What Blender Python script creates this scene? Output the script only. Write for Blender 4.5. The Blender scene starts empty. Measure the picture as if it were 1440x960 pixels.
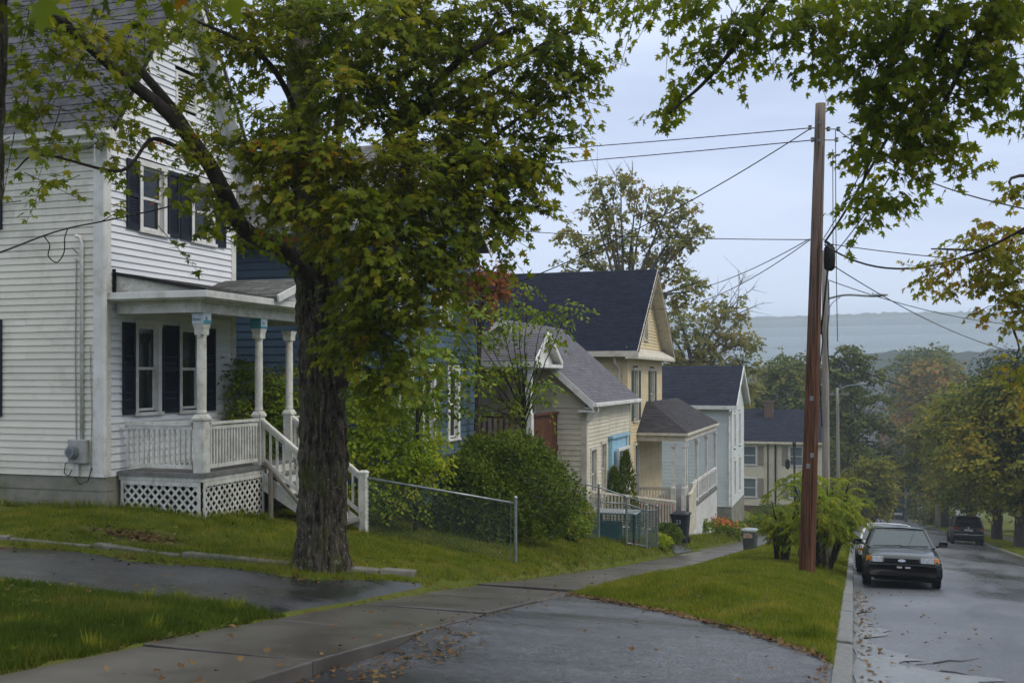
import bpy, math, random
import numpy as np
from mathutils import Vector, noise as mnoise

S = bpy.context.scene
COL = S.collection
PI = math.pi

# ------------------------------------------------------------------ camera, sky, sun, exposure
FPX, CX, HY = 1470.0, 720.0, 530.0           # focal length and horizon measured in the photograph
YAW = math.atan(480.0 / 1470.0)
EYE = 1.6
cam_d = bpy.data.cameras.new("camera")
cam = bpy.data.objects.new("camera", cam_d)
COL.objects.link(cam)
cam.location = (0, 0, EYE)
cam.rotation_euler = (PI / 2, 0, YAW)
cam_d.sensor_width = 36
cam_d.lens = 36 * FPX / 1440
cam_d.shift_y = 50 / 1440
cam_d.clip_start = 0.1
cam_d.clip_end = 6000
cam_d.dof.use_dof = True
cam_d.dof.focus_distance = 24
cam_d.dof.aperture_fstop = 4.0
S.camera = cam

W = bpy.data.worlds.new("World")
S.world = W
W.use_nodes = True
wt = W.node_tree
wt.nodes.clear()
w_out = wt.nodes.new("ShaderNodeOutputWorld")
w_bg = wt.nodes.new("ShaderNodeBackground")
w_bg.inputs["Strength"].default_value = 0.1
sky = wt.nodes.new("ShaderNodeTexSky")
sky.sky_type = 'NISHITA'
sky.sun_disc = False
sky.sun_elevation = math.radians(48)
sky.sun_rotation = math.radians(98)
sky.air_density = 1.0
sky.dust_density = 3.0
tc = wt.nodes.new("ShaderNodeTexCoord")
mp = wt.nodes.new("ShaderNodeMapping")
mp.inputs["Scale"].default_value = (1.0, 1.0, 5.5)
nz = wt.nodes.new("ShaderNodeTexNoise")
nz.inputs["Scale"].default_value = 1.6
nz.inputs["Detail"].default_value = 5
nz.inputs["Roughness"].default_value = 0.55
cr = wt.nodes.new("ShaderNodeValToRGB")
cr.color_ramp.elements[0].position = 0.36
cr.color_ramp.elements[0].color = (5.1, 6.15, 8.7, 1)
cr.color_ramp.elements[1].position = 0.64
cr.color_ramp.elements[1].color = (7.5, 8.5, 10.9, 1)
mx = wt.nodes.new("ShaderNodeMix")
mx.data_type = 'RGBA'
mx.inputs[0].default_value = 0.9
L = wt.links.new
L(tc.outputs["Generated"], mp.inputs["Vector"])
L(mp.outputs["Vector"], nz.inputs["Vector"])
L(nz.outputs["Fac"], cr.inputs["Fac"])
L(sky.outputs["Color"], mx.inputs[6])
sxyz = wt.nodes.new("ShaderNodeSeparateXYZ")
L(tc.outputs["Generated"], sxyz.inputs[0])
zr = wt.nodes.new("ShaderNodeMapRange")          # an overcast sky brightens and whitens towards the zenith
zr.interpolation_type = 'SMOOTHSTEP'
zr.inputs["From Min"].default_value = 0.15
zr.inputs["From Max"].default_value = 1.0
L(sxyz.outputs["Z"], zr.inputs["Value"])
zm = wt.nodes.new("ShaderNodeMix")
zm.data_type = 'RGBA'
L(zr.outputs["Result"], zm.inputs[0])
L(cr.outputs["Color"], zm.inputs[6])
zm.inputs[7].default_value = (14.0, 14.2, 14.6, 1)
L(zm.outputs[2], mx.inputs[7])
L(mx.outputs[2], w_bg.inputs["Color"])
L(w_bg.outputs["Background"], w_out.inputs["Surface"])

sun_d = bpy.data.lights.new("sun", 'SUN')
sun_d.energy = 1.4
sun_d.angle = math.radians(18)
sun_d.color = (1.0, 0.93, 0.80)
sun = bpy.data.objects.new("sun", sun_d)
COL.objects.link(sun)
sun.rotation_euler = (math.radians(42), 0, math.radians(82))

S.view_settings.view_transform = 'Standard'
S.view_settings.look = 'None'
S.view_settings.exposure = 0.12
S.view_settings.gamma = 1.0
S.view_settings.use_curve_mapping = False
S.render.engine = 'CYCLES'
S.cycles.max_bounces = 9
S.cycles.diffuse_bounces = 3
S.cycles.glossy_bounces = 3
S.cycles.transmission_bounces = 4
S.cycles.transparent_max_bounces = 12
S.cycles.volume_bounces = 8
S.cycles.use_denoising = True
S.cycles.caustics_reflective = False
S.cycles.caustics_refractive = False


# ------------------------------------------------------------------ a photograph point at depth D -> world
def P(px, py, D):
    lat = (px - CX) * D / FPX
    z = EYE - (py - HY) * D / FPX
    c, s = math.cos(YAW), math.sin(YAW)
    return Vector((-s * D + c * lat, c * D + s * lat, z))


def PX(x, y):
    c, s = math.cos(YAW), math.sin(YAW)
    D = -s * x + c * y
    return CX + FPX * (c * x + s * y) / D, D


# ------------------------------------------------------------------ naming helpers
WL = {}


def wl(o):
    return WL.get(o, Vector((0, 0, 0))) if o is not None else Vector((0, 0, 0))


def tag(o, label=None, cat=None, group=None, kind=None):
    if label: o["label"] = label
    if cat: o["category"] = cat
    if group: o["group"] = group
    if kind: o["kind"] = kind
    return o


def thing(name, loc, label, cat, group=None):
    o = bpy.data.objects.new(name, None)
    o.empty_display_size = 0.2
    COL.objects.link(o)
    o.location = loc
    WL[o] = Vector(loc)
    return tag(o, label, cat, group)


def link(name, me, parent=None, loc=None):
    """object whose mesh is given relative to loc (world)"""
    o = bpy.data.objects.new(name, me)
    COL.objects.link(o)
    loc = Vector(loc) if loc is not None else wl(parent)
    if parent is not None:
        o.parent = parent
        o.location = loc - wl(parent)
    else:
        o.location = loc
    WL[o] = loc
    return o


def copy_tree(o, parent=None):
    c = o.copy()
    COL.objects.link(c)
    WL[c] = wl(o)
    if parent is not None: c.parent = parent
    for ch in list(o.children): copy_tree(ch, c)
    return c


def text_mesh(fc):
    o = bpy.data.objects.new("lettering_curve", fc)
    COL.objects.link(o)
    me = bpy.data.meshes.new_from_object(o)
    bpy.data.objects.remove(o)
    return me


class MB:
    def __init__(s):
        s.v = []
        s.f = []

    def add(s, vs, fs):
        n = len(s.v)
        s.v.extend([tuple(p) for p in vs])
        s.f.extend([tuple(i + n for i in f) for f in fs])
        return s

    def box(s, x0, y0, z0, x1, y1, z1):
        return s.hexa([(x0, y0, z0), (x1, y0, z0), (x1, y1, z0), (x0, y1, z0),
                       (x0, y0, z1), (x1, y0, z1), (x1, y1, z1), (x0, y1, z1)])

    def hexa(s, p):
        p = [Vector(q) for q in p]
        if (p[1] - p[0]).cross(p[3] - p[0]).dot(p[4] - p[0]) + (p[5] - p[6]).cross(p[7] - p[6]).dot(p[2] - p[6]) < 0: p = [p[3], p[2], p[1], p[0], p[7], p[6], p[5], p[4]]
        return s.add(p, [(0, 3, 2, 1), (4, 5, 6, 7), (0, 1, 5, 4), (1, 2, 6, 5), (2, 3, 7, 6), (3, 0, 4, 7)])

    def bar(s, a, b, w, h, up=(0, 0, 1)):
        a, b, up = Vector(a), Vector(b), Vector(up)
        d = (b - a).normalized()
        sd = d.cross(up).normalized() * (w / 2)
        u = sd.cross(d).normalized() * (h / 2)
        return s.hexa([a - sd - u, a + sd - u, b + sd - u, b - sd - u, a - sd + u, a + sd + u, b + sd + u, b - sd + u])

    def tube(s, pts, r, n=8, caps=True):
        pts = [Vector(p) for p in pts]
        m = len(pts)
        rr = [r] * m if isinstance(r, (int, float)) else r
        base = len(s.v)
        ref = None
        for i, p in enumerate(pts):
            d = (pts[min(i + 1, m - 1)] - pts[max(i - 1, 0)])
            d = d.normalized() if d.length > 1e-9 else Vector((0, 0, 1))
            if ref is None:
                ref = Vector((1, 0, 0)) if abs(d.x) < 0.8 else Vector((0, 1, 0))
            u = (ref - d * ref.dot(d)).normalized()
            ref = u
            w = d.cross(u)
            for k in range(n):
                a = 2 * PI * k / n
                s.v.append(tuple(p + (u * math.cos(a) + w * math.sin(a)) * rr[i]))
        for i in range(m - 1):
            for k in range(n):
                a = base + i * n + k
                b = base + i * n + (k + 1) % n
                s.f.append((a, b, b + n, a + n))
        if caps:
            s.f.append(tuple(base + k for k in reversed(range(n))))
            s.f.append(tuple(base + (m - 1) * n + k for k in range(n)))
        return s

    def lathe(s, c, prof, n=12, square=False):
        c = Vector(c)
        base = len(s.v)
        off = PI / 4 if square else 0
        k2 = math.sqrt(2) if square else 1
        if square: n = 4
        for r, z in prof:
            for k in range(n):
                a = 2 * PI * k / n + off
                s.v.append((c.x + r * k2 * math.cos(a), c.y + r * k2 * math.sin(a), c.z + z))
        for i in range(len(prof) - 1):
            for k in range(n):
                a = base + i * n + k
                b = base + i * n + (k + 1) % n
                s.f.append((a, b, b + n, a + n))
        s.f.append(tuple(base + k for k in reversed(range(n))))
        s.f.append(tuple(base + (len(prof) - 1) * n + k for k in range(n)))
        return s

    def prism(s, poly, fn, t0, t1):
        n = len(poly)
        base = len(s.v)
        for t in (t0, t1):
            for (u, v) in poly: s.v.append(tuple(fn(u, v, t)))
        s.f.append(tuple(base + i for i in range(n)))
        s.f.append(tuple(base + n + i for i in reversed(range(n))))
        for i in range(n):
            j = (i + 1) % n
            s.f.append((base + i, base + j, base + n + j, base + n + i))
        return s

    def mesh(s, name, off=Vector((0, 0, 0)), smooth=False):
        me = bpy.data.meshes.new(name)
        me.from_pydata([(v[0] - off[0], v[1] - off[1], v[2] - off[2]) for v in s.v], [], s.f)
        if smooth: me.polygons.foreach_set("use_smooth", [True] * len(me.polygons))
        me.update()
        return me

    def build(s, name, mat, parent=None, at=None, smooth=False, bevel=0, label=None, cat=None, group=None, kind=None, segs=2):
        loc = Vector(at) if at is not None else wl(parent)
        me = s.mesh(name, loc, smooth)
        me.materials.append(mat)
        o = link(name, me, parent, loc)
        if bevel:
            b = o.modifiers.new("bevel", 'BEVEL')
            b.width = bevel
            b.segments = segs
            b.limit_method = 'ANGLE'
            if not smooth:
                pass
        return tag(o, label, cat, group, kind)


# ------------------------------------------------------------------ materials
def newmat(name):
    m = bpy.data.materials.new(name)
    m.use_nodes = True
    nt = m.node_tree
    nt.nodes.clear()
    return m, nt, nt.nodes, nt.links.new


def ramp(N, pts, interp='LINEAR'):
    r = N.new("ShaderNodeValToRGB")
    r.color_ramp.interpolation = interp
    e = r.color_ramp.elements
    while len(e) < len(pts): e.new(0.5)
    for i, (p, c) in enumerate(pts):
        e[i].position = p
        e[i].color = (c[0], c[1], c[2], 1) if hasattr(c, "__len__") else (c, c, c, 1)
    return r


def mixc(N, Lk, fac, a, b, blend='MIX'):
    m = N.new("ShaderNodeMix")
    m.data_type = 'RGBA'
    m.blend_type = blend
    for inp, v in (("Factor", fac), ("A", a), ("B", b)):
        sock = m.inputs[inp] if inp == "Factor" else m.inputs[inp]
        if inp != "Factor":
            sock = [q for q in m.inputs if q.name == inp and q.type == 'RGBA'][0]
        else:
            sock = [q for q in m.inputs if q.name == inp and q.type == 'VALUE'][0]
        if hasattr(v, "is_output"): Lk(v, sock)
        elif inp == "Factor": sock.default_value = v
        else: sock.default_value = (v[0], v[1], v[2], 1)
    return [q for q in m.outputs if q.type == 'RGBA'][0]


def noise_n(N, Lk, scale, detail=4, vec=None, rough=0.55, stretch=None, obj=True):
    t = N.new("ShaderNodeTexNoise")
    t.inputs["Scale"].default_value = scale
    t.inputs["Detail"].default_value = detail
    t.inputs["Roughness"].default_value = rough
    g = N.new("ShaderNodeNewGeometry")
    src = g.outputs["Position"]
    if stretch:
        mm = N.new("ShaderNodeMapping")
        mm.inputs["Scale"].default_value = stretch
        Lk(src, mm.inputs["Vector"])
        src = mm.outputs["Vector"]
    Lk(src, t.inputs["Vector"])
    return t.outputs["Fac"]


def MAT(name, col, rough=0.7, col2=None, scale=3.0, bump=0.0, bscale=60.0, metal=0.0, spec=0.16,
        stretch=None, island=0.0, dirt=None, dscale=1.2, coat=0.0, bstretch=None, lo=0.35, hi=0.65):
    m, nt, N, Lk = newmat(name)
    out = N.new("ShaderNodeOutputMaterial")
    b = N.new("ShaderNodeBsdfPrincipled")
    Lk(b.outputs[0], out.inputs["Surface"])
    b.inputs["Roughness"].default_value = rough
    b.inputs["Metallic"].default_value = metal
    b.inputs["Specular IOR Level"].default_value = spec
    if coat:
        b.inputs["Coat Weight"].default_value = coat
        b.inputs["Coat Roughness"].default_value = 0.06
    c = (col[0], col[1], col[2])
    cur = None
    if col2 is not None:
        f = noise_n(N, Lk, scale, 5, stretch=stretch)
        r = ramp(N, [(lo, c), (hi, col2)])
        Lk(f, r.inputs["Fac"])
        cur = r.outputs["Color"]
    if island:
        g = N.new("ShaderNodeNewGeometry")
        oi = N.new("ShaderNodeObjectInfo")
        ad = N.new("ShaderNodeMath")
        ad.operation = 'ADD'
        Lk(g.outputs["Random Per Island"], ad.inputs[0])
        Lk(oi.outputs["Random"], ad.inputs[1])
        fr = N.new("ShaderNodeMath")
        fr.operation = 'FRACT'
        Lk(ad.outputs[0], fr.inputs[0])
        rr = ramp(N, [(0, 1 - island), (1, 1 + island)])
        Lk(fr.outputs[0], rr.inputs["Fac"])
        cur = mixc(N, Lk, 1.0, cur if cur is not None else c, rr.outputs["Color"], 'MULTIPLY')
    if dirt is not None:
        f = noise_n(N, Lk, dscale, 7, rough=0.7)
        r = ramp(N, [(0.5, 0.0), (0.75, 1.0)])
        Lk(f, r.inputs["Fac"])
        cur = mixc(N, Lk, r.outputs["Color"], cur if cur is not None else c, dirt)
    if cur is not None: Lk(cur, b.inputs["Base Color"])
    else: b.inputs["Base Color"].default_value = (*c, 1)
    if bump:
        f = noise_n(N, Lk, bscale, 4, stretch=bstretch)
        bn = N.new("ShaderNodeBump")
        bn.inputs["Strength"].default_value = bump
        bn.inputs["Distance"].default_value = 0.01
        Lk(f, bn.inputs["Height"])
        Lk(bn.outputs["Normal"], b.inputs["Normal"])
    return m


def LEAFMAT(name, cols, trans=0.35, rough=0.5, clump=0.9, spec=0.10):
    """cols: list of (position, colour) over a per-leaf random value shifted by slow noise"""
    m, nt, N, Lk = newmat(name)
    out = N.new("ShaderNodeOutputMaterial")
    b = N.new("ShaderNodeBsdfPrincipled")
    b.inputs["Roughness"].default_value = rough
    b.inputs["Specular IOR Level"].default_value = spec
    tr = N.new("ShaderNodeBsdfTranslucent")
    g = N.new("ShaderNodeNewGeometry")
    oi = N.new("ShaderNodeObjectInfo")
    ad0 = N.new("ShaderNodeMath"); ad0.operation = 'ADD'
    Lk(g.outputs["Random Per Island"], ad0.inputs[0])
    Lk(oi.outputs["Random"], ad0.inputs[1])
    fr = N.new("ShaderNodeMath"); fr.operation = 'FRACT'
    Lk(ad0.outputs[0], fr.inputs[0])
    f = noise_n(N, Lk, clump, 2)
    a = N.new("ShaderNodeMath"); a.operation = 'MULTIPLY_ADD'
    Lk(f, a.inputs[0]); a.inputs[1].default_value = 1.3; a.inputs[2].default_value = -0.42
    a2 = N.new("ShaderNodeMath"); a2.operation = 'MULTIPLY_ADD'
    Lk(fr.outputs[0], a2.inputs[0]); a2.inputs[1].default_value = 0.55
    Lk(a.outputs[0], a2.inputs[2])
    r = ramp(N, cols)
    Lk(a2.outputs[0], r.inputs["Fac"])
    Lk(r.outputs["Color"], b.inputs["Base Color"])
    gm = mixc(N, Lk, 1.0, r.outputs["Color"], (1.5, 1.5, 0.8), 'MULTIPLY')
    Lk(gm, tr.inputs["Color"])
    ms = N.new("ShaderNodeMixShader")
    ms.inputs[0].default_value = trans
    Lk(b.outputs[0], ms.inputs[1]); Lk(tr.outputs[0], ms.inputs[2])
    Lk(ms.outputs[0], out.inputs["Surface"])
    return m


def GLASS(name, tint=(0.02, 0.025, 0.03), clear=0.5, rough=0.03):
    m, nt, N, Lk = newmat(name)
    out = N.new("ShaderNodeOutputMaterial")
    gl = N.new("ShaderNodeBsdfGlossy")
    gl.inputs["Roughness"].default_value = rough
    gl.inputs["Color"].default_value = (0.9, 0.95, 1, 1)
    df = N.new("ShaderNodeBsdfDiffuse"); df.inputs["Color"].default_value = (*tint, 1)
    tp = N.new("ShaderNodeBsdfTransparent"); tp.inputs["Color"].default_value = (0.75, 0.8, 0.8, 1)
    m1 = N.new("ShaderNodeMixShader"); m1.inputs[0].default_value = clear
    Lk(df.outputs[0], m1.inputs[1]); Lk(tp.outputs[0], m1.inputs[2])
    fr = N.new("ShaderNodeFresnel"); fr.inputs["IOR"].default_value = 1.42
    m2 = N.new("ShaderNodeMixShader")
    Lk(fr.outputs[0], m2.inputs[0]); Lk(m1.outputs[0], m2.inputs[1]); Lk(gl.outputs[0], m2.inputs[2])
    Lk(m2.outputs[0], out.inputs["Surface"])
    return m


def _cracks(N, Lk, scale=.9, thr=.006):
    g = N.new("ShaderNodeNewGeometry")
    nn = N.new("ShaderNodeTexNoise"); nn.inputs["Scale"].default_value = 1.6; nn.inputs["Detail"].default_value = 5
    Lk(g.outputs["Position"], nn.inputs["Vector"])
    vm = N.new("ShaderNodeVectorMath"); vm.operation = 'MULTIPLY_ADD'
    Lk(nn.outputs["Color"], vm.inputs[0]); vm.inputs[1].default_value = (.9, .9, .9); Lk(g.outputs["Position"], vm.inputs[2])
    v = N.new("ShaderNodeTexVoronoi"); v.feature = 'DISTANCE_TO_EDGE'; v.inputs["Scale"].default_value = scale
    Lk(vm.outputs[0], v.inputs["Vector"])
    r = ramp(N, [(0.0, 1.0), (thr, 1.0), (thr * 2.2, 0.0)])
    Lk(v.outputs["Distance"], r.inputs["Fac"])
    msk = noise_n(N, Lk, .33, 3)
    r2 = ramp(N, [(.50, 0.0), (.58, 1.0)])
    Lk(msk, r2.inputs["Fac"])
    m = N.new("ShaderNodeMath"); m.operation = 'MULTIPLY'
    Lk(r.outputs["Color"], m.inputs[0]); Lk(r2.outputs["Color"], m.inputs[1])
    return m.outputs[0]


def WETASPHALT(name, dry=(0.055, 0.056, 0.06), wet=(0.02, 0.021, 0.024), wscale=0.35, bias=0.5, bump=0.5, agg=220,
               stretch=(1, 0.35, 1), rlo=0.12, rhi=0.55, cracks=True, bd=.006):
    m, nt, N, Lk = newmat(name)
    out = N.new("ShaderNodeOutputMaterial")
    b = N.new("ShaderNodeBsdfPrincipled")
    Lk(b.outputs[0], out.inputs["Surface"])
    big = noise_n(N, Lk, wscale, 6, stretch=stretch, rough=0.6)
    fine = noise_n(N, Lk, agg, 4, rough=0.8)
    med = noise_n(N, Lk, agg * 0.25, 3)
    r = ramp(N, [(bias - 0.12, 0.0), (bias + 0.12, 1.0)])
    Lk(big, r.inputs["Fac"])
    c1 = ramp(N, [(0.30, tuple(v * 0.25 for v in dry)), (0.50, dry), (0.66, tuple(min(.4, v * 3.4) for v in dry))])
    Lk(fine, c1.inputs["Fac"])
    col = mixc(N, Lk, r.outputs["Color"], c1.outputs["Color"], wet)
    mm = ramp(N, [(0.3, 0.7), (0.7, 1.25)])
    Lk(med, mm.inputs["Fac"])
    col = mixc(N, Lk, 1.0, col, mm.outputs["Color"], 'MULTIPLY')
    pt = noise_n(N, Lk, .9, 3, stretch=(.6, .35, 1))
    pr = ramp(N, [(.44, 0.78), (.47, 1.0), (.56, 1.0), (.60, 1.18)])
    Lk(pt, pr.inputs["Fac"])
    col = mixc(N, Lk, 1.0, col, pr.outputs["Color"], 'MULTIPLY')
    if cracks: col = mixc(N, Lk, _cracks(N, Lk), col, (.014, .014, .014))
    Lk(col, b.inputs["Base Color"])
    rr = ramp(N, [(0.0, rhi), (1.0, rlo)])
    Lk(r.outputs["Color"], rr.inputs["Fac"])
    Lk(rr.outputs["Color"], b.inputs["Roughness"])
    b.inputs["Specular IOR Level"].default_value = 0.6
    bs = N.new("ShaderNodeMath"); bs.operation = 'MULTIPLY_ADD'
    Lk(r.outputs["Color"], bs.inputs[0]); bs.inputs[1].default_value = -bump * 0.75; bs.inputs[2].default_value = bump
    bn = N.new("ShaderNodeBump")
    bn.inputs["Distance"].default_value = bd
    Lk(bs.outputs[0], bn.inputs["Strength"])
    Lk(fine, bn.inputs["Height"])
    Lk(bn.outputs["Normal"], b.inputs["Normal"])
    return m


M = {}
M['siding_shade_tone'] = MAT("white_siding_shade_tone", (0.65, 0.635, 0.56), 0.5, (0.58, 0.565, 0.495), 0.8, island=0.05, bump=0.15, bscale=30, dirt=(0.42, 0.41, 0.35), dscale=1.5)  # near wall: its shade is put into a darker, warmer white
M['siding_lit_tone'] = MAT("white_siding_lit_tone", (0.74, 0.755, 0.78), 0.5, (0.68, 0.695, 0.72), 1.2, island=0.05, bump=0.15, bscale=30)  # street wall: its skylight is put into a brighter, bluer white
M['white_trim'] = MAT("white_paint", (0.72, 0.72, 0.70), 0.5, (0.60, 0.60, 0.57), 2.5, dirt=(0.40, 0.39, 0.33), dscale=4, bump=0.1)
M['porch_white'] = MAT("weathered_white_paint", (0.68, 0.68, 0.64), 0.55, (0.52, 0.52, 0.46), 4, dirt=(0.30, 0.29, 0.23), dscale=7, bump=0.15)
M['concrete'] = MAT("stained_concrete", (0.27, 0.26, 0.22), 0.9, (0.18, 0.18, 0.14), 1.8, bump=0.6, bscale=25, dirt=(0.10, 0.12, 0.05), dscale=2)
M['interior'] = MAT("interior_painted_dark", (0.03, 0.03, 0.032), 0.9)  # near-black colour stands in for unlit rooms and hollows
M['curtain'] = MAT("pale_curtain", (0.20, 0.20, 0.19), 0.9, (0.05, 0.05, 0.05), 9, stretch=(5, 5, 0.3))  # vertical grey bands paint the shade of the folds
M['shutter'] = MAT("black_shutter_paint", (0.016, 0.020, 0.034), 0.5, island=0.1)
M['shingle_grey'] = MAT("grey_slate_shingle", (0.10, 0.10, 0.108), 0.85, (0.065, 0.065, 0.074), 6, island=0.22, bump=0.5, bscale=80)
M['shingle_porch'] = MAT("weathered_grey_shingle", (0.13, 0.13, 0.125), 0.75, (0.08, 0.082, 0.075), 5, island=0.25, bump=0.5, bscale=80)
M['shingle_cream'] = MAT("grey_brown_shingle", (0.125, 0.122, 0.14), 0.9, (0.11, 0.108, 0.12), 4, island=0.14, bump=0.4)
M['shingle_navy'] = MAT("dark_navy_shingle", (0.012, 0.016, 0.032), 0.95, (0.008, 0.011, 0.022), 3, island=0.22, bump=0.4, spec=.15)
M['shingle_navy2'] = MAT("dark_slate_shingle", (0.020, 0.025, 0.042), 0.95, (0.013, 0.016, 0.028), 3, island=0.2, bump=0.4, spec=.15)
M['shingle_taupe'] = MAT("taupe_porch_shingle", (0.060, 0.057, 0.062), 0.9, (0.042, 0.040, 0.044), 3, island=0.2, bump=0.4)
M['blue'] = MAT("blue_siding_paint", (0.070, 0.115, 0.165), 0.55, (0.058, 0.097, 0.142), 1, island=0.12, bump=0.15)
M['cream'] = MAT("cream_siding_paint", (0.64, 0.59, 0.46), 0.6, (0.56, 0.52, 0.41), 1.4, island=0.05, dirt=(0.40, 0.37, 0.28), dscale=2)
M['yellow'] = MAT("yellow_siding_paint", (0.66, 0.54, 0.32), 0.6, (0.58, 0.47, 0.28), 1.4, island=0.05, dirt=(0.42, 0.36, 0.24), dscale=2)
M['paleblue'] = MAT("pale_blue_siding_paint", (0.58, 0.62, 0.61), 0.6, (0.52, 0.56, 0.56), 1.4, island=0.05)
M['lightblue'] = MAT("light_blue_trim_paint", (0.30, 0.50, 0.62), 0.6, (0.25, 0.42, 0.53), 3)
M['ivory'] = MAT("ivory_wall_paint", (0.62, 0.56, 0.44), 0.7, (0.54, 0.50, 0.40), 0.8, dirt=(0.42, 0.37, 0.28), dscale=1.5)
M['cream_trim'] = MAT("cream_trim_paint", (0.62, 0.58, 0.48), 0.6, (0.50, 0.46, 0.38), 3, dirt=(0.33, 0.29, 0.22), dscale=4)
M['green_shutter'] = MAT("dark_green_shutter", (0.05, 0.085, 0.08), 0.6)
M['tan_shutter'] = MAT("tan_shutter", (0.26, 0.22, 0.18), 0.7)
M['brick'] = MAT("old_brick", (0.16, 0.10, 0.08), 0.9, (0.10, 0.07, 0.06), 8, bump=0.5)
M['brown_wood'] = MAT("brown_stained_wood", (0.125, 0.050, 0.028), 0.6, (0.075, 0.030, 0.017), 8, stretch=(4, 4, 0.5), island=0.2)
M['grey_wood'] = MAT("weathered_grey_wood", (0.22, 0.20, 0.17), 0.8, (0.13, 0.115, 0.09), 6, stretch=(6, 6, 0.6), bump=0.4)
M['deck'] = MAT("painted_porch_deck", (0.20, 0.20, 0.19), 0.6, (0.12, 0.12, 0.11), 4)
M['galv'] = MAT("galvanised_steel", (0.30, 0.33, 0.34), 0.45, (0.18, 0.21, 0.22), 8, metal=0.6, bump=0.1)
M['wire_green'] = MAT("chain_link_wire", (0.08, 0.115, 0.115), 0.5, (0.05, 0.075, 0.075), 8, metal=0.3)
M['metal_grey'] = MAT("grey_meter_paint", (0.36, 0.37, 0.36), 0.5, (0.28, 0.29, 0.28), 9)
M['glass'] = GLASS("window_glass", (0.03, 0.035, 0.04), 0.6)
M['glass_pale'] = GLASS("pale_window_glass", (0.18, 0.22, 0.25), 0.35)
M['black_cable'] = MAT("black_cable", (0.012, 0.012, 0.014), 0.6)
M['rust'] = MAT("rusty_stain", (0.15, 0.06, 0.03), 0.8)
# ------------------------------------------------------------------ terrain heights
_ty = [-80, -60, -10, 0, 4, 8.4, 14.7, 24.4, 50, 64, 87, 121, 210, 300, 420, 560, 800, 2500]
_tz = [5, 4, .75, 0, -.32, -.80, -1.64, -3.06, -6.35, -7.85, -10.5, -14.4, -24.4, -33.5, -42, -46, -47, -47]
_gy = np.arange(-80, 2500, 0.5)
_gz = np.interp(_gy, _ty, _tz)
_k = np.exp(-0.5 * (np.arange(-12, 13) * 0.5 / 2.2) ** 2)
_k /= _k.sum()
_gz = np.convolve(np.pad(_gz, 12, mode='edge'), _k, mode='valid')


def R(y): return np.interp(y, _gy, _gz)


def sstep(a, b, x):
    t = np.clip((x - a) / (b - a), 0, 1)
    return t * t * (3 - 2 * t)


def Sw(y): return R(y) + 0.14


def yU(x): return np.interp(x, [-19, -10.9, -8.7, -7, -5.9, -5.4], [11.0, 11.15, 11.35, 12.05, 12.9, 13.6])


def yD(x): return np.interp(x, [-19, -10.9, -8.7, -7, -6.4, -5.9, -5.4], [10.9, 11.0, 11.15, 11.62, 11.75, 12.35, 13.55])


def yL(x): return np.interp(x, [-19, -8.5, -6.2, -5.4], [8.6, 8.7, 8.95, 9.25])


def apron_edge(x): return np.interp(x, [-3.84, -3.3, -2.2, -1.0, -.3, -.16], [14.35, 13.9, 12.7, 11.0, 9.6, 9.1])


_Ay = [-80, 0, 6, 9, 11.0, 11.6, 13.5, 16, 18, 23, 30, 45, 60, 100, 3000]
_Av = [.1, .15, .25, .35, .42, .55, .80, .94, 1.06, 1.55, 1.6, 1.7, 2.0, 1.5, .5]


def Z(x, y):
    """ground surface (grass level)"""
    x = np.asarray(x, float)
    y = np.asarray(y, float)
    s = Sw(y)
    d = np.clip(-5.34 - x, 0, None)
    h = np.interp(y, _Ay, _Av) * (.34 * (1 - np.exp(-d / .4)) + .66 * sstep(.4, 5.8, d))
    left = s - .02 + h
    step = .07 * sstep(0.02, 0.16, y - yU(x)) * (x < -5.4) * (y < 14.5)
    left = left + np.where(y < 14.5, step, .07 * np.clip(-(x + 5.34) / .5, 0, 1) * sstep(18, 14.5, y))
    t = np.clip((x + 3.84) / 3.68, 0, 1)
    bump = .26 * np.sin(PI * t) ** .8 * sstep(0.0, 2.2, y - apron_edge(np.clip(x, -3.84, -.16)))
    apron = (y > 2) & (y < apron_edge(np.clip(x, -3.84, -.16)))
    verge = s - .02 + bump - np.where(apron, .22 * sstep(0, .35, apron_edge(np.clip(x, -3.84, -.16)) - y), 0)
    xr = np.clip(x - 7.15, 0, None)
    right = R(y) + .11 + .02 * np.clip(xr, 0, 60) * 0.6
    z = np.where(x < -5.34, left, np.where(x < -.0, verge, np.where(x <= 7.0, R(y) - .03, right)))
    z = np.where((x > -5.36) & (x < -3.82), s - .12, z)
    z = np.where((x > -.168) & (x < .003), R(y) - .12, z)
    return z


def Z1(x, y): return float(Z(x, y))


M['soil'] = MAT("lawn_soil", (0.070, 0.095, 0.014), 0.95, (0.10, 0.11, 0.022), 1.1, bump=0.8, bscale=18, dirt=(0.075, 0.055, 0.028), dscale=0.9, spec=.05)
M['asphalt'] = WETASPHALT("wet_street_asphalt", dry=(0.080, 0.084, 0.092), wscale=0.30, bias=0.56, agg=60, stretch=(1.3, 0.25, 1), bump=0.55, rlo=0.17, rhi=0.36, cracks=False)
M['asphalt_drive'] = WETASPHALT("old_driveway_asphalt", dry=(0.030, 0.031, 0.034), wscale=0.6, bias=0.5, agg=60, stretch=(0.5, 1.2, 1), bump=0.6, rlo=0.16, rhi=0.5)
M['asphalt_apron'] = WETASPHALT("coarse_apron_asphalt", dry=(0.062, 0.066, 0.075), wscale=0.5, bias=0.50, agg=42, stretch=(0.4, 1.2, 1), bump=1.0, rlo=0.12, rhi=0.38, cracks=False, bd=.012)
M['slab'] = MAT("damp_sidewalk_concrete", (0.055, 0.048, 0.041), 0.30, (0.115, 0.105, 0.094), 1.3, bump=0.35, bscale=70, island=0.10, dirt=(0.06, 0.06, 0.05), dscale=2.6, spec=0.5)
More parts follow.
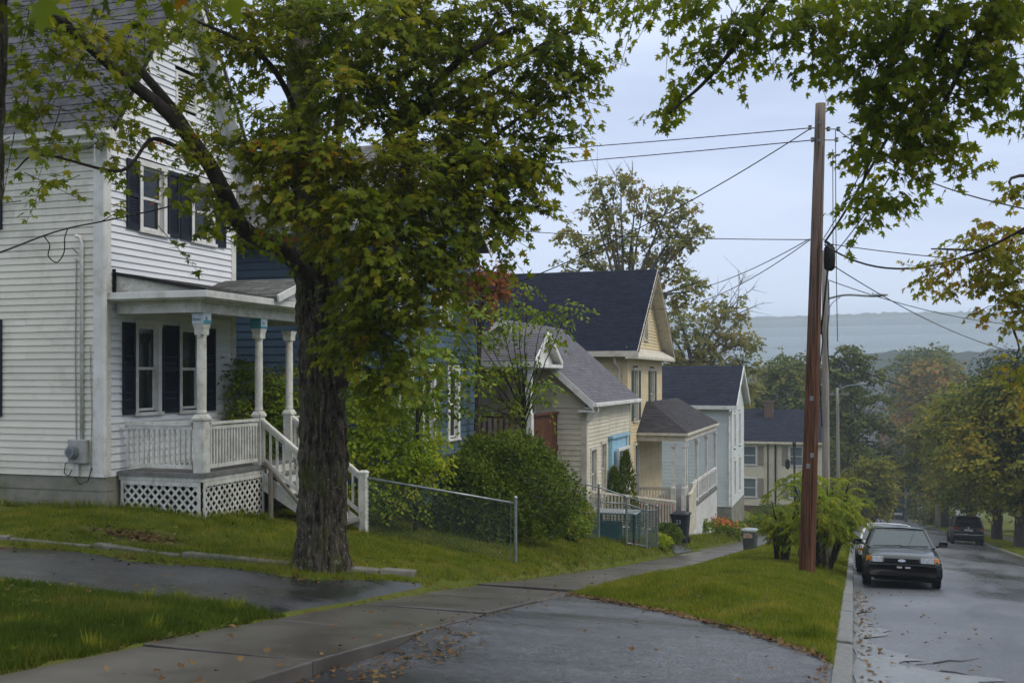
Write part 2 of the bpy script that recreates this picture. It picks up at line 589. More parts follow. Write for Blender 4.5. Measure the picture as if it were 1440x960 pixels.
M['kerb'] = MAT("granite_kerb", (0.13, 0.13, 0.125), 0.5, (0.21, 0.21, 0.20), 24, bump=0.3, bscale=60, dirt=(0.10, 0.10, 0.08), dscale=3)
M['edging'] = MAT("mossy_edging_concrete", (0.13, 0.125, 0.10), 0.85, (0.19, 0.185, 0.16), 4, bump=0.6, bscale=30, dirt=(0.06, 0.075, 0.03), dscale=2.5)


def spacing(a, b, fine, lo=-1e9, hi=1e9, grow=1.18):
    """grid lines from a to b: step fine between lo and hi, growing outside"""
    pts = [max(a, lo)]
    while pts[-1] < min(b, hi): pts.append(pts[-1] + fine)
    st = fine
    while pts[-1] < b:
        st *= grow
        pts.append(min(b, pts[-1] + st))
    st = fine
    while pts[0] > a:
        st *= grow
        pts.insert(0, max(a, pts[0] - st))
    return np.array(pts)


def sheet(name, xs, ys, zf, mat, kind="structure", parent=None, mask=None, smooth=True, edge=None):
    X, Y = np.meshgrid(xs, ys)
    if edge is not None: X, Y = edge(X, Y)
    Zz = zf(X, Y)
    nx, ny = len(xs), len(ys)
    v = np.stack([X.ravel(), Y.ravel(), Zz.ravel()], 1)
    i = np.arange(nx * ny).reshape(ny, nx)
    f = np.stack([i[:-1, :-1].ravel(), i[:-1, 1:].ravel(), i[1:, 1:].ravel(), i[1:, :-1].ravel()], 1)
    me = bpy.data.meshes.new(name)
    me.from_pydata(v.tolist(), [], f.tolist())
    if smooth: me.polygons.foreach_set("use_smooth", [True] * len(me.polygons))
    me.materials.append(mat)
    o = link(name, me, parent, (0, 0, 0))
    if parent is None: o["kind"] = kind
    return o


gx = np.unique(np.concatenate([spacing(-1500, -5.5, .12, -14, -5.5), [-5.36, -5.34, -5.33], np.linspace(-5.3, -3.9, 5), [-3.85, -3.83],
                               np.linspace(-3.7, -.25, 20), [-.17, -.02, 0.02], np.linspace(.5, 6.5, 6), [6.98, 7.02, 7.16], spacing(7.3, 1500, .5, 7.3, 14)]))
gy = np.unique(np.concatenate([spacing(-60, 2300, .13, 4, 24, 1.06)]))


def _ground_z(X, Y):
    z = Z(X, Y)
    n = .018 * np.sin(X * 2.1 + 1.3 * np.sin(Y * 1.7)) * np.sin(Y * 1.9 + np.sin(X * 1.1)) + .01 * np.sin(X * 5.3 + Y * 3.1)
    keep = ((X < -5.5) & ((Y > yU(X) + .3) | (Y < yL(X) - .3))) | ((X > -3.6) & (X < -.3) & (Y > apron_edge(X) + .3))
    return z + np.where(keep, n, 0) - np.where((X < -5.36) & (Y > yL(X)) & (Y < yD(X)), .03, 0)


ground = sheet("ground", gx, gy, _ground_z, M['soil'])

# street: one long sheet with a crown and a shallow gutter
road_x = np.array([-.004, .12, .3, .6, 1.2, 2.2, 3.5, 4.8, 5.8, 6.5, 7.004])
road = sheet("road", road_x, spacing(-55, 420, .5, 2, 40, 1.05),
             lambda X, Y: R(Y) + .05 * (1 - ((X - 3.5) / 3.5) ** 2) + .008 * np.sin(X * 1.9 + Y * .7) * np.sin(Y * .9), M['asphalt'])

# driveway left of the sidewalk
dx = np.linspace(0, 1, 60)


def _drive_edge(X, Y):
    xx = -19 + (X) * (19 - 5.36)
    lo, hi = yL(xx), yD(xx)
    return xx, lo + (hi - lo) * Y


driveway = sheet("driveway", dx, np.linspace(0, 1, 24), lambda X, Y: Z(X, np.minimum(Y, yU(X) - .01)) - .006 + .012 * np.sin(X * 3 + Y), M['asphalt_drive'], edge=_drive_edge)


def _apron(X, Y):
    xx = -3.83 + X * (3.83 - .165)
    return xx, 2 + (apron_edge(xx) - 2) * Y


def apron_z(X, Y):
    t = np.clip((X + 3.84) / 3.68, 0, 1)
    return Sw(Y) - .025 - .09 * sstep(9.3, 8.0, Y) * (1 - t)


# cracks near the camera
for pts in ([(1288, 935), (1312, 933), (1335, 929), (1352, 930), (1376, 926)], [(1300, 947), (1322, 944), (1345, 946), (1362, 950), (1402, 962)]):
    mb = MB()
    pw = []
    for (px, py) in pts:
        q = P(px, py, 8.2)
        for _ in range(8):
            D_ = (EYE - float(R(q.y)) - .05 * (1 - ((q.x - 3.5) / 3.5) ** 2)) * FPX / (py - HY)
            q = P(px, py, D_)
        pw.append(Vector((q.x, q.y, float(R(q.y)) + .05 * (1 - ((q.x - 3.5) / 3.5) ** 2) + .007)))
    for i, (a, b) in enumerate(zip(pw[:-1], pw[1:])):
        w = (.03, .075, .055, .03)[i % 4]
        mb.add([a + Vector((0, -w / 2, 0)), b + Vector((0, -w / 3, 0)), b + Vector((0, w / 3, 0)), a + Vector((0, w / 2, 0))], [(0, 1, 2, 3)])
    mb.build("crack", MAT("crack_dirt", (.028, .027, .026), .8), road)

# standing water along the gutter
def puddle(name, cx, y0, y1, w, seed):
    n = 40
    rg = np.random.default_rng(seed)
    ys = np.linspace(y0, y1, n)
    t = (ys - y0) / (y1 - y0)
    ww = w * np.sin(np.clip(t, .02, .98) * PI) ** .6 * (1 + .35 * np.sin(t * 13 + seed) + .22 * np.sin(t * 31 + 2 * seed) + .1 * rg.normal(size=n))
    lo = cx + .02 * np.sin(t * 17 + seed)
    v = []
    for i in range(n):
        for k in range(7):
            x = lo[i] + ww[i] * k / 6
            v.append((x, ys[i], float(R(ys[i])) + .05 * (1 - ((x - 3.5) / 3.5) ** 2) + .009 + .0 * k))
    f = [(i * 7 + k, i * 7 + k + 1, (i + 1) * 7 + k + 1, (i + 1) * 7 + k) for i in range(n - 1) for k in range(6)]
    me = bpy.data.meshes.new(name)
    me.from_pydata(v, [], f)
    me.polygons.foreach_set("use_smooth", [True] * len(f))
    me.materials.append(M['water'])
    o = link(name, me, None, (0, 0, 0))
    o["kind"] = "structure"


M['water'] = MAT("rain_water_painted_sheen", (.17, .18, .19), .24, (.24, .25, .26), 2, spec=1.0, bump=.05, bscale=9)  # pale base colour stands in for sky reflected in the water
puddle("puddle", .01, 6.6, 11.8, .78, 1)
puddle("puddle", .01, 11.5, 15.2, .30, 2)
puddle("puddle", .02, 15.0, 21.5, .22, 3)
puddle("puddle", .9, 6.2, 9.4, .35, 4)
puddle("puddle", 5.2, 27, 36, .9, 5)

driveway_apron = sheet("driveway_apron", np.linspace(0, 1, 40), np.linspace(0, 1, 60), apron_z, M['asphalt_apron'], edge=_apron)

# sidewalk of single slabs
sidewalk = thing("sidewalk", (-4.6, 10, Sw(10)), None, None)
sidewalk["kind"] = "structure"
rs = random.Random(5)
joints = [-1.2, .8, 2.8, 4.9, 6.95, 8.9, 10.8, 12.75, 14.7]
yy = 14.7
while yy < 62:
    yy += 1.52
    joints.append(yy)
for i in range(len(joints) - 1):
    a, b = joints[i] + .016, joints[i + 1] - .016
    if i == 6: a += .03
    up = .035 if abs(joints[i] - 14.7) < .01 else rs.uniform(-.006, .008)
    za, zb = Sw(a) + up, Sw(b) + rs.uniform(-.005, .005)
    tl = rs.uniform(-.008, .008)
    x0, x1 = -5.34 + rs.uniform(-.02, .02), -3.84 + rs.uniform(-.02, .02)
    m = MB().hexa([(x0, a, za - .13), (x1, a, za - .13), (x1, b, zb - .13), (x0, b, zb - .13),
                   (x0, a, za + tl), (x1, a, za - tl), (x1, b, zb - tl), (x0, b, zb + tl)])
    m.build("sidewalk_slab", M['slab'], sidewalk, bevel=.012)

# kerb stones on both sides
for nm, x0, x1, y0, y1, st in (("kerb", -.165, 0.0, 1.4, 66, 1.9), ("far_kerb", 7.0, 7.15, 20, 150, 2.4)):
    k = thing(nm, (x0, y0, float(R(y0))), None, None)
    k["kind"] = "structure"
    y = y0
    j = 0
    while y < y1:
        b = y + st - .015
        dz = rs.uniform(-.012, .012)
        jx = rs.uniform(-.008, .008)
        za, zb = float(R(y)), float(R(b))
        if nm == "kerb" and y < 9.2: dz -= .03
        MB().hexa([(x0 + jx, y, za - .2), (x1 + jx, y, za - .2), (x1 + jx, b, zb - .2), (x0 + jx, b, zb - .2),
                   (x0 + jx, y, za + .14 + dz), (x1 + jx, y, za + .13 + dz), (x1 + jx, b, zb + .13 + dz), (x0 + jx, b, zb + .14 + dz)]
                  ).build("kerb_stone", M['kerb'], k, bevel=.015)
        y += st
        j += 1

far_sidewalk = thing("far_sidewalk", (9.7, 60, float(R(60)) + .1), None, None)
far_sidewalk["kind"] = "structure"
y = 30
while y < 130:
    b = y + 1.97
    za, zb = Z1(9.7, y) + .03, Z1(9.7, b) + .03
    MB().hexa([(9, y, za - .1), (10.4, y, za - .1), (10.4, b, zb - .1), (9, b, zb - .1), (9, y, za), (10.4, y, za), (10.4, b, zb), (9, b, zb)]).build("sidewalk_slab", M['slab'], far_sidewalk)
    y += 2

# far side driveway beyond the verge trees
sheet("far_driveway", np.linspace(7.16, 26, 20), np.linspace(46, 49.5, 6), lambda X, Y: Z(X, Y) + .02 + 0 * X, M['asphalt_apron'])

# concrete edging along the house side of the driveway
edging = thing("driveway_edging", (-8.7, 11.4, Z1(-8.7, 11.2)), "low mossy concrete edging blocks between the driveway and the upper lawn", "edging")
ex = -14.6
jj = 0
while ex < -5.9:
    ln = rs.uniform(1.0, 1.5) if ex < -8.6 else rs.uniform(1.3, 1.9)
    if -7.4 < ex < -6.2: ln = .5
    x2 = min(ex + ln, -5.7)
    ya, yb = float(yU(ex)) + .03, float(yU(x2 - .03)) + .03
    za, zb = Z1(ex, ya - .2) + .085 + rs.uniform(-.025, .02), Z1(x2, yb - .2) + .085 + rs.uniform(-.035, .015)
    wdt = .16
    MB().hexa([(ex, ya, za - .3), (x2 - .03, yb, zb - .3), (x2 - .03, yb + wdt, zb - .3), (ex, ya + wdt, za - .3),
               (ex, ya, za), (x2 - .03, yb, zb), (x2 - .03, yb + wdt, zb), (ex, ya + wdt, za)]).build("edging_block", M['edging'], edging, bevel=.02)
    ex = x2

# wooded hill across the valley
def hill(name, y0, depth, top, seed, mat, base=-50):
    rg = np.random.default_rng(seed)
    xs = np.linspace(-1450, 1490, 520)
    ys = np.linspace(0, 1, 26)
    X, Y = np.meshgrid(xs, ys)
    prof = top(xs)
    tree = rg.normal(0, 1.0, (len(ys), len(xs)))
    Zz = base + (prof[None, :] - base) * np.sin(np.clip(ys, 0, 1) * PI / 2)[:, None] ** .8 + tree * 1.0
    Yy = y0 + depth * Y + 40 * np.sin(X / 210)
    v = np.stack([X.ravel(), Yy.ravel(), Zz.ravel()], 1)
    nx, ny = len(xs), len(ys)
    i = np.arange(nx * ny).reshape(ny, nx)
    f = np.stack([i[:-1, :-1].ravel(), i[:-1, 1:].ravel(), i[1:, 1:].ravel(), i[1:, :-1].ravel()], 1)
    me = bpy.data.meshes.new(name)
    me.from_pydata(v.tolist(), [], f.tolist())
    me.materials.append(mat)
    o = link(name, me, None, (0, 0, 0))
    o["kind"] = "structure"


M['hill'] = MAT("distant_woodland", (0.030, 0.045, 0.030), 0.95, (0.05, 0.055, 0.028), 0.03, spec=0)
hill("hill", 1270, 300, lambda x: 84 + 5.5 * np.sin(x / 260 + 1) + 2.2 * np.sin(x / 97) + .5 * np.sin(x / 31) - .006 * (x - 300), 3, M['hill'])
hill("hill", 560, 80, lambda x: 9 + 5.0 * np.sin(x / 95 + .6) + 3 * np.sin(x / 37) + 1.5 * np.sin(x / 13), 8, M['hill'])
# ------------------------------------------------------------------ walls in (along, up, out) coordinates
class Wall:
    def __init__(s, kind, c):
        s.kind, s.c = kind, c              # 'near': faces the camera (-y), 'street': faces +x

    def p(s, a, z, d):
        return (a, s.c - d, z) if s.kind == 'near' else (s.c + d, a, z)

    def box(s, mb, a0, a1, z0, z1, d0, d1):
        return mb.hexa([s.p(a0, z0, d0), s.p(a1, z0, d0), s.p(a1, z0, d1), s.p(a0, z0, d1),
                        s.p(a0, z1, d0), s.p(a1, z1, d0), s.p(a1, z1, d1), s.p(a0, z1, d1)])


_board_cache = {}


def siding(parent, W, a0, a1, z0, z1, step, mat, holes=(), clip=None, joined=False, proud=.032, thick=.022, seed=1, name="siding_board"):
    rg = random.Random(seed)
    big = MB() if joined else None
    z = z0
    sh = .010 if W.kind == 'near' else .008
    if W.kind == 'street': proud = proud * .8
    if W.kind == 'near': proud = proud * .62
    while z < z1 - .01:
        zt = min(z + step + .012, z1)
        if clip:
            lo = clip(z)
            hi = clip(min(z + step, z1))
            if lo is None: break
            if hi is None: hi = ((lo[0] + lo[1]) / 2,) * 2
            segs = [(max(a0, lo[0]), min(a1, lo[1]), max(a0, hi[0]), min(a1, hi[1]))]
        else:
            segs = [(a0, a1, a0, a1)]
        for (h0, h1, hz0, hz1) in holes:
            if z + step > hz0 + .02 and z < hz1 - .02:
                ns = []
                for s_ in segs:
                    if s_[1] <= h0 or s_[0] >= h1:
                        ns.append(s_)
                        continue
                    if s_[0] < h0: ns.append((s_[0], h0, s_[2], h0))
                    if s_[1] > h1: ns.append((h1, s_[1], h1, s_[3]))
                segs = ns
        if not joined and not clip:      # butt joints where one board ends and the next begins
            ns = []
            for s_ in segs:
                if s_[1] - s_[0] > 2.2 and rg.random() < .6:
                    c_ = round(rg.uniform(s_[0] + .6, s_[1] - .6) * 4) / 4 + .07
                    ns += [(s_[0], c_ - .002, s_[2], c_ - .002), (c_ + .002, s_[1], c_ + .002, s_[3])]
                else: ns.append(s_)
            segs = ns
        for (b0, b1, t0, t1) in segs:
            if b1 - b0 < .02: continue
            j = 0 if joined else rg.uniform(-.003, .003)
            key = (W.kind, round(b1 - b0, 3), round(zt - z, 3), proud, mat.name)
            rect = abs(b0 - t0) < 1e-4 and abs(b1 - t1) < 1e-4
            oz = 0
            pts = [W.p(b0, z, proud - thick), W.p(b1, z, proud - thick), W.p(b1, z, proud), W.p(b0, z, proud),
                   W.p(t0, zt, -.018 + sh), W.p(t1, zt, -.018 + sh), W.p(t1, zt, -.008 + sh), W.p(t0, zt, -.008 + sh)]
            if joined:
                big.hexa(pts)
                continue
            org = Vector(W.p(b0, z, 0))
            if rect and key in _board_cache:
                me = _board_cache[key]
            else:
                me = MB().hexa(pts).mesh(name, org)
                me.materials.append(mat)
                if rect: _board_cache[key] = me
            link(name, me, parent, org + Vector((0, 0, j)))
        z += step
    if joined: big.build("clapboards", mat, parent, kind="stuff")


def window(parent, W, a0, a1, z0, z1, frame, glass, curtain=True, casing=.10, rail=.5, sill=True, depth=.10, name="window", muntin=False, wide=1):
    """opening a0..a1, z0..z1; casing around it, two sashes with their panes behind"""
    mb = MB()
    c = casing
    W.box(mb, a0 - c, a0, z0 - .02, z1 + .002, -.02, .038)
    W.box(mb, a1, a1 + c, z0 - .02, z1 + .002, -.02, .038)
    W.box(mb, a0 - c - .02, a1 + c + .02, z1 + .002, z1 + c * 1.15, -.02, .045)
    # reveal
    W.box(mb, a0 - .002, a0 + .006, z0, z1, -depth, -.021)
    W.box(mb, a1 - .006, a1 + .002, z0, z1, -depth, -.021)
    W.box(mb, a0, a1, z1 - .008, z1 + .0, -depth, -.021)
    f = mb.build(name, frame, parent)
    if sill:
        W.box(MB(), a0 - c - .03, a1 + c + .03, z0 - .075, z0 - .021, -.02, .07).build("sill", frame, f)
    zm = z0 + (z1 - z0) * rail
    cols = [(a0 + i * (a1 - a0) / wide, a0 + (i + 1) * (a1 - a0) / wide) for i in range(wide)]
    for (b0, b1) in cols:
        for (s0, s1, dd) in ((z0, zm + .02, -.055), (zm - .02, z1, -.03)):
            sm = MB()
            w = .045
            W.box(sm, b0, b0 + w, s0, s1, dd - .02, dd)
            W.box(sm, b1 - w, b1, s0, s1, dd - .02, dd)
            W.box(sm, b0 + w, b1 - w, s0, s0 + w, dd - .02, dd - .001)
            W.box(sm, b0 + w, b1 - w, s1 - w, s1, dd - .02, dd - .001)
            if muntin: W.box(sm, (b0 + b1) / 2 - .01, (b0 + b1) / 2 + .01, s0 + w, s1 - w, dd - .018, dd - .003)
            sm.build("sash", frame, f)
            W.box(MB(), b0 + w, b1 - w, s0 + w, s1 - w, dd - .014, dd - .009).build("pane", glass, f)
    if curtain:
        cm = MB()
        n = 14
        for side in (0, 1):
            w = (a1 - a0) * (.36 if curtain is True else .49)
            s0 = a0 if side == 0 else a1 - w
            for k in range(n):
                x0, x1 = s0 + w * k / n, s0 + w * (k + 1) / n
                d0, d1 = -.15 + .018 * math.sin(k * 2.1), -.15 + .018 * math.sin((k + 1) * 2.1)
                cm.add([W.p(x0, z0, d0), W.p(x1, z0, d1), W.p(x1, z1, d1), W.p(x0, z1, d0)], [(0, 1, 2, 3)])
        cm.build("curtain", M['curtain'], f)
    return f


def shutter(parent, W, a0, a1, z0, z1, mat):
    mb = MB()
    e = .045
    W.box(mb, a0, a0 + e, z0, z1, .022, .055)
    W.box(mb, a1 - e, a1, z0, z1, .022, .055)
    zm = z0 + (z1 - z0) * .5
    for (s0, s1) in ((z0, z0 + .09), (zm - .04, zm + .04), (z1 - .07, z1)):
        W.box(mb, a0 + e, a1 - e, s0, s1, .022, .053)
    z = z0 + .1
    while z < z1 - .1:
        if abs(z + .012 - zm) > .06:
            mb.add([W.p(a0 + e, z, .048), W.p(a1 - e, z, .048), W.p(a1 - e, z + .034, .026), W.p(a0 + e, z + .034, .026),
                    W.p(a0 + e, z, .040), W.p(a1 - e, z, .040)], [(0, 1, 2, 3), (0, 4, 5, 1)])
        z += .038
    W.box(mb, a0 + e, a1 - e, z0 + .05, z1 - .05, .021, .024)
    return mb.build("shutter", mat, parent)


def roof_plane(parent, e0, e1, r1, r0, course, tab, mat, name="roof", single=0, thick=.09, under=None, seed=3, lift=.012):
    """quad roof: eave e0->e1, ridge r0->r1; sheathing plus courses of separate tabs"""
    e0, e1, r1, r0 = map(Vector, (e0, e1, r1, r0))
    nrm = (e1 - e0).cross(r0 - e0)
    if nrm.length < 1e-6: nrm = (e1 - e0).cross(r1 - e0)
    nrm.normalize()
    if nrm.z < 0: nrm = -nrm
    mb = MB()
    dn = nrm * thick
    mb.hexa([e0 - dn, e1 - dn, r1 - dn, r0 - dn, e0, e1, r1, r0])
    rf = mb.build(name, mat, parent)
    if under is not None:
        MB().hexa([e0 - dn * 1.35, e1 - dn * 1.35, r1 - dn * 1.35, r0 - dn * 1.35, e0 - dn * 1.02, e1 - dn * 1.02, r1 - dn * 1.02, r0 - dn * 1.02]).build("soffit", under, rf)
    rg = random.Random(seed)
    L_ = ((r0 - e0).length + (r1 - e1).length) / 2
    n = max(1, int(L_ / course))
    big = MB()
    made = 0

    def at(u, v):
        lo = e0.lerp(e1, u)
        hi = r0.lerp(r1, u)
        return lo.lerp(hi, v)
    wmax = (e1 - e0).length
    for k in range(n):
        v0, v1 = k / n, min(1, (k + 1.08) / n)
        A, B = e0.lerp(r0, v0), e1.lerp(r1, v0)
        wd = (B - A).length
        if wd < .05: continue
        m = max(1, round(wd / tab))
        off = (k % 2) * .5 / m + rg.uniform(-.1, .1) / m
        for j in range(-1, m + 1):
            u0, u1 = (j / m + off), ((j + 1) / m + off)
            u0, u1 = max(0, u0), min(1, u1)
            if u1 - u0 < .01 / max(wd, .1) * 2: continue
            g = .006 / wd
            hgt = lift + rg.uniform(-.25, .35) * lift
            dv = rg.uniform(-.04, .02) / n if k else 0
            p = [at(u0 + g, v0 + dv) + nrm * .002, at(u1 - g, v0 + dv) + nrm * .002, at(u1 - g, v1) + nrm * .001, at(u0 + g, v1) + nrm * .001]
            q = [p[0] + nrm * hgt, p[1] + nrm * hgt, p[2] + nrm * .004, p[3] + nrm * .004]
            if made < single and single:
                o_ = (p[0] + p[2]) / 2
                me = MB().hexa(p + q).mesh("shingle", o_)
                me.materials.append(mat)
                link("shingle", me, rf, o_)
                made += 1
            else:
                big.hexa(p + q)
    if big.v: big.build("shingles", mat, rf, kind="stuff")
    return rf


def balustrade(parent, a, b, h, mat, n, low=.09, bw=.035, name="railing", cap=.07, capw=.09):
    """a,b: base points of the bottom line (3D); rail height h"""
    a, b = Vector(a), Vector(b)
    up = Vector((0, 0, 1))
    mb = MB()
    mb.bar(a + up * h, b + up * h, capw, cap * .6)
    mb.bar(a + up * (h - .07), b + up * (h - .07), .04, .06)
    mb.bar(a + up * low, b + up * low, .045, .06)
    r_ = mb.build(name, mat, parent)
    me = None
    rect = abs(a.z - b.z) < .02
    for i in range(n):
        p = a.lerp(b, (i + .5) / n)
        o_ = p + up * low
        if me is None or not rect:
            me = MB().box(o_.x - bw / 2, o_.y - bw / 2, o_.z + .025, o_.x + bw / 2, o_.y + bw / 2, o_.z + (h - low) - .09).mesh("baluster", o_)
            me.materials.append(mat)
        link("baluster", me, r_, o_)
    return r_


def lattice(parent, W, a0, a1, z0, z1, step, mat, d=.02):
    fr = MB()
    W.box(fr, a0, a1, z1 - .07, z1, d + .013, d + .03)
    W.box(fr, a0, a0 + .05, z0, z1 - .07, d + .013, d + .03)
    W.box(fr, a1 - .05, a1, z0, z1 - .07, d + .013, d + .03)
    p_ = fr.build("lattice_panel", mat, parent)
    w, h = a1 - a0, z1 - z0
    for sgn in (1, -1):
        c = -h
        while c < w:
            # line a = c + t (sgn 1) ; a = c + h - t (sgn -1)
            if sgn == 1: t0, t1 = max(0, -c), min(h, w - c)
            else: t0, t1 = max(0, c + h - w), min(h, c + h)
            if t1 - t0 > .06:
                f = (lambda t: (a0 + c + t, z0 + t)) if sgn == 1 else (lambda t: (a0 + c + h - t, z0 + t))
                s0, s1 = f(t0 + .012), f(t1 - .012)
                dd = d if sgn == 1 else d + .007
                A, B = Vector(W.p(s0[0], s0[1], dd)), Vector(W.p(s1[0], s1[1], dd))
                n_ = Vector(W.p(0, 0, 1)) - Vector(W.p(0, 0, 0))
                MB().bar(A, B, .038, .006, up=n_).build("lattice_strip", mat, p_)
            c += step
    return p_


def shell(parent, x0, x1, y0, y1, z0, z1, inset=.25):
    return MB().box(x0, y0 + inset, z0, x1 - inset, y1 - .02, z1).build("dark_backing", M['interior'], parent)


# ================================================================== WHITE HOUSE
HX, HY0, HY1 = -11.38, 13.86, 17.55
white = thing("white_house", (-13, 14, -.45), "white clapboard house with black shutters and a front porch, left of the large maple", "house")
nearW, strW = Wall('near', HY0), Wall('street', HX)
shell(white, -18.5, HX, HY0, HY1, -.5, 5.6)
# gable core
MB().prism([(HY0 + .25, 5.6), (HY1 - .1, 5.6), (15.7, 8.45)], lambda u, v, t: (t, u, v), -18.5, HX - .25).build("dark_backing", M['interior'], white)
fd = MB()
fd.box(-18.5, HY0 - .0, -1.2, HX + .04, HY0 + .2, -.42)
fd.box(-18.5, HY0 + .02, -.42, HX + .02, HY0 + .2, -.235)
fd.box(-18.5, HY0 + .01, -.235, HX + .03, HY0 + .2, -.005)
fd.box(HX - .2, HY0 + .2, -1.2, HX + .02, HY1, -.01)
fd.build("foundation", M['concrete'], white, bevel=.01)
ww = [(14.66, 15.19, 1.03, 2.46), (15.86, 16.39, 1.03, 2.46)]
uw = [(14.78, 15.34, 4.1, 5.15), (16.22, 16.78, 4.1, 5.15)]
siding(white, nearW, -18.4, HX - .19, .0, 5.32, .1115, M['siding_shade_tone'], holes=[(-14.75, -13.85, 1.0, 2.5), (-14.75, -13.85, 4.1, 5.2)], seed=2)
holes = [(a - .09, b + .09, c - .05, d + .1) for (a, b, c, d) in ww + uw] + [(15.68, 16.3, 6.38, 7.02)]
siding(white, strW, HY0 + .12, HY1 - .12, .0, 2.72, .122, M['siding_lit_tone'], holes=holes, seed=3)
siding(white, strW, HY0 + .12, HY1 - .12, 2.72, 5.65, .1115, M['siding_lit_tone'], holes=holes, seed=4)
pk, ez = 8.78, 5.55


def gclip(z):
    if z > pk - .1: return None
    t = (pk - z) / (pk - ez)
    return (15.7 - 2.02 * t, 15.7 + 2.02 * t)


siding(white, strW, HY0 + .02, HY1 - .02, 5.65, 8.6, .1115, M['siding_lit_tone'], holes=holes, clip=gclip, seed=5)
cb = MB()
cb.box(HX - .19, HY0 - .028, 0.0, HX + .028, HY0 + .012, 5.4)
cb.box(HX - .012, HY0 + .0125, 0.0, HX + .0285, HY0 + .13, 5.4)
cb.build("corner_board", M['white_trim'], white)
MB().box(HX - .012, HY1 - .13, 0.0, HX + .028, HY1 + .02, 5.9).build("corner_board", M['white_trim'], white)
MB().box(HX - .45, HY1 + .0205, -.3, HX - .0125, HY1 + .03, 5.8).build("rear_wall", M['siding_lit_tone'], white)
# downspout beside the corner
MB().tube([(HX + .06, HY0 - .06, 5.3), (HX + .06, HY0 - .06, .05)], .035, 8).build("downspout", M['white_trim'], white)
# windows
for (a, b, c, d) in ww: window(white, strW, a, b, c, d, M['white_trim'], M['glass'], casing=.085)
for (a, b, c, d) in uw: window(white, strW, a, b, c, d, M['white_trim'], M['glass'], casing=.085)
for (a, b) in ((14.26, 14.565), (15.30, 15.755), (16.49, 16.86)): shutter(white, strW, a, b, .98, 2.5, M['shutter'])
for (a, b) in ((14.36, 14.68), (15.44, 15.76), (15.80, 16.12), (16.88, 17.2)): shutter(white, strW, a, b, 4.05, 5.2, M['shutter'])
for (c, d) in ((1.0, 2.5), (4.1, 5.2)):
    window(white, nearW, -14.75, -13.85, c, d, M['white_trim'], M['glass'])
    shutter(white, nearW, -13.74, -13.40, c - .05, d + .05, M['shutter'])
    shutter(white, nearW, -15.2, -14.86, c - .05, d + .05, M['shutter'])
# gable vent
vb = MB()
strW.box(vb, 15.68, 15.74, 6.38, 7.02, -.02, .035)
strW.box(vb, 16.24, 16.3, 6.38, 7.02, -.02, .035)
strW.box(vb, 15.74, 16.24, 6.38, 6.44, -.02, .034)
strW.box(vb, 15.74, 16.24, 6.96, 7.02, -.02, .034)
gv = vb.build("gable_vent", M['white_trim'], white)
for k in range(8):
    z = 6.46 + k * .063
    MB().hexa([strW.p(15.74, z, .02), strW.p(16.24, z, .02), strW.p(16.24, z, .03), strW.p(15.74, z, .03),
               strW.p(15.74, z + .05, -.03), strW.p(16.24, z + .05, -.03), strW.p(16.24, z + .05, -.02), strW.p(15.74, z + .05, -.02)]).build("vent_slat", M['white_trim'], gv)
# main roof
ey0, ey1, rx = HY0 - .28, HY1 + .28, HX + .36
sl = (pk - ez) / 2.02
ze = pk - sl * (15.7 - ey0)
roof_plane(white, (-18.6, ey0, ze + .12), (rx, ey0, ze + .12), (rx, 15.7, pk + .16), (-18.6, 15.7, pk + .16), .19, .42, M['shingle_grey'], single=290, lift=.014, under=M['white_trim'])
roof_plane(white, (rx, ey1, ze + .12), (-18.6, ey1, ze + .12), (-18.6, 15.7, pk + .16), (rx, 15.7, pk + .16), .3, .9, M['shingle_grey'], under=M['white_trim'])
fb = MB()
fb.box(-18.6, ey0 - .03, ze - .10, rx, ey0 - .005, ze + .11)
fb.box(-18.6, ey0 - .0, ze - .10, rx - .03, HY0 - .03, ze - .08)
fb.box(-18.5, HY0 - .045, 5.2, HX + .03, HY0 - .03, ze - .11)
fb.build("eave_fascia", M['white_trim'], white)
gt = MB()
gt.prism([(0, 0), (.10, 0), (.12, .09), (.105, .09), (.09, .015), (.0, .015)], lambda u, v, t: (t, ey0 - .031 - u, ze + .0 + v), -18.6, rx)
gt.build("gutter", M['white_trim'], white)
for sg in (-1, 1):
    e, r_ = (ey0 if sg < 0 else ey1), 15.7
    rk = MB()
    for (d0, d1, o0, o1) in ((rx - .035, rx + .0, -.25, .045), (HX + .03, HX + .055, -.42, -.11), (HX + .055, rx - .0355, -.115, -.10)):
        rk.hexa([(d0, e, ze + o0), (d1, e, ze + o0), (d1, r_, pk + o0), (d0, r_, pk + o0), (d0, e, ze + o1), (d1, e, ze + o1), (d1, r_, pk + o1), (d0, r_, pk + o1)])
    rk.build("rake_board", M['white_trim'], white)

# ------------- porch
PXF, PY0, PZ = -9.85, 14.16, .08
pn, ps = Wall('near', PY0), Wall('street', PXF + .06)
deck = MB()
deck.box(HX + .04, PY0 - .05, PZ - .06, PXF + .12, 18.6, PZ)
deck.build("porch_floor", M['deck'], white)
sk = MB()
sk.box(HX + .04, PY0 - .005, PZ - .14, PXF + .085, PY0 + .03, PZ - .062)
sk.box(PXF + .055, PY0 + .031, PZ - .14, PXF + .085, 18.5, PZ - .062)
sk.build("porch_skirt", M['porch_white'], white)
MB().box(HX + .05, PY0 + .35, -.8, PXF - .3, 18.4, PZ - .1).build("dark_backing", M['interior'], white)
lattice(white, pn, HX + .08, PXF + .05, -.72, PZ - .145, .15, M['porch_white'], d=-.02)
lattice(white, ps, PY0 + .04, 15.98, -.80, PZ - .145, .15, M['porch_white'], d=0)
ceilz = 2.62
cl = MB()
cl.box(HX + .04, PY0 - .1, ceilz + .16, PXF + .2, 18.5, ceilz + .2)
cl.build("porch_ceiling", M['porch_white'], white)
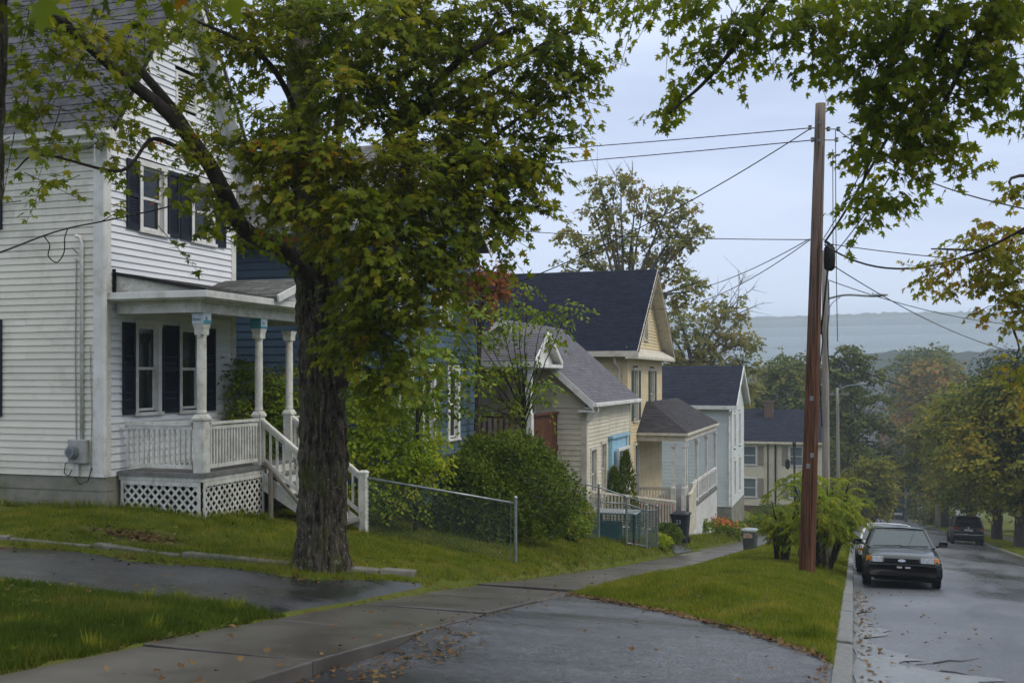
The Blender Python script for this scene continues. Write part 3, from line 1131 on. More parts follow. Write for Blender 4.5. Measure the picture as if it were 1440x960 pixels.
bm = MB()
bm.box(HX + .04, PY0 - .06, ceilz, PXF + .1, PY0 + .08, ceilz + .2)
bm.box(PXF - .06, PY0 + .081, ceilz - .002, PXF + .098, 18.5, ceilz + .2)
bm.box(HX + .04, 18.36, ceilz, PXF - .061, 18.5, ceilz + .2)
bm.build("porch_beam", M['porch_white'], white)
gb = MB()
gb.box(HX + .03, PY0 - .24, ceilz + .19, PXF + .30, PY0 - .215, ceilz + .30)
gb.box(PXF + .276, PY0 - .214, ceilz + .19, PXF + .30, 18.7, ceilz + .30)
gb.box(HX + .03, PY0 - .214, ceilz + .2, PXF + .275, 18.6, ceilz + .215)
gb.box(HX - .05, PY0 - .30, ceilz + .215, PXF + .36, PY0 - .241, ceilz + .325)
gb.box(PXF + .301, PY0 - .24, ceilz + .215, PXF + .36, 18.7, ceilz + .325)
gb.build("porch_gutter", M['white_trim'], white, bevel=.012)
top = 3.29
roof_plane(white, (PXF + .34, PY0 - .22, ceilz + .33), (PXF + .34, 18.7, ceilz + .33), (HX + .03, 18.7, top), (HX + .03, PY0 - .1, top), .14, .3, M['shingle_porch'], name="porch_roof", thick=.04, lift=.009)
# closed end of the porch roof
pe = MB()
pe.prism([(HX + .03, ceilz + .33), (PXF + .2, ceilz + .33), (HX + .03, top - .05)], lambda u, v, t: (u, t, v), PY0 - .09, PY0 - .04)
pe.build("porch_roof_end", M['porch_white'], white)
MB().bar((HX + .05, PY0 - .13, top - .01), (PXF + .3, PY0 - .23, ceilz + .345), .035, .03).build("roof_flashing", M['black_cable'], white)
MB().box(HX + .022, PY0 - .14, ceilz + .34, HX + .07, PY0 - .11, top + .05).build("roof_flashing", M['black_cable'], white)
# pediment over the steps, ridge along x
py0, py1, pym, pz = 15.85, 18.65, 17.2, 3.42
for (ya, yb) in ((py0, pym), (py1, pym)):
    roof_plane(white, (PXF + .42, ya, ceilz + .36), (-12.6, ya, ceilz + .36), (-12.6, yb, pz), (PXF + .42, yb, pz), .14, .3, M['shingle_porch'], name="pediment_roof", thick=.04, lift=.009, seed=int(ya))
pd = MB()
pd.prism([(py0 + .1, ceilz + .33), (py1 - .1, ceilz + .33), (pym, pz - .06)], lambda u, v, t: (t, u, v), PXF + .3, PXF + .34)
for sg, ya in ((1, py0), (-1, py1)):
    pd.bar((PXF + .44, ya, ceilz + .33), (PXF + .44, pym, pz), .04, .12)
pd.build("pediment", M['white_trim'], white)


def turned_post(y, ped=.12, sh=.075, x=PXF, wrap=None):
    mb = MB()
    mb.lathe((x, y, PZ), [(ped, 0), (ped, .83), (ped + .02, .835), (ped + .02, .87), (ped * .8, .93)], square=True)
    prof = [(.085, .93), (.09, .96), (.080, 1.0), (.080, 1.08), (.084, 1.6), (.080, 2.1), (.078, 2.14), (.086, 2.16), (.086, 2.19)]
    mb.lathe((x, y, PZ), [(r * sh / .075, z) for r, z in prof], 16)
    o = mb.build("porch_post", M['porch_white'], white, smooth=False, bevel=.006)
    cp = MB()
    cp.lathe((x, y, PZ), [(.08, 2.19), (.08, 2.22), (.08, 2.27), (.10, 2.36)], square=True)
    cp.build("capital", M['porch_white'], o)
    return o


M['wrap'] = MAT("pale_plastic_wrap", (0.50, 0.57, 0.62), 0.35, (0.42, 0.50, 0.56), 20)
M['wrap_teal'] = MAT("teal_plastic_wrap", (0.06, 0.25, 0.32), 0.35)
M['ink_teal'] = MAT("dark_teal_ink", (0.015, 0.09, 0.16), 0.5)
for i, y in enumerate((14.27, 15.95, 16.98)):
    o = turned_post(y, .095 if i == 0 else .078, .070 if i == 0 else .062)
    if i < 2:
        wr = MB().box(PXF - .105, y - .105, PZ + 2.362, PXF + .105, y + .105, PZ + 2.535).build("capital_wrap", M['wrap'] if i == 0 else M['wrap_teal'], o)
        if i == 1: MB().box(PXF + .1052, y - .10, PZ + 2.40, PXF + .107, y + .10, PZ + 2.53).build("printed_patch", M['wrap'], o)
        else: MB().box(PXF + .1052, y - .10, PZ + 2.365, PXF + .107, y + .10, PZ + 2.42).build("printed_patch", M['wrap_teal'], o)
        for (txt, loc, rot, sz) in (("Bluesk", (PXF - .095, y - .107, PZ + 2.415), (PI / 2, 0, 0), .060), ("in", (PXF + .109, y - .06, PZ + 2.425), (PI / 2, 0, PI / 2), .10)):
            if i == 1 and txt == "Bluesk": continue
            fc = bpy.data.curves.new("lettering", 'FONT')
            fc.body = txt
            fc.size = sz
            fc.extrude = .001
            fc.materials.append(M['ink_teal'])
            t_ = bpy.data.objects.new("lettering", text_mesh(fc))
            COL.objects.link(t_)
            t_.parent = o
            t_.location = Vector(loc) - wl(o)
            t_.rotation_euler = rot
balustrade(white, (HX + .12, PY0 + .06, PZ), (PXF - .13, PY0 + .06, PZ), .78, M['porch_white'], 13)
balustrade(white, (PXF + .03, 14.42, PZ), (PXF + .03, 15.84, PZ), .78, M['porch_white'], 17)
balustrade(white, (PXF + .03, 17.1, PZ), (PXF + .03, 18.4, PZ), .78, M['porch_white'], 13)
balustrade(white, (HX + .12, 18.42, PZ), (PXF - .05, 18.42, PZ), .78, M['porch_white'], 13)
turned_post(18.42, .085, .066)
# steps, running down towards the street
nst = 6
sx0, sx1 = PXF + .12, -8.42
zb = Z1(-8.5, 16.5)
for k in range(nst):
    xa = sx0 + (sx1 - sx0) * k / nst
    zt = PZ - (PZ - zb) * (k + 1) / (nst + 1)
    st = MB()
    st.box(xa - .02, 15.98, zt - .04, xa + (sx1 - sx0) / nst + .03, 16.95, zt)
    o = st.build("step", M['deck'], white)
    MB().box(xa - .005, 16.0, zt + .001, xa + .015, 16.93, zt + (PZ - zb) / (nst + 1) - .041).build("riser", M['porch_white'], o)
for y in (15.955, 16.955):
    s_ = MB()
    s_.prism([(sx0 - .1, PZ - .10), (sx0 - .1, PZ - .42), (sx1 + .05, zb - .05), (sx1 + .05, zb + .14)], lambda u, v, t: (u, t, v), y, y + .03)
    s_.build("stair_stringer", M['porch_white'], white)
nz_ = zb + .0
for y in (15.93, 17.0):
    if y > 16.5:
        MB().lathe((sx1 + .07, y, zb - .15), [(.065, 0), (.065, 1.12), (.075, 1.125), (.075, 1.15), (.04, 1.18)], square=True).build("newel_post", M['porch_white'], white)
    else:
        MB().lathe((sx1 + .07, y, zb - .15), [(.05, 0), (.05, 1.05), (.055, 1.06)], square=True).build("newel_post", M['grey_wood'], white)
    balustrade(white, (PXF + .05, y + .0, PZ + .0), (sx1 + .05, y, zb + .12), .80, M['porch_white'], 11, low=.12)
MB().bar((PXF + .16, 15.86, PZ + .05), (-9.0, 15.86, PZ - .65), .05, .05).build("lower_handrail", M['grey_wood'], white)
MB().tube([(-9.55, 15.85, Z1(-9.55, 15.85) - .1), (-9.55, 15.85, PZ - .1)], .045, 7).build("porch_prop", M['grey_wood'], white)

# meter and conduit on the near wall
meter = thing("electric_meter", (-11.82, HY0 - .05, .4), "round electric meter on a grey box low on the white wall", "meter")
mt = MB()
nearW.box(mt, -11.99, -11.65, .22, .60, .022, .13)
mt.build("meter_box", M['metal_grey'], meter, bevel=.012)
dl = MB()
dl.tube([(-11.87, HY0 - .13, .40), (-11.87, HY0 - .20, .40)], .105, 20)
dl.tube([(-11.87, HY0 - .20, .40), (-11.87, HY0 - .235, .40)], .085, 20)
dl.build("dial", M['galv'], meter)
MB().tube([(-11.87, HY0 - .236, .40), (-11.87, HY0 - .24, .40)], .055, 16).build("dial_face", M['glass_pale'], meter)
pipe = thing("service_conduit", (-11.78, HY0 - .04, .6), "pale vertical service conduit running up the white wall above the meter", "conduit")
MB().tube([(-11.78, HY0 - .045, .6), (-11.78, HY0 - .045, 3.75), (-11.80, HY0 - .08, 3.85), (-11.86, HY0 - .10, 3.86)], .03, 10).build("pipe", M['white_trim'], pipe, smooth=True)
MB().tube([(-11.90, HY0 - .03, .5), (-11.92, HY0 - .03, 2.0), (-11.90, HY0 - .03, 3.5)], .009, 5).build("thin_cable", M['metal_grey'], pipe)
MB().tube([(-11.62, HY0 - .03, .1), (-11.60, HY0 - .03, 1.0), (-11.63, HY0 - .03, 2.1)], .007, 5).build("thin_cable", M['metal_grey'], pipe)
MB().tube([(-11.85, HY0 - .05, .22), (-11.85, HY0 - .05, .02)], .025, 8).build("lower_pipe", M['white_trim'], pipe)
MB().tube([(-11.95, HY0 - .03, .3), (-12.10, HY0 - .05, .2), (-12.12, HY0 - .05, .05), (-12.05, HY0 - .04, .0), (-11.98, HY0 - .04, .1)], .008, 5).build("thin_cable", M['black_cable'], pipe)
MB().tube([(-11.93, HY0 - .03, .0), (-11.8, HY0 - .07, -.12), (-11.65, HY0 - .05, -.06), (-11.6, HY0 - .03, .15)], .008, 5).build("thin_cable", M['black_cable'], pipe)

# ================================================================== BLUE HOUSE
blue = thing("blue_house", (-13, 21, -1), "deep blue clapboard house behind the white porch with white window trim", "house")
BX, BY0, BY1 = -9.45, 20.5, 25.9
bn, bs = Wall('near', BY0), Wall('street', BX)
shell(blue, -17, BX, BY0, BY1, -2.2, 4.9)
siding(blue, bn, -17, BX - .1, -1.5, 4.75, .172, M['blue'], seed=7)
bw = [(21.0, 21.6, .1, 1.75), (22.35, 22.9, .1, 1.75), (23.95, 24.5, .1, 1.75), (21.0, 21.6, 2.9, 4.3), (23.4, 24.0, 2.9, 4.3)]
siding(blue, bs, BY0 + .1, BY1 - .1, -1.5, 4.9, .172, M['blue'], holes=[(a - .1, b + .1, c - .05, d + .1) for a, b, c, d in bw], seed=8)


def bclip(z):
    if z > 7.0: return None
    t = (7.1 - z) / 2.2
    return (23.2 - 2.7 * t, 23.2 + 2.7 * t)


siding(blue, bs, BY0 + .05, BY1 - .05, 4.9, 7.0, .172, M['blue'], clip=bclip, joined=True)
MB().prism([(BY0 + .25, 4.9), (BY1 - .2, 4.9), (23.2, 6.9)], lambda u, v, t: (t, u, v), -17, BX - .2).build("dark_backing", M['interior'], blue)
MB().box(-17, BY0 + .03, -3, BX + .03, BY0 + .2, -1.52).box(BX - .2, BY0 + .2, -3, BX + .03, BY1, -1.52).build("foundation", M['concrete'], blue)
for (a, b, c, d) in bw: window(blue, bs, a, b, c, d, M['white_trim'], M['glass'], casing=.13)
cbm = MB()
cbm.box(BX - .1, BY0 - .028, -1.5, BX + .028, BY0 + .012, 4.75)
cbm.box(BX - .012, BY0 + .0125, -1.5, BX + .0285, BY0 + .11, 4.75)
cbm.build("corner_board", M['blue'], blue)
cbm = MB()
cbm.box(BX - .012, BY1 - .11, -1.5, BX + .0285, BY1 + .02, 4.75)
cbm.build("corner_board", M['blue'], blue)
cf = MB()
cf.box(-17.2, BY0 - .40, 4.72, BX + .3, BY0 - .37, 4.95)
cf.box(-17.2, BY0 - .369, 4.74, BX + .27, BY0 + .0, 4.76)
cf.box(-17.2, BY0 - .5, 4.86, BX + .3, BY0 - .401, 4.95)
cf.build("eave_fascia", M['white_trim'], blue)
roof_plane(blue, (-17.2, BY0 - .42, 4.96), (BX + .32, BY0 - .42, 4.96), (BX + .32, 23.2, 7.25), (-17.2, 23.2, 7.25), .16, .4, M['shingle_porch'], lift=.01)
roof_plane(blue, (BX + .32, BY1 + .4, 4.96), (-17.2, BY1 + .4, 4.96), (-17.2, 23.2, 7.25), (BX + .32, 23.2, 7.25), .3, 1, M['shingle_porch'])
for ya in (BY0 - .42, BY1 + .4):
    MB().bar((BX + .31, ya, 4.83), (BX + .31, 23.2, 7.12), .03, .2).build("rake_board", M['white_trim'], blue)

# ================================================================== CREAM COTTAGE
cot = thing("cream_cottage", (-9.5, 30, -2.4), "low cream cottage with a grey shingle roof and one blue-trimmed bay, past the round hedge", "house")
CX0, CY0, CY1 = -7.3, 29.2, 35.4
cn, cs = Wall('near', CY0), Wall('street', CX0)
shell(cot, -12.3, CX0, CY0, CY1, -4.6, .8)
siding(cot, cn, -12.3, CX0 - .14, -2.9, .72, .15, M['cream'], seed=11)
cw = [(29.75, 30.35, -2.0, -.55), (31.1, 31.65, -2.0, -.45)]
siding(cot, cs, CY0 + .12, 32.15, -2.9, .78, .115, M['cream'], holes=[(a - .08, b + .08, c - .05, d + .08) for a, b, c, d in cw], joined=True)
siding(cot, cs, 32.15, CY1, -.35, .78, .115, M['cream'], joined=True)
for (a, b, c, d) in cw: window(cot, cs, a, b, c, d, M['cream_trim'], M['glass_pale'], casing=.09)
# light blue bay with a tall double window
bb = MB()
cs.box(bb, 32.0, 34.55, -3.0, -.33, -.02, .10)
cs.box(bb, 31.95, 34.6, -.33, -.25, -.02, .18)
cs.box(bb, 32.05, 32.25, -2.9, -.34, .1005, .13)
cs.box(bb, 34.3, 34.5, -2.9, -.34, .1005, .13)
bb.build("blue_bay", M['lightblue'], cot)
csb = Wall('street', CX0 + .22)
window(cot, csb, 32.55, 34.1, -2.55, -.75, M['white_trim'], M['glass_pale'], casing=.08, wide=2, curtain=False, depth=.1)
cc = MB()
cc.box(CX0 - .14, CY0 - .025, -2.9, CX0 + .028, CY0 + .012, .75)
cc.box(CX0 - .012, CY0 + .0125, -2.9, CX0 + .0285, CY0 + .12, .75)
cc.build("corner_board", M['cream_trim'], cot)
cc = MB()
cc.box(CX0 - .012, CY1 - .12, -2.9, CX0 + .0285, CY1 + .02, .75)
cc.build("corner_board", M['cream_trim'], cot)
MB().box(-12.3, CY0 + .03, -4.6, CX0 + .02, CY0 + .2, -2.91).box(CX0 - .2, CY0 + .2, -4.6, CX0 + .02, CY1, -2.91).build("foundation", M['concrete'], cot)
cz, crx, crz = .86, -9.8, 3.3
csl = (crz - cz) / (CX0 + .25 - crx)


def cclip(z):
    if z > crz - .1: return None
    t = (crz - .1 - z)
    return (crx - t / csl, crx + t / csl)


siding(cot, cn, -12.3, CX0, .72, crz - .1, .15, M['cream'], clip=cclip, seed=13)
MB().prism([(crx - 2.4, .75), (crx + 2.35, .75), (crx, crz - .2)], lambda u, v, t: (u, t, v), CY0 + .2, CY1).build("dark_backing", M['interior'], cot)
roof_plane(cot, (CX0 + .28, CY0 - .3, cz), (CX0 + .28, CY1 + .25, cz), (crx, CY1 + .25, crz), (crx, CY0 - .3, crz), .13, .3, M['shingle_cream'], lift=.010, under=M['white_trim'])
roof_plane(cot, (-12.6, CY1 + .25, .6), (-12.6, CY0 - .3, .6), (crx, CY0 - .3, crz), (crx, CY1 + .25, crz), .2, .5, M['shingle_cream'])
ct = MB()
ct.bar((CX0 + .29, CY0 - .31, cz - .08), (crx, CY0 - .31, crz - .08), .04, .20, up=(0, 1, 0)) if False else None
ct.hexa([(CX0 + .29, CY0 - .33, cz - .2), (crx, CY0 - .33, crz - .2), (crx, CY0 - .30, crz - .2), (CX0 + .29, CY0 - .30, cz - .2),
         (CX0 + .29, CY0 - .33, cz + .03), (crx, CY0 - .33, crz + .03), (crx, CY0 - .30, crz + .03), (CX0 + .29, CY0 - .30, cz + .03)])
ct.hexa([(-12.6, CY0 - .33, .4), (crx - .002, CY0 - .33, crz - .2), (crx - .002, CY0 - .30, crz - .2), (-12.6, CY0 - .30, .4),
         (-12.6, CY0 - .33, .63), (crx - .002, CY0 - .33, crz + .03), (crx - .002, CY0 - .30, crz + .03), (-12.6, CY0 - .30, .63)])
ct.box(CX0 - .15, CY0 - .299, cz - .26, CX0 + .27, CY0 - .01, cz - .2)
ct.build("rake_board", M['white_trim'], cot)
cg = MB()
cg.box(CX0 + .285, CY0 - .3, cz - .11, CX0 + .39, CY1 + .25, cz - .0)
cg.box(CX0 + .03, CY0 - .3, cz - .16, CX0 + .284, CY1 + .25, cz - .13)
cg.build("gutter", M['white_trim'], cot, bevel=.01)
MB().tube([(CX0 + .33, CY0 + .1, cz - .1), (CX0 + .33, CY0 + .1, cz - .25), (CX0 + .1, CY0 + .05, cz - .5), (CX0 + .08, CY0 + .05, cz - .56)], .035, 8).build("downspout", M['white_trim'], cot)
# side entry porch, its gable facing the street
GXE, GY0, GY1, GZE, GZP, GF = -8.02, 26.5, 29.17, 2.03, 2.85, -.35
gm = (GY0 + GY1) / 2
for (ya, yb) in ((GY0, gm), (GY1, gm)):
    roof_plane(cot, (-12.3, ya, GZE), (GXE, ya, GZE), (GXE, yb, GZP), (-12.3, yb, GZP), .13, .3, M['shingle_cream'], name="entry_roof", thick=.05, under=M['white_trim'])
ep = MB()
ep.box(-12.3, GY0 - .06, GZE - .16, GXE, GY0 - .01, GZE - .01)
ep.box(-12.3, GY0 - .009, GZE - .20, GXE - .05, CY0 - .05, GZE - .16)
ep.prism([(GY0 + .12, GZE - .15), (GY1 - .12, GZE - .15), (gm, GZP - .12)], lambda u, v, t: (t, u, v), GXE - .22, GXE - .18)
for ya in (GY0, GY1):
    ep.bar((GXE + .02, ya, GZE - .05), (GXE + .02, gm, GZP - .05), .05, .13)
ep.box(GXE - .179, GY0 + .02, GZE - .17, GXE + .05, GY1 - .02, GZE - .08)
ep.build("entry_pediment", M['white_trim'], cot)
for (x, y) in ((-8.25, GY0 + .2), (-10.4, GY0 + .2), (-12.2, GY0 + .2)):
    MB().lathe((x, y, GF), [(.11, 0), (.11, .95), (.08, 1.0), (.085, GZE - GF - .35), (.12, GZE - GF - .3), (.12, GZE - GF - .2)], square=True).build("entry_post", M['white_trim'], cot)
MB().box(-12.3, GY0 + .05, GF - .15, GXE - .1, CY0 - .02, GF).build("entry_deck", M['brown_wood'], cot)
nd = Wall('near', CY0)
nd.box(MB(), -10.9, -10.0, GF, GF + 2.0, .036, .07).build("entry_door", M['white_trim'], cot)
window(cot, Wall('near', CY0 - .02), -9.6, -8.9, GF + .7, GF + 1.95, M['white_trim'], M['glass'], casing=.09)
balustrade(cot, (-12.2, GY0 + .12, GF), (-8.36, GY0 + .12, GF), .95, M['brown_wood'], 24, bw=.05, cap=.06, capw=.11)
for k in range(17):
    y = GY0 + .35 + k * .14
    MB().box(GXE - .16, y, GF - .5, GXE - .13, y + .125, GF + .90).build("deck_board", M['brown_wood'], cot)
MB().box(GXE - .22, GY0 + .3, GF + .901, GXE - .06, CY0 - .05, GF + .95).build("deck_cap", M['brown_wood'], cot)
MB().box(-12.3, GY0 + .35, -4, GXE - .4, CY0 - .1, GF - .16).build("deck_base", M['interior'], cot)

# ================================================================== YELLOW HOUSE
yel = thing("yellow_house", (-9, 40, -4), "tall yellow clapboard house with a steep navy roof and a corner porch", "house")
YX, YY0, YY1 = -7.9, 37.8, 45.2
yn, ys = Wall('near', YY0), Wall('street', YX)
shell(yel, -18, YX, YY0, YY1, -6, 2.4)
yw = [(38.95, 39.75, -.05, 1.85), (42.35, 43.15, -.05, 1.85), (39.2, 39.9, -3.2, -1.0)]
siding(yel, yn, -18, YX - .15, -3.6, 2.4, .125, M['yellow'], joined=True)
siding(yel, ys, YY0 + .15, YY1 - .12, -3.6, 2.5, .125, M['yellow'], holes=[(a - .08, b + .08, c - .05, d + .08) for a, b, c, d in yw], joined=True)
yp, ye, ymid, yeave = 5.75, 2.55, 41.5, 37.35


def yclip(z):
    if z > yp - .15: return None
    t = (yp - z) / (yp - 2.35) * 3.9
    return (ymid - t, ymid + t)


gw = (41.05, 41.75, 3.1, 4.45)
siding(yel, ys, YY0, YY1, 2.62, yp - .1, .125, M['yellow'], holes=[(gw[0] - .08, gw[1] + .08, gw[2] - .05, gw[3] + .08)], clip=yclip, joined=True)
MB().prism([(YY0 + .3, 2.4), (YY1 - .2, 2.4), (ymid, yp - .3)], lambda u, v, t: (t, u, v), -18, YX - .3).build("dark_backing", M['interior'], yel)
MB().box(-18, YY0 + .03, -7, YX + .02, YY0 + .2, -3.61).box(YX - .2, YY0 + .2, -7, YX + .02, YY1, -3.61).build("foundation", M['concrete'], yel)
for q in yw + [gw]:
    window(yel, ys, q[0], q[1], q[2], q[3], M['cream_trim'], M['glass_pale'], casing=.10)
for q in yw[:2]:
    shutter(yel, ys, q[0] - .42, q[0] - .12, q[2], q[3], M['green_shutter'])
    shutter(yel, ys, q[1] + .12, q[1] + .42, q[2], q[3], M['green_shutter'])
arch = MB()
for k in range(8):
    a_, b_ = PI * k / 8, PI * (k + 1) / 8
    c_, r0_, r1_ = (gw[0] + gw[1]) / 2, .36, .46
    arch.hexa([ys.p(c_ + r0_ * math.cos(a_), gw[3] + r0_ * math.sin(a_) * .8, .02), ys.p(c_ + r1_ * math.cos(a_), gw[3] + r1_ * math.sin(a_) * .8, .02),
               ys.p(c_ + r1_ * math.cos(b_), gw[3] + r1_ * math.sin(b_) * .8, .02), ys.p(c_ + r0_ * math.cos(b_), gw[3] + r0_ * math.sin(b_) * .8, .02),
               ys.p(c_ + r0_ * math.cos(a_), gw[3] + r0_ * math.sin(a_) * .8, .06), ys.p(c_ + r1_ * math.cos(a_), gw[3] + r1_ * math.sin(a_) * .8, .06),
               ys.p(c_ + r1_ * math.cos(b_), gw[3] + r1_ * math.sin(b_) * .8, .06), ys.p(c_ + r0_ * math.cos(b_), gw[3] + r0_ * math.sin(b_) * .8, .06)])
arch.build("window_arch", M['cream_trim'], yel)
rxy = YX + .5
roof_plane(yel, (-18.3, yeave, ye), (rxy, yeave, ye), (rxy, ymid, yp + .15), (-15.2, ymid, yp + .15), .14, .32, M['shingle_navy'], lift=.014, under=M['cream_trim'])
roof_plane(yel, (rxy, 2 * ymid - yeave, ye), (-18.3, 2 * ymid - yeave, ye), (-15.2, ymid, yp + .15), (rxy, ymid, yp + .15), .3, 1, M['shingle_navy'], under=M['cream_trim'])
yt = MB()
yt.box(-18.3, yeave - .03, ye - .2, rxy, yeave - .0, ye - .0)
yt.box(-18.3, yeave + .001, ye - .22, rxy - .03, YY0 - .03, ye - .2)
yt.box(YX + .03, yeave - .03, ye - .28, rxy, 2 * ymid - yeave, ye - .205)
yt.hexa([(YX + .03, YY0 - .3, ye - .2), (rxy, YY0 - .3, ye - .2), (rxy, YY1 + .3, ye - .2), (YX + .03, YY1 + .3, ye - .2),
         (YX + .03, YY0 - .3, ye + .16), (rxy - .05, YY0 - .3, ye - .1), (rxy - .05, YY1 + .3, ye - .1), (YX + .03, YY1 + .3, ye + .16)])
for ya in (yeave, 2 * ymid - yeave):
    yt.hexa([(rxy - .03, ya, ye - .25), (rxy, ya, ye - .25), (rxy, ymid, yp - .1), (rxy - .03, ymid, yp - .1),
             (rxy - .03, ya, ye + .02), (rxy, ya, ye + .02), (rxy, ymid, yp + .17), (rxy - .03, ymid, yp + .17)])
    yt.hexa([(YX + .03, ya, ye - .08), (rxy - .031, ya, ye - .08), (rxy - .031, ymid, yp + .06), (YX + .03, ymid, yp + .06),
             (YX + .03, ya, ye - .05), (rxy - .031, ya, ye - .05), (rxy - .031, ymid, yp + .09), (YX + .03, ymid, yp + .09)])
yt.build("cornice", M['cream_trim'], yel)
MB().tube([(YX - .4, YY0 - .35, ye - .22), (YX - .4, YY0 - .3, ye - .4), (YX - .28, YY0 - .06, ye - .7), (YX - .28, YY0 - .06, -3.3)], .045, 8).build("downspout", M['cream_trim'], yel)
MB().box(YX - .16, YY0 - .03, -3.6, YX + .03, YY0 + .012, 2.3).build("corner_board", M['yellow'], yel)
MB().box(YX - .012, YY0 + .0125, -3.6, YX + .031, YY0 + .15, 2.3).build("corner_board", M['yellow'], yel)
# porch with hip roof
qx, q0, q1, qz = -5.95, 39.5, 49.2, -.52
roof_plane(yel, (YX + .02, q0, qz), (qx, q0, qz), (YX + .15, q0 + 1.95, .62), (YX + .02, q0 + 1.9, .62), .13, .3, M['shingle_taupe'], name="porch_roof", lift=.012, thick=.05)
roof_plane(yel, (qx, q0, qz), (qx, q1, qz), (YX + .02, q1, .62), (YX + .15, q0 + 1.95, .62), .13, .3, M['shingle_taupe'], name="porch_roof", lift=.012, thick=.05)
pt = MB()
pt.box(YX + .03, q0 - .03, qz - .10, qx + .03, q0 + .0, qz)
pt.box(qx + .0, q0 + .001, qz - .10, qx + .03, q1, qz)
pt.box(YX + .03, q0 + .09, qz - .32, qx - .09, q0 + .25, qz - .101)
pt.box(qx - .25, q0 + .251, qz - .32, qx - .09, q1 - .1, qz - .101)
pt.box(YX + .03, q0 + .251, qz - .2, qx - .251, q1 - .1, qz - .16)
pt.build("porch_beam", M['cream_trim'], yel)
PF = -3.45
MB().box(YX + .03, q0 + .1, PF - .15, qx - .05, q1 - .1, PF).build("porch_floor", M['deck'], yel)
MB().box(YX + .03, q0 + .3, PF - 2.5, qx - .3, q1 - .3, PF - .16).build("dark_backing", M['interior'], yel)
MB().box(qx - .29, q0 + .12, PF - 2.5, qx - .1, q1 - .12, PF - .155).box(YX + .03, q0 + .12, PF - 2.5, qx - .291, q0 + .29, PF - .155).build("porch_skirt", M['interior'], yel)
for k in range(44):
    y = q0 + .14 + k * .215
    MB().box(qx - .099, y, PF - 2.3, qx - .075, y + .185, PF - .16).build("skirt_board", M['white_trim'], yel)
for k in range(8):
    x = YX + .06 + k * .22
    MB().box(x, q0 + .095, PF - 2.3, x + .19, q0 + .119, PF - .16).build("skirt_board", M['white_trim'], yel)
for (x, y) in ((qx - .15, q0 + .15), (qx - .15, q0 + .6), (qx - .55, q0 + .15), (qx - .15, 43.0), (qx - .15, 46.0), (qx - .15, q1 - .2)):
    MB().lathe((x, y, PF), [(.085, 0), (.085, .85), (.06, .9), (.062, 2.35), (.09, 2.4), (.09, 2.52)], square=True).build("porch_post", M['white_trim'], yel)
balustrade(yel, (YX + .1, q0 + .15, PF), (qx - .6, q0 + .15, PF), .85, M['cream_trim'], 11, bw=.05)
balustrade(yel, (qx - .12, 44.6, PF), (qx - .12, 49.0, PF), .85, M['white_trim'], 20, bw=.05)
balustrade(yel, (qx - .12, 41.5, PF), (qx - .12, 44.4, PF), .85, M['white_trim'], 13, bw=.05)
# boarded stair cheeks with curved caps on the street side
for (ya, yb, x) in ((q0 + .1, 41.4, qx + .05),):
    ck = MB()
    m_ = 7
    pts = [Vector((x, ya + (yb - ya) * i / m_, PF + .60 + .30 * (i / m_) ** 2)) for i in range(m_ + 1)]
    for p_, q_ in zip(pts[:-1], pts[1:]): ck.bar(p_, q_, .10, .07)
    c_o = ck.build("stair_rail", M['cream_trim'], yel)
    for i in range(9):
        y = ya + (yb - ya) * (i + .5) / 9
        MB().box(x - .015, y - (yb - ya) / 18 + .012, PF - .9, x + .015, y + (yb - ya) / 18 - .012, PF + .55 + .30 * ((i + .5) / 9) ** 2).build("cheek_board", M['cream_trim'], c_o)

# ================================================================== PALE BLUE HOUSE
pal = thing("pale_blue_house", (-8, 60, -6), "pale blue two-storey house with a dark slate roof behind the yellow porch", "house")
LX, LY0, LY1 = -6.34, 58.0, 64.9
ln_, ls = Wall('near', LY0), Wall('street', LX)
shell(pal, -15, LX, LY0, LY1, -8, 0)
siding(pal, ln_, -15, LX - .15, -5.5, .0, .20, M['paleblue'], joined=True)
lw = [(59.3, 60.1, -2.3, -.5), (61.9, 62.7, -2.3, -.5), (59.3, 60.1, -5.0, -3.1), (61.9, 62.7, -5.0, -3.1)]
siding(pal, ls, LY0 + .15, LY1 - .1, -5.5, .0, .20, M['paleblue'], holes=[(a - .08, b + .08, c - .05, d + .08) for a, b, c, d in lw], joined=True)
for q in lw: window(pal, ls, q[0], q[1], q[2], q[3], M['white_trim'], M['glass_pale'], casing=.12, curtain=False)
lp, le, lm = 2.1, .05, 61.45


def lclip(z):
    if z > lp - .1: return None
    t = (lp - z) / (lp) * 3.45
    return (lm - t, lm + t)


siding(pal, ls, LY0, LY1, .0, lp - .1, .20, M['paleblue'], clip=lclip, joined=True)
MB().prism([(LY0 + .3, -.05), (LY1 - .2, -.05), (lm, lp - .2)], lambda u, v, t: (t, u, v), -15, LX - .25).build("dark_backing", M['interior'], pal)
MB().box(-15, LY0 + .03, -9, LX + .02, LY0 + .2, -5.51).box(LX - .2, LY0 + .2, -9, LX + .02, LY1, -5.51).build("foundation", M['concrete'], pal)
roof_plane(pal, (-15.3, LY0 - .4, le), (LX + .35, LY0 - .4, le), (LX + .35, lm, lp + .15), (-15.3, lm, lp + .15), .16, .4, M['shingle_navy2'], lift=.014, under=M['white_trim'])
roof_plane(pal, (LX + .35, LY1 + .4, le), (-15.3, LY1 + .4, le), (-15.3, lm, lp + .15), (LX + .35, lm, lp + .15), .4, 1, M['shingle_navy2'], under=M['white_trim'])
lt = MB()
lt.box(-15.3, LY0 - .45, le - .2, LX + .35, LY0 - .41, le + .0)
lt.box(-15.3, LY0 - .409, le - .22, LX + .3, LY0 - .03, le - .19)
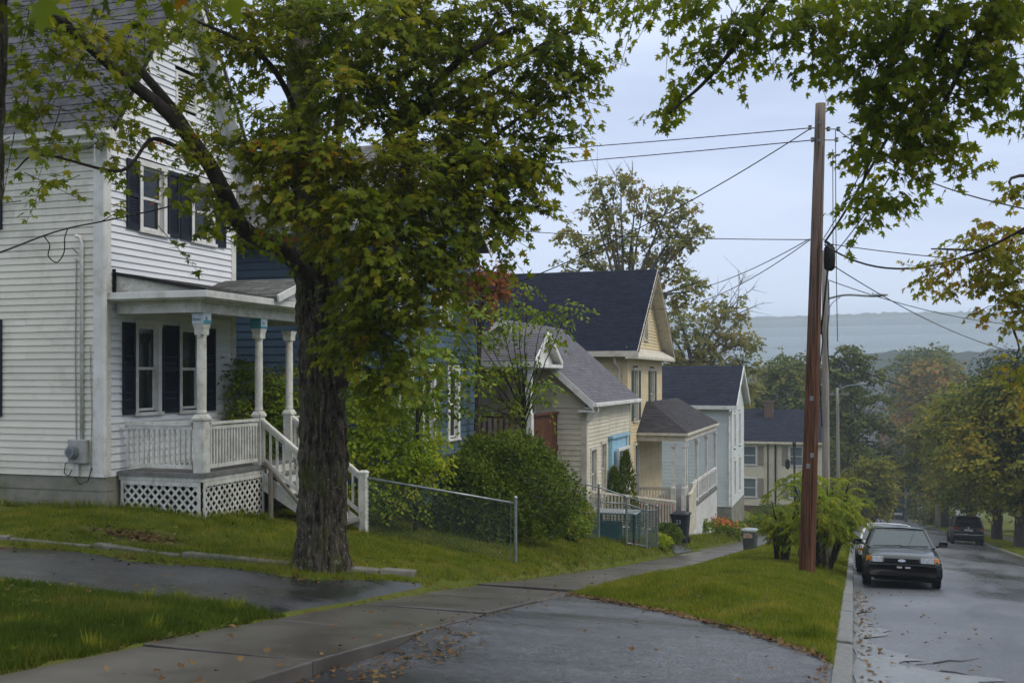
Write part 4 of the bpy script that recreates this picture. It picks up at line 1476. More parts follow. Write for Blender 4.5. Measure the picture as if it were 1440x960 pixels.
for ya in (LY0 - .4, LY1 + .4):
    lt.hexa([(LX + .32, ya, le - .2), (LX + .36, ya, le - .2), (LX + .36, lm, lp - .1), (LX + .32, lm, lp - .1),
             (LX + .32, ya, le + .02), (LX + .36, ya, le + .02), (LX + .36, lm, lp + .17), (LX + .32, lm, lp + .17)])
lt.box(LX - .15, LY0 - .03, -5.5, LX + .03, LY0 + .012, -.2)
lt.box(LX - .012, LY0 + .0125, -5.5, LX + .031, LY0 + .15, -.2)
lt.build("trim_boards", M['white_trim'], pal)
MB().tube([(LX + .0, LY0 - .5, -.2), (LX - .1, LY0 - .1, -.5), (LX - .1, LY0 - .08, -5.4)], .05, 6).build("downspout", M['white_trim'], pal)

# ================================================================== FAR IVORY HOUSE
far = thing("ivory_house", (-6, 88, -10), "ivory two-storey house with tan shutters, a slate roof and a brick chimney down the hill", "house")
FY0 = 88.0
fn = Wall('near', FY0)
FA, FB = -10.6, -2.25
MB().box(FA, FY0 + .15, -12, FB, FY0 + 7.5, -3.6).build("dark_backing", M['interior'], far)
fw = [(-9.15, -8.0), (-3.9, -2.9)]
fx = lambda px: [x for x in [(px - 1200) / 1546 * 85]][0]
wins = [(-8.75, -7.75), (-5.0 + .3, -3.75)]
walls = MB()
wl_h = [(a, b, c, d) for (a, b) in ((-8.62, -7.62), (-4.92, -3.92)) for (c, d) in ((-5.6, -4.1), (-8.25, -6.75))]
siding(far, fn, FA, FB, -8.95, -3.6, .14, M['ivory'], holes=[(a - .05, b + .05, c - .05, d + .05) for a, b, c, d in wl_h], joined=True, proud=.012)
MB().box(FB - .02, FY0 + .01, -8.95, FB + .02, FY0 + 7.5, -3.6).build("side_wall", M['ivory'], far)
MB().prism([(FY0, -3.6), (FY0 + 7.5, -3.6), (FY0 + 3.75, -1.35)], lambda u, v, t: (t, u, v), FB - .3, FB).build("gable_wall", M['ivory'], far)
for (a, b, c, d) in wl_h:
    window(far, fn, a, b, c, d, M['white_trim'], M['glass_pale'], casing=.10)
    s_ = MB()
    fn.box(s_, b + .14, b + .62, c - .05, d + .05, .012, .05)
    for k in range(2): fn.box(s_, b + .19, b + .57, c + .08 + k * .75, c + .68 + k * .75, .0505, .062)
    s_.build("shutter", M['tan_shutter'], far)
    if a > -6:
        s_ = MB()
        fn.box(s_, a - .62, a - .14, c - .05, d + .05, .012, .05)
        for k in range(2): fn.box(s_, a - .57, a - .19, c + .08 + k * .75, c + .68 + k * .75, .0505, .062)
        s_.build("shutter", M['tan_shutter'], far)
roof_plane(far, (FA - .3, FY0 - .4, -3.62), (FB + .3, FY0 - .4, -3.62), (FB + .3, FY0 + 3.75, -1.15), (FA - .3, FY0 + 3.75, -1.15), .2, .5, M['shingle_navy2'], lift=.015)
roof_plane(far, (FB + .3, FY0 + 7.9, -3.62), (FA - .3, FY0 + 7.9, -3.62), (FA - .3, FY0 + 3.75, -1.15), (FB + .3, FY0 + 3.75, -1.15), .5, 1, M['shingle_navy2'])
MB().box(FA - .3, FY0 - .46, -3.85, FB + .3, FY0 - .4, -3.66).box(FA, FY0 - .399, -3.85, FB + .1, FY0 - .02, -3.8).build("eave_fascia", M['cream_trim'], far)
MB().box(-7.15, FY0 + 2.6, -3.0, -6.45, FY0 + 3.4, -.55).box(-7.2, FY0 + 2.55, -.549, -6.4, FY0 + 3.45, -.42).build("chimney", M['brick'], far)
MB().box(FA, FY0 + .02, -12.5, FB + .02, FY0 + .14, -8.96).build("foundation", M['brick'], far)
MB().tube([(-6.65, FY0 - .1, -3.8), (-6.65, FY0 - .1, -8.9)], .05, 6).tube([(-6.05, FY0 - .1, -3.8), (-6.05, FY0 - .1, -8.9)], .07, 6).build("downspout", M['black_cable'], far)

# ================================================================== HOUSES IN THE HAZE
def far_house(name, label, x0, x1, y0, y1, zb, ze_, zr, wall, roof, ridge='x', rows=2, cols=3):
    h = thing(name, (x0, y0, zb), label, "house")
    MB().box(x0, y0, zb - 3, x1, y1, ze_).build("wall", wall, h)
    if ridge == 'x':
        ym = (y0 + y1) / 2
        for (ya, yb) in ((y0 - .4, ym), (y1 + .4, ym)):
            roof_plane(h, (x0 - .4, ya, ze_), (x1 + .4, ya, ze_), (x1 + .4, yb, zr), (x0 - .4, yb, zr), .5, 1.5, roof, thick=.15)
        MB().prism([(y0, ze_), (y1, ze_), (ym, zr - .1)], lambda u, v, t: (t, u, v), x0 + .05, x1 - .02).build("gable_wall", wall, h)
    else:
        xm = (x0 + x1) / 2
        for (xa, xb) in ((x0 - .4, xm), (x1 + .4, xm)):
            roof_plane(h, (xa, y1 + .4, ze_), (xa, y0 - .4, ze_), (xb, y0 - .4, zr), (xb, y1 + .4, zr), .5, 1.5, roof, thick=.15)
        MB().prism([(x0, ze_), (x1, ze_), (xm, zr - .1)], lambda u, v, t: (u, t, v), y0 + .02, y1 - .02).build("gable_wall", wall, h)
    Wn, Ws = Wall('near', y0), Wall('street', x1)
    Wl = Wall('near', y0)
    for r in range(rows):
        for c in range(cols):
            a = x0 + (x1 - x0) * (c + .5) / cols
            z = zb + 1.0 + r * 2.8
            mb = MB()
            Wn.box(mb, a - .55, a + .55, z - .1, z + 1.6, .0, .06)
            f_ = mb.build("window", M['white_trim'], h)
            mb = MB()
            Wn.box(mb, a - .45, a + .45, z, z + .74, .061, .07)
            Wn.box(mb, a - .45, a + .45, z + .78, z + 1.5, .061, .07)
            mb.build("pane", M['glass'], f_)
    return h


M['far_white'] = MAT("pale_grey_wall", (0.60, 0.60, 0.58), 0.7, (0.50, 0.50, 0.48), 1)
M['red_roof'] = MAT("dull_red_roof", (0.24, 0.10, 0.08), 0.8, (0.17, 0.075, 0.065), 1, island=.1)
M['red_wall'] = MAT("dull_mauve_wall", (0.32, 0.24, 0.24), 0.8, (0.26, 0.2, 0.2), 1)
z_ = float(R(140))
far_house("white_house", "white house half hidden by verge trees down the hill", 7.6, 13.5, 128, 140, z_ + .5, z_ + 8.2, z_ + 11, M['far_white'], M['shingle_navy2'], 'y')
z_ = float(R(200))
far_house("red_roofed_house", "hazy mauve house with a dull red roof low in the valley", 5, 12, 196, 206, z_ + 1, z_ + 11.5, z_ + 15.3, M['red_wall'], M['red_roof'], 'x')
# ------------------------------------------------------------------ leaves
MAPLE = [(0, 0), (.12, -.08), (.20, .03), (.47, -.05), (.34, .16), (.64, .47), (.27, .37), (.17, .47), (.27, .72), (.09, .72), (0, 1)]
MAPLE = MAPLE + [(-x, y) for x, y in MAPLE[1:-1][::-1]]
MAPLE_S = [(0, 0), (.26, -.04), (.42, .12), (.60, .46), (.28, .45), (.20, .72), (0, 1)]
MAPLE_S = MAPLE_S + [(-x, y) for x, y in MAPLE_S[1:-1][::-1]]
OVAL = [(0, 0), (.24, .25), (.26, .55), (0, 1), (-.26, .55), (-.24, .25)]
LANCE = [(0, 0), (.13, .3), (.10, .65), (0, 1), (-.10, .65), (-.13, .3)]
CLUMP = [(0, 0), (.45, .1), (.25, .4), (.5, .8), (0, 1), (-.42, .75), (-.3, .45), (-.5, .15)]


def norm(a): return a / np.maximum(np.linalg.norm(a, axis=-1, keepdims=True), 1e-9)


def leaf_arrays(pos, t, n, size, tmpl, curl=.3):
    T = np.array(tmpl)
    w = -curl * (np.abs(T[:, 0]) ** 1.3) - curl * .5 * T[:, 1] ** 2
    t = norm(t)
    n = n - t * (n * t).sum(1, keepdims=True)
    n = norm(n)
    b = np.cross(t, n)
    size = np.asarray(size).reshape(-1, 1, 1) if np.ndim(size) else size
    cv = np.random.default_rng(len(pos)).uniform(-.2, 2.4, len(pos))
    v = pos[:, None, :] + size * (T[None, :, 0:1] * b[:, None, :] + T[None, :, 1:2] * t[:, None, :] + (w[None, :, None] * cv[:, None, None]) * n[:, None, :])
    return v  # (L, k, 3)


def poly_mesh(name, v, mat, parent=None, kind=None, at=None):
    """v: (count, k, 3) one polygon each"""
    L_, k, _ = v.shape
    loc = Vector(at) if at is not None else wl(parent)
    me = bpy.data.meshes.new(name)
    co = (v.reshape(-1, 3) - np.array(loc)).astype(np.float32)
    me.vertices.add(L_ * k)
    me.vertices.foreach_set("co", co.ravel())
    me.loops.add(L_ * k)
    me.loops.foreach_set("vertex_index", np.arange(L_ * k, dtype=np.int32))
    me.polygons.add(L_)
    me.polygons.foreach_set("loop_start", np.arange(0, L_ * k, k, dtype=np.int32))
    me.polygons.foreach_set("loop_total", np.full(L_, k, dtype=np.int32))
    me.update(calc_edges=True)
    me.materials.append(mat)
    o = link(name, me, parent, loc)
    if kind: o["kind"] = kind
    return o


def single_leaves(parent, pos, t, n, size, tmpl, mat, count, curl=.3, name="leaf"):
    """the largest-looking leaves, each an object sharing one mesh"""
    from mathutils import Matrix
    base = np.array(tmpl)
    me = bpy.data.meshes.new(name)
    w = -curl * (np.abs(base[:, 0]) ** 1.3) - curl * .5 * base[:, 1] ** 2
    me.from_pydata([(x, y, z) for (x, y), z in zip(base.tolist(), w.tolist())], [], [tuple(range(len(base)))])
    me.materials.append(mat)
    t = norm(t); n = norm(n - t * (n * t).sum(1, keepdims=True)); b = np.cross(t, n)
    for i in range(min(count, len(pos))):
        o = bpy.data.objects.new(name, me)
        COL.objects.link(o)
        o.parent = parent
        s_ = float(size[i]) if np.ndim(size) else size
        mt_ = Matrix(((b[i, 0], t[i, 0], n[i, 0]), (b[i, 1], t[i, 1], n[i, 1]), (b[i, 2], t[i, 2], n[i, 2]))).to_4x4()
        mt_ = Matrix.Translation(Vector(pos[i]) - wl(parent)) @ mt_ @ Matrix.Scale(s_, 4)
        o.matrix_local = mt_


def sprays(rg, c, rad, nspr, per=12, size=.11, L=.38, droop=.35, shell=.55, hang=.5, twigs=None):
    """leafy twigs filling an ellipsoid c, rad -> pos, t, n arrays"""
    c = np.array(c, float)
    rad = np.array(rad if hasattr(rad, "__len__") else (rad, rad, rad * .7), float)
    d = norm(rg.normal(size=(nspr, 3)))
    r = rg.uniform(shell ** 3, 1, nspr) ** (1 / 3)
    o = c + d * rad * (r * rg.uniform(.75, 1.0, nspr))[:, None]
    tw = norm(d * [1, 1, .35] + rg.normal(size=(nspr, 3)) * .45 + [0, 0, -.15])
    side = norm(np.cross(tw, [0, 0, 1]) + 1e-6)
    Ls = L * rg.uniform(.6, 1.3, nspr)
    pos, tt, nn = [], [], []
    for j in range(per):
        u = (j + .5) / per
        sg = 1 if j % 2 else -1
        p = o + tw * (Ls * u)[:, None] + side * (sg * size * .35) + np.stack([0 * Ls, 0 * Ls, -droop * Ls * u * u], 1) + rg.normal(size=(nspr, 3)) * size * .25
        t = norm(side * sg * .75 + tw * (.35 + .5 * u) + [0, 0, -hang] + rg.normal(size=(nspr, 3)) * .3)
        n = norm(np.array([0, 0, 1.0]) * .7 + d * .55 + rg.normal(size=(nspr, 3)) * .4)
        pos.append(p); tt.append(t); nn.append(n)
    if twigs is not None:
        for i in range(0, nspr):
            twigs.append((o[i] - tw[i] * Ls[i] * .4, o[i] + tw[i] * Ls[i] + [0, 0, -droop * Ls[i]]))
    return np.concatenate(pos), np.concatenate(tt), np.concatenate(nn)


def twig_mesh(name, segs, r, mat, parent):
    a = np.array([s_[0] for s_ in segs]); b = np.array([s_[1] for s_ in segs])
    d = norm(b - a)
    u = norm(np.cross(d, [.3, .2, 1.0])); w = np.cross(d, u)
    vs = []
    for k in range(3):
        al, be = 2 * PI * k / 3, 2 * PI * (k + 1) / 3
        p0 = a + (u * math.cos(al) + w * math.sin(al)) * r
        p1 = a + (u * math.cos(be) + w * math.sin(be)) * r
        q1 = b + (u * math.cos(be) + w * math.sin(be)) * r * .4
        q0 = b + (u * math.cos(al) + w * math.sin(al)) * r * .4
        vs.append(np.stack([p0, p1, q1, q0], 1))
    return poly_mesh(name, np.concatenate(vs), mat, parent, kind="stuff")


def curve_pts(pts, n=10, wob=.0, seed=0):
    """Catmull-Rom through pts"""
    pts = [Vector(p) for p in pts]
    P_ = [pts[0] * 2 - pts[1]] + pts + [pts[-1] * 2 - pts[-2]]
    out = []
    for i in range(1, len(P_) - 2):
        for k in range(n):
            t = k / n
            a, b, c, d = P_[i - 1], P_[i], P_[i + 1], P_[i + 2]
            out.append(.5 * ((2 * b) + (c - a) * t + (2 * a - 5 * b + 4 * c - d) * t * t + (3 * b - a - 3 * c + d) * t ** 3))
    out.append(pts[-1])
    if wob:
        for i, p in enumerate(out):
            out[i] = p + Vector((mnoise.noise(p * 2.0 + Vector((seed, 0, 0))), mnoise.noise(p * 2.0 + Vector((0, seed, 9))), 0)) * wob
    return out


def limb(mb, pts, r0, r1, n=8, seg=8, wob=.03, seed=0):
    c = curve_pts(pts, seg, wob, seed)
    m = len(c)
    mb.tube(c, [r0 + (r1 - r0) * (i / (m - 1)) for i in range(m)], n)
    return c


def BARK(name, col, col2, moss=None, bump=1.0, vs=(14, 14, 2.2)):
    m, nt, N, Lk = newmat(name)
    out = N.new("ShaderNodeOutputMaterial")
    b = N.new("ShaderNodeBsdfPrincipled")
    b.inputs["Roughness"].default_value = .85
    b.inputs["Specular IOR Level"].default_value = .12
    Lk(b.outputs[0], out.inputs["Surface"])
    f = noise_n(N, Lk, 1.0, 6, stretch=vs, rough=.65)
    r = ramp(N, [(.38, col), (.62, col2)])
    Lk(f, r.inputs["Fac"])
    cur = r.outputs["Color"]
    if moss:
        g = noise_n(N, Lk, 3.0, 5, stretch=(1.5, 1.5, .7))
        r2 = ramp(N, [(.52, 0.0), (.68, .8)])
        Lk(g, r2.inputs["Fac"])
        cur = mixc(N, Lk, r2.outputs["Color"], cur, moss)
        h = noise_n(N, Lk, 30.0, 5, stretch=(1, 1, .55), rough=.7)
        r3 = ramp(N, [(.57, 0.0), (.66, .65)])
        Lk(h, r3.inputs["Fac"])
        cur = mixc(N, Lk, r3.outputs["Color"], cur, (.26, .26, .22))
    Lk(cur, b.inputs["Base Color"])
    bn = N.new("ShaderNodeBump")
    bn.inputs["Strength"].default_value = bump
    bn.inputs["Distance"].default_value = .02
    Lk(f, bn.inputs["Height"])
    Lk(bn.outputs["Normal"], b.inputs["Normal"])
    return m


M['bark'] = BARK("furrowed_maple_bark", (.014, .012, .009), (.095, .082, .058), moss=(.055, .065, .014), bump=1.0, vs=(17, 17, 4.6))
M['bark_plain'] = BARK("dark_bark", (.03, .025, .02), (.07, .06, .05))
M['bark_grey'] = BARK("grey_bark", (.07, .065, .06), (.16, .15, .14))
M['leaf_maple'] = LEAFMAT("maple_leaves", [(0.0, (.042, .068, .005)), (.32, (.090, .124, .007)), (.62, (.150, .175, .010)), (.86, (.22, .20, .012)), (.97, (.30, .17, .012)), (1.0, (.36, .11, .012))], clump=1.1, trans=.5)
M['leaf_over'] = LEAFMAT("overhead_maple_leaves", [(0.0, (.07, .11, .008)), (.5, (.13, .17, .010)), (.8, (.20, .21, .014)), (1.0, (.28, .20, .02))], clump=.8, trans=.6)
M['leaf_gold'] = LEAFMAT("turning_maple_leaves", [(0.0, (.10, .14, .014)), (.40, (.18, .20, .02)), (.75, (.29, .22, .02)), (1.0, (.32, .14, .015))], clump=.9, trans=.45)
M['leaf_red'] = LEAFMAT("red_orange_leaves", [(0.0, (.09, .08, .015)), (.4, (.20, .09, .025)), (.7, (.28, .09, .03)), (1.0, (.30, .14, .03))], clump=1.2, trans=.4)
M['leaf_bright'] = LEAFMAT("bright_yellow_green_leaves", [(0.0, (.11, .19, .010)), (.5, (.22, .30, .016)), (1.0, (.38, .36, .025))], clump=1.2, trans=.4)
M['leaf_hedge'] = LEAFMAT("hedge_leaves", [(0.0, (.040, .070, .008)), (.5, (.075, .115, .010)), (1.0, (.15, .17, .016))], clump=1.5, trans=.25)
M['leaf_shrub'] = LEAFMAT("shrub_leaves", [(0.0, (.06, .12, .012)), (.5, (.14, .20, .018)), (1.0, (.26, .26, .03))], clump=2, trans=.3)
M['leaf_olive'] = LEAFMAT("autumn_olive_leaves", [(0.0, (.12, .155, .05)), (.4, (.19, .20, .065)), (.75, (.26, .22, .075)), (1.0, (.30, .18, .07))], clump=.45, trans=.5)
M['leaf_far'] = LEAFMAT("street_tree_leaves", [(0.0, (.055, .085, .012)), (.4, (.13, .155, .016)), (.75, (.25, .22, .02)), (1.0, (.36, .24, .025))], clump=.35, trans=.3)
M['leaf_pine'] = LEAFMAT("dark_needles", [(0.0, (.014, .032, .014)), (1.0, (.04, .065, .025))], clump=.6, trans=.1)
M['leaf_dark'] = LEAFMAT("dark_green_leaves", [(0.0, (.040, .065, .013)), (.5, (.085, .11, .018)), (.8, (.14, .15, .022)), (1.0, (.22, .18, .025))], clump=.35, trans=.25)
M['leaf_rust'] = LEAFMAT("rust_tinged_leaves", [(0.0, (.05, .08, .02)), (.35, (.12, .13, .025)), (.6, (.26, .16, .03)), (1.0, (.34, .13, .03))], clump=.16, trans=.3)
M['leaf_sumac'] = LEAFMAT("sumac_leaflets", [(0.0, (.075, .13, .010)), (.45, (.16, .215, .014)), (.8, (.29, .28, .018)), (1.0, (.40, .28, .02))], clump=1.1, trans=.4)

rng = np.random.default_rng(11)


def clusters(rg, lst, size, per=12, L=.38, tw=None, scale=1.0, hang=.5, shell=.5, droop=.35, flat=.75, deep=1.0):
    ps, ts, ns = [], [], []
    for (px, py, D, rx, n) in lst:
        c = P(px, py, D)
        r = rx * D / FPX
        p, t, q = sprays(rg, c, (r, r * deep, r * flat), int(n * scale), per, size, L, hang=hang, twigs=tw, shell=shell, droop=droop)
        ps.append(p); ts.append(t); ns.append(q)
    return np.concatenate(ps), np.concatenate(ts), np.concatenate(ns)


# ================================================================== THE LARGE MAPLE
TB = P(450, 786, 13.9)
TB.z = Z1(TB.x, TB.y)
maple = thing("maple_tree", TB, "large furrowed maple in full leaf between the driveway and the white porch", "tree")


def furrowed(name, pts, radii, mat, parent, n=72, seg=16, flare=0.0, amp=.02, seed=1):
    c = curve_pts(pts, seg)
    m = len(c)
    fr = np.interp(np.linspace(0, len(radii) - 1, m), range(len(radii)), radii)
    V_, F_ = [], []
    for i, p in enumerate(c):
        d = (c[min(i + 1, m - 1)] - c[max(i - 1, 0)]).normalized()
        u = Vector((1, 0, 0)); u = (u - d * u.dot(d)).normalized(); w = d.cross(u)
        zr = p.z - c[0].z
        for k in range(n):
            a = 2 * PI * k / n
            e = Vector((math.cos(a), math.sin(a), 0))
            rdg = abs(mnoise.noise(Vector((math.cos(a) * 6.5, math.sin(a) * 6.5, zr * 1.7 + seed)))) + .5 * abs(mnoise.noise(Vector((math.cos(a) * 15, math.sin(a) * 15, zr * 5))))
            lob = mnoise.noise(Vector((math.cos(a) * 1.3, math.sin(a) * 1.3, zr * .35 + seed * 3)))
            fl = flare * math.exp(-zr / .22) * (1 + .8 * math.sin(3 * a + 1) + .5 * math.sin(5 * a)) + flare * .5 * math.exp(-zr / .7)
            r = fr[i] * (1 + .08 * lob) + fl - amp * 1.6 + rdg * amp * 3.2
            V_.append(tuple(p + (u * e.x + w * e.y) * r))
    for i in range(m - 1):
        for k in range(n):
            a, b = i * n + k, i * n + (k + 1) % n
            F_.append((a, b, b + n, a + n))
    me = bpy.data.meshes.new(name)
    loc = wl(parent)
    me.from_pydata([tuple(Vector(v) - loc) for v in V_], [], F_)
    me.polygons.foreach_set("use_smooth", [True] * len(F_))
    me.materials.append(mat)
    return link(name, me, parent, loc)


tb = Vector((TB.x, TB.y, TB.z - .25))
furrowed("trunk", [tb, P(452, 700, 13.9), P(455, 560, 13.9), P(448, 440, 13.9), P(440, 340, 13.9)], [.305, .295, .29, .295, .27], M['bark'], maple, flare=.12, amp=.036, seg=40, n=110)
furrowed("trunk", [P(443, 372, 13.9), P(433, 250, 13.95), P(424, 100, 14.1), P(418, -60, 14.3), P(412, -250, 14.6)], [.30, .22, .20, .17, .12], M['bark'], maple, n=40, amp=.012)
lm_ = MB()
limb(lm_, [P(468, 560, 13.9), P(500, 480, 13.6), P(524, 402, 13.3), P(545, 310, 13.2), P(570, 230, 13.2), P(588, 160, 13.1), P(640, 90, 12.9), P(720, 40, 12.6)], .13, .025, 10)
lm_.build("limb", M['bark_plain'], maple, smooth=True)
lm_ = MB()
limb(lm_, [P(445, 400, 13.8), P(395, 350, 13.4), P(340, 318, 13.0), P(292, 225, 12.5), P(225, 150, 12.0), P(150, 90, 11.4), P(80, 20, 10.6)], .135, .045, 10)
lm_.build("limb", M['bark_plain'], maple, smooth=True)
lm_ = MB()
limb(lm_, [P(300, 240, 12.6), P(240, 150, 12.4), P(180, 80, 12.0), P(130, 38, 11.6)], .075, .03, 8)
limb(lm_, [P(285, 228, 12.5), P(215, 195, 12.2), P(170, 240, 12.0), P(60, 218, 11.6), P(20, 240, 11.4)], .03, .008, 6)
lm_.build("limb", M['bark_plain'], maple, smooth=True)
lm_ = MB()
for q in ([P(430, 210, 13.9), P(400, 120, 13.0), P(340, 60, 12.2), P(250, 20, 11.6)],
          [P(436, 300, 13.9), P(478, 190, 14.3), P(482, 90, 14.6), P(478, -40, 15)],
          [P(590, 160, 13.1), P(680, 110, 13.0), P(770, 60, 12.9), P(815, 40, 12.8)],
          [P(545, 310, 13.2), P(620, 260, 13.0), P(700, 190, 12.8), P(780, 130, 12.7)],
          [P(540, 330, 13.2), P(600, 330, 12.6), P(680, 300, 12.3), P(760, 290, 12.2)],
          [P(520, 410, 13.3), P(580, 400, 12.8), P(640, 380, 12.6)],
          [P(440, 280, 13.9), P(500, 300, 12.8), P(540, 350, 12.2)],
          [P(420, 100, 14), P(520, 20, 13.5), P(640, -40, 13)],
          [P(450, 430, 13.7), P(500, 450, 12.6), P(560, 480, 12.0)]):
    limb(lm_, q, .055, .012, 6)
lm_.build("limb", M['bark_plain'], maple, smooth=True)

mcl = [  # px, py, D, r_px, sprays
    # upper crown across the top
    (40, 20, 10.6, 70, 20), (120, 70, 11.2, 60, 18), (20, 130, 11, 50, 8), (90, 150, 11.4, 48, 11), (200, 40, 11.6, 70, 24), (300, 30, 12, 70, 30),
    (290, 110, 12.4, 45, 12), (370, 60, 12.6, 70, 55), (430, 20, 12.8, 80, 60), (520, 40, 12.8, 90, 80), (600, 30, 12.9, 80, 75), (680, 20, 12.9, 60, 44),
    (560, 120, 12.8, 80, 66), (640, 110, 12.9, 70, 48), (480, 130, 12.4, 60, 50), (700, 150, 12.8, 55, 34), (755, 95, 12.7, 45, 26), (795, 60, 12.7, 34, 16),
    (780, 140, 12.7, 42, 20), (815, 15, 12.7, 26, 12), (822, 75, 12.7, 18, 7), (805, 110, 12.7, 22, 9), (790, 195, 12.7, 22, 9), (765, 230, 12.7, 24, 10), (735, 20, 12.8, 34, 14), (730, 220, 12.6, 52, 34), (680, 240, 12.4, 60, 50), (620, 200, 12.6, 60, 52),
    (740, 290, 12.3, 36, 16), (680, 310, 12.2, 45, 30), (600, 280, 12.2, 62, 60), (540, 230, 12.0, 55, 50), (640, 350, 12.2, 38, 22),
    # the drooping middle
    (400, 190, 12.2, 50, 44), (350, 210, 12.2, 34, 18), (450, 220, 12.0, 50, 46), (420, 270, 12.0, 52, 48), (500, 300, 11.9, 55, 54), (550, 350, 11.9, 55, 54),
    (590, 395, 12.0, 40, 24), (520, 400, 12.2, 48, 44), (470, 340, 12.8, 40, 26), (530, 450, 12.3, 44, 34), (550, 500, 12.4, 36, 18), (500, 470, 12.6, 40, 26),
    (615, 450, 12.5, 26, 6), (530, 540, 12.6, 34, 16), (630, 405, 12.6, 26, 7),
    # left sprays over the white house
    (230, 200, 12.2, 52, 12), (300, 200, 12.5, 46, 10), (180, 170, 12.0, 44, 8), (60, 90, 11.2, 50, 8), (150, 120, 11.6, 44, 8), (30, 200, 11.3, 42, 7), (60, 260, 11.4, 26, 3), (110, 200, 11.8, 40, 5),
    (250, 270, 12.3, 40, 7), (320, 280, 12.6, 44, 9), (350, 320, 12.7, 34, 7), (290, 310, 12.6, 26, 3), (140, 300, 12.0, 20, 2), (90, 250, 11.8, 22, 2),
    (230, 330, 12.5, 16, 2), (320, 330, 13, 22, 3), (160, 240, 12, 26, 3), (10, 270, 11.3, 20, 2),
    # depth behind
    (480, 40, 15.5, 100, 40), (600, 60, 15.8, 100, 40), (380, 120, 15.6, 80, 16), (640, 180, 15.2, 80, 24), (560, 330, 14.8, 60, 20), (700, 60, 15.2, 50, 12)]
tw_ = []
mp_, mt_, mn_ = clusters(rng, mcl, .115, per=12, L=.40, tw=tw_, scale=.98, shell=.2)
sz = .102 * rng.uniform(.55, 1.3, len(mp_))
near_i = np.argsort(np.linalg.norm(mp_ - np.array([0, 0, EYE]), axis=1))
# leaves nearest to the eye are single objects, the rest is one mass
pick = near_i[:290]
rest = near_i[290:]
single_leaves(maple, mp_[pick], mt_[pick], mn_[pick], sz[pick], MAPLE, M['leaf_maple'], 290)
poly_mesh("crown", leaf_arrays(mp_[rest], mt_[rest], mn_[rest], sz[rest], MAPLE), M['leaf_maple'], maple, kind="stuff")
twig_mesh("twigs", tw_, .006, M['bark_plain'], maple)
print("maple leaves", len(mp_))

# ================================================================== MAPLE OVERHANGING THE STREET
ov_base = P(1560, 900, 7.5)
OB = (3.9 + 4.6, 6.5, Z1(8.5, 6.5))
over = thing("maple_tree", OB, "leafy green maple boughs hanging over the street above the tall wooden pole", "tree")
ob = Vector(OB)
furrowed("trunk", [ob + Vector((0, 0, -.3)), ob + Vector((.1, .1, 2)), ob + Vector((0, .3, 4.2)), ob + Vector((-.3, .6, 6.0))], [.34, .3, .27, .2], M['bark'], over, n=30, flare=.1)
lm_ = MB()
tf = ob + Vector((-.2, .5, 5.2))
limb(lm_, [tf, P(1480, -120, 9.2), P(1330, -60, 9.6), P(1270, 40, 9.9), P(1235, 170, 10.1), P(1215, 260, 10.2)], .10, .012, 8)
limb(lm_, [P(1480, -120, 9.2), P(1300, -110, 9.3), P(1130, -40, 9.5), P(1060, 35, 9.7), P(985, 120, 9.9), P(940, 160, 10.0)], .06, .008, 7)
limb(lm_, [P(1440, -80, 9.2), P(1400, 0, 9.4), P(1340, 120, 9.6), P(1290, 220, 9.7)], .05, .01, 7)
limb(lm_, [P(1330, -60, 9.6), P(1270, 60, 9.6), P(1240, 130, 9.7)], .03, .008, 6)
lm_.build("limb", M['bark_plain'], over, smooth=True)
ocl = [(890, -5, 9.7, 34, 14), (950, 0, 9.7, 44, 20), (1010, 10, 9.7, 44, 22), (1065, 20, 9.7, 40, 22), (1110, 0, 9.6, 50, 26), (1000, 55, 9.8, 26, 9), (1020, 78, 9.9, 26, 10),
       (980, 95, 9.9, 22, 9), (955, 130, 10, 20, 8), (945, 155, 10, 14, 4), (1075, 72, 9.9, 16, 4), (1160, 30, 9.6, 55, 36), (1150, 80, 9.7, 36, 18), (1220, 30, 9.6, 55, 40),
       (1290, 30, 9.5, 60, 48), (1360, 20, 9.4, 60, 48), (1425, 20, 9.3, 55, 36), (1220, 90, 9.8, 50, 36), (1290, 100, 9.6, 55, 44), (1360, 85, 9.5, 50, 36), (1420, 90, 9.4, 40, 22),
       (1215, 150, 9.9, 36, 20), (1270, 160, 9.8, 44, 32), (1330, 150, 9.6, 44, 30), (1385, 130, 9.5, 34, 14), (1340, 200, 9.7, 34, 14), (1260, 215, 9.9, 40, 24),
       (1215, 215, 10, 28, 12), (1225, 270, 10, 34, 18), (1215, 305, 10, 20, 6), (1255, 290, 10, 26, 10), (1300, 225, 9.8, 34, 14), (1345, 235, 9.8, 18, 4), (1400, 180, 9.5, 14, 3), (1360, 175, 9.6, 20, 5), (1440, 130, 9.4, 24, 8), (1260, -60, 9.3, 120, 40), (1400, -60, 9.2, 100, 40)]
tw_ = []
op_, ot_, on_ = clusters(rng, ocl, .105, per=11, L=.32, tw=tw_, scale=.60, shell=.1, hang=.9)
sz = .088 * rng.uniform(.75, 1.2, len(op_))
pxs = np.array([PX(a, b) for a, b, c in op_[:, :3]])
zz = HY - (op_[:, 2] - EYE) * FPX / pxs[:, 1]
inview = (zz > 0) & (pxs[:, 0] < 1440)
order = np.argsort(np.where(inview, 0, 1) * 1000 + pxs[:, 1])
pick, rest = order[:290], order[290:]
single_leaves(over, op_[pick], ot_[pick], on_[pick], sz[pick], MAPLE, M['leaf_over'], 290)
poly_mesh("crown", leaf_arrays(op_[rest], ot_[rest], on_[rest], sz[rest], MAPLE), M['leaf_over'], over, kind="stuff")
twig_mesh("twigs", tw_, .005, M['bark_plain'], over)

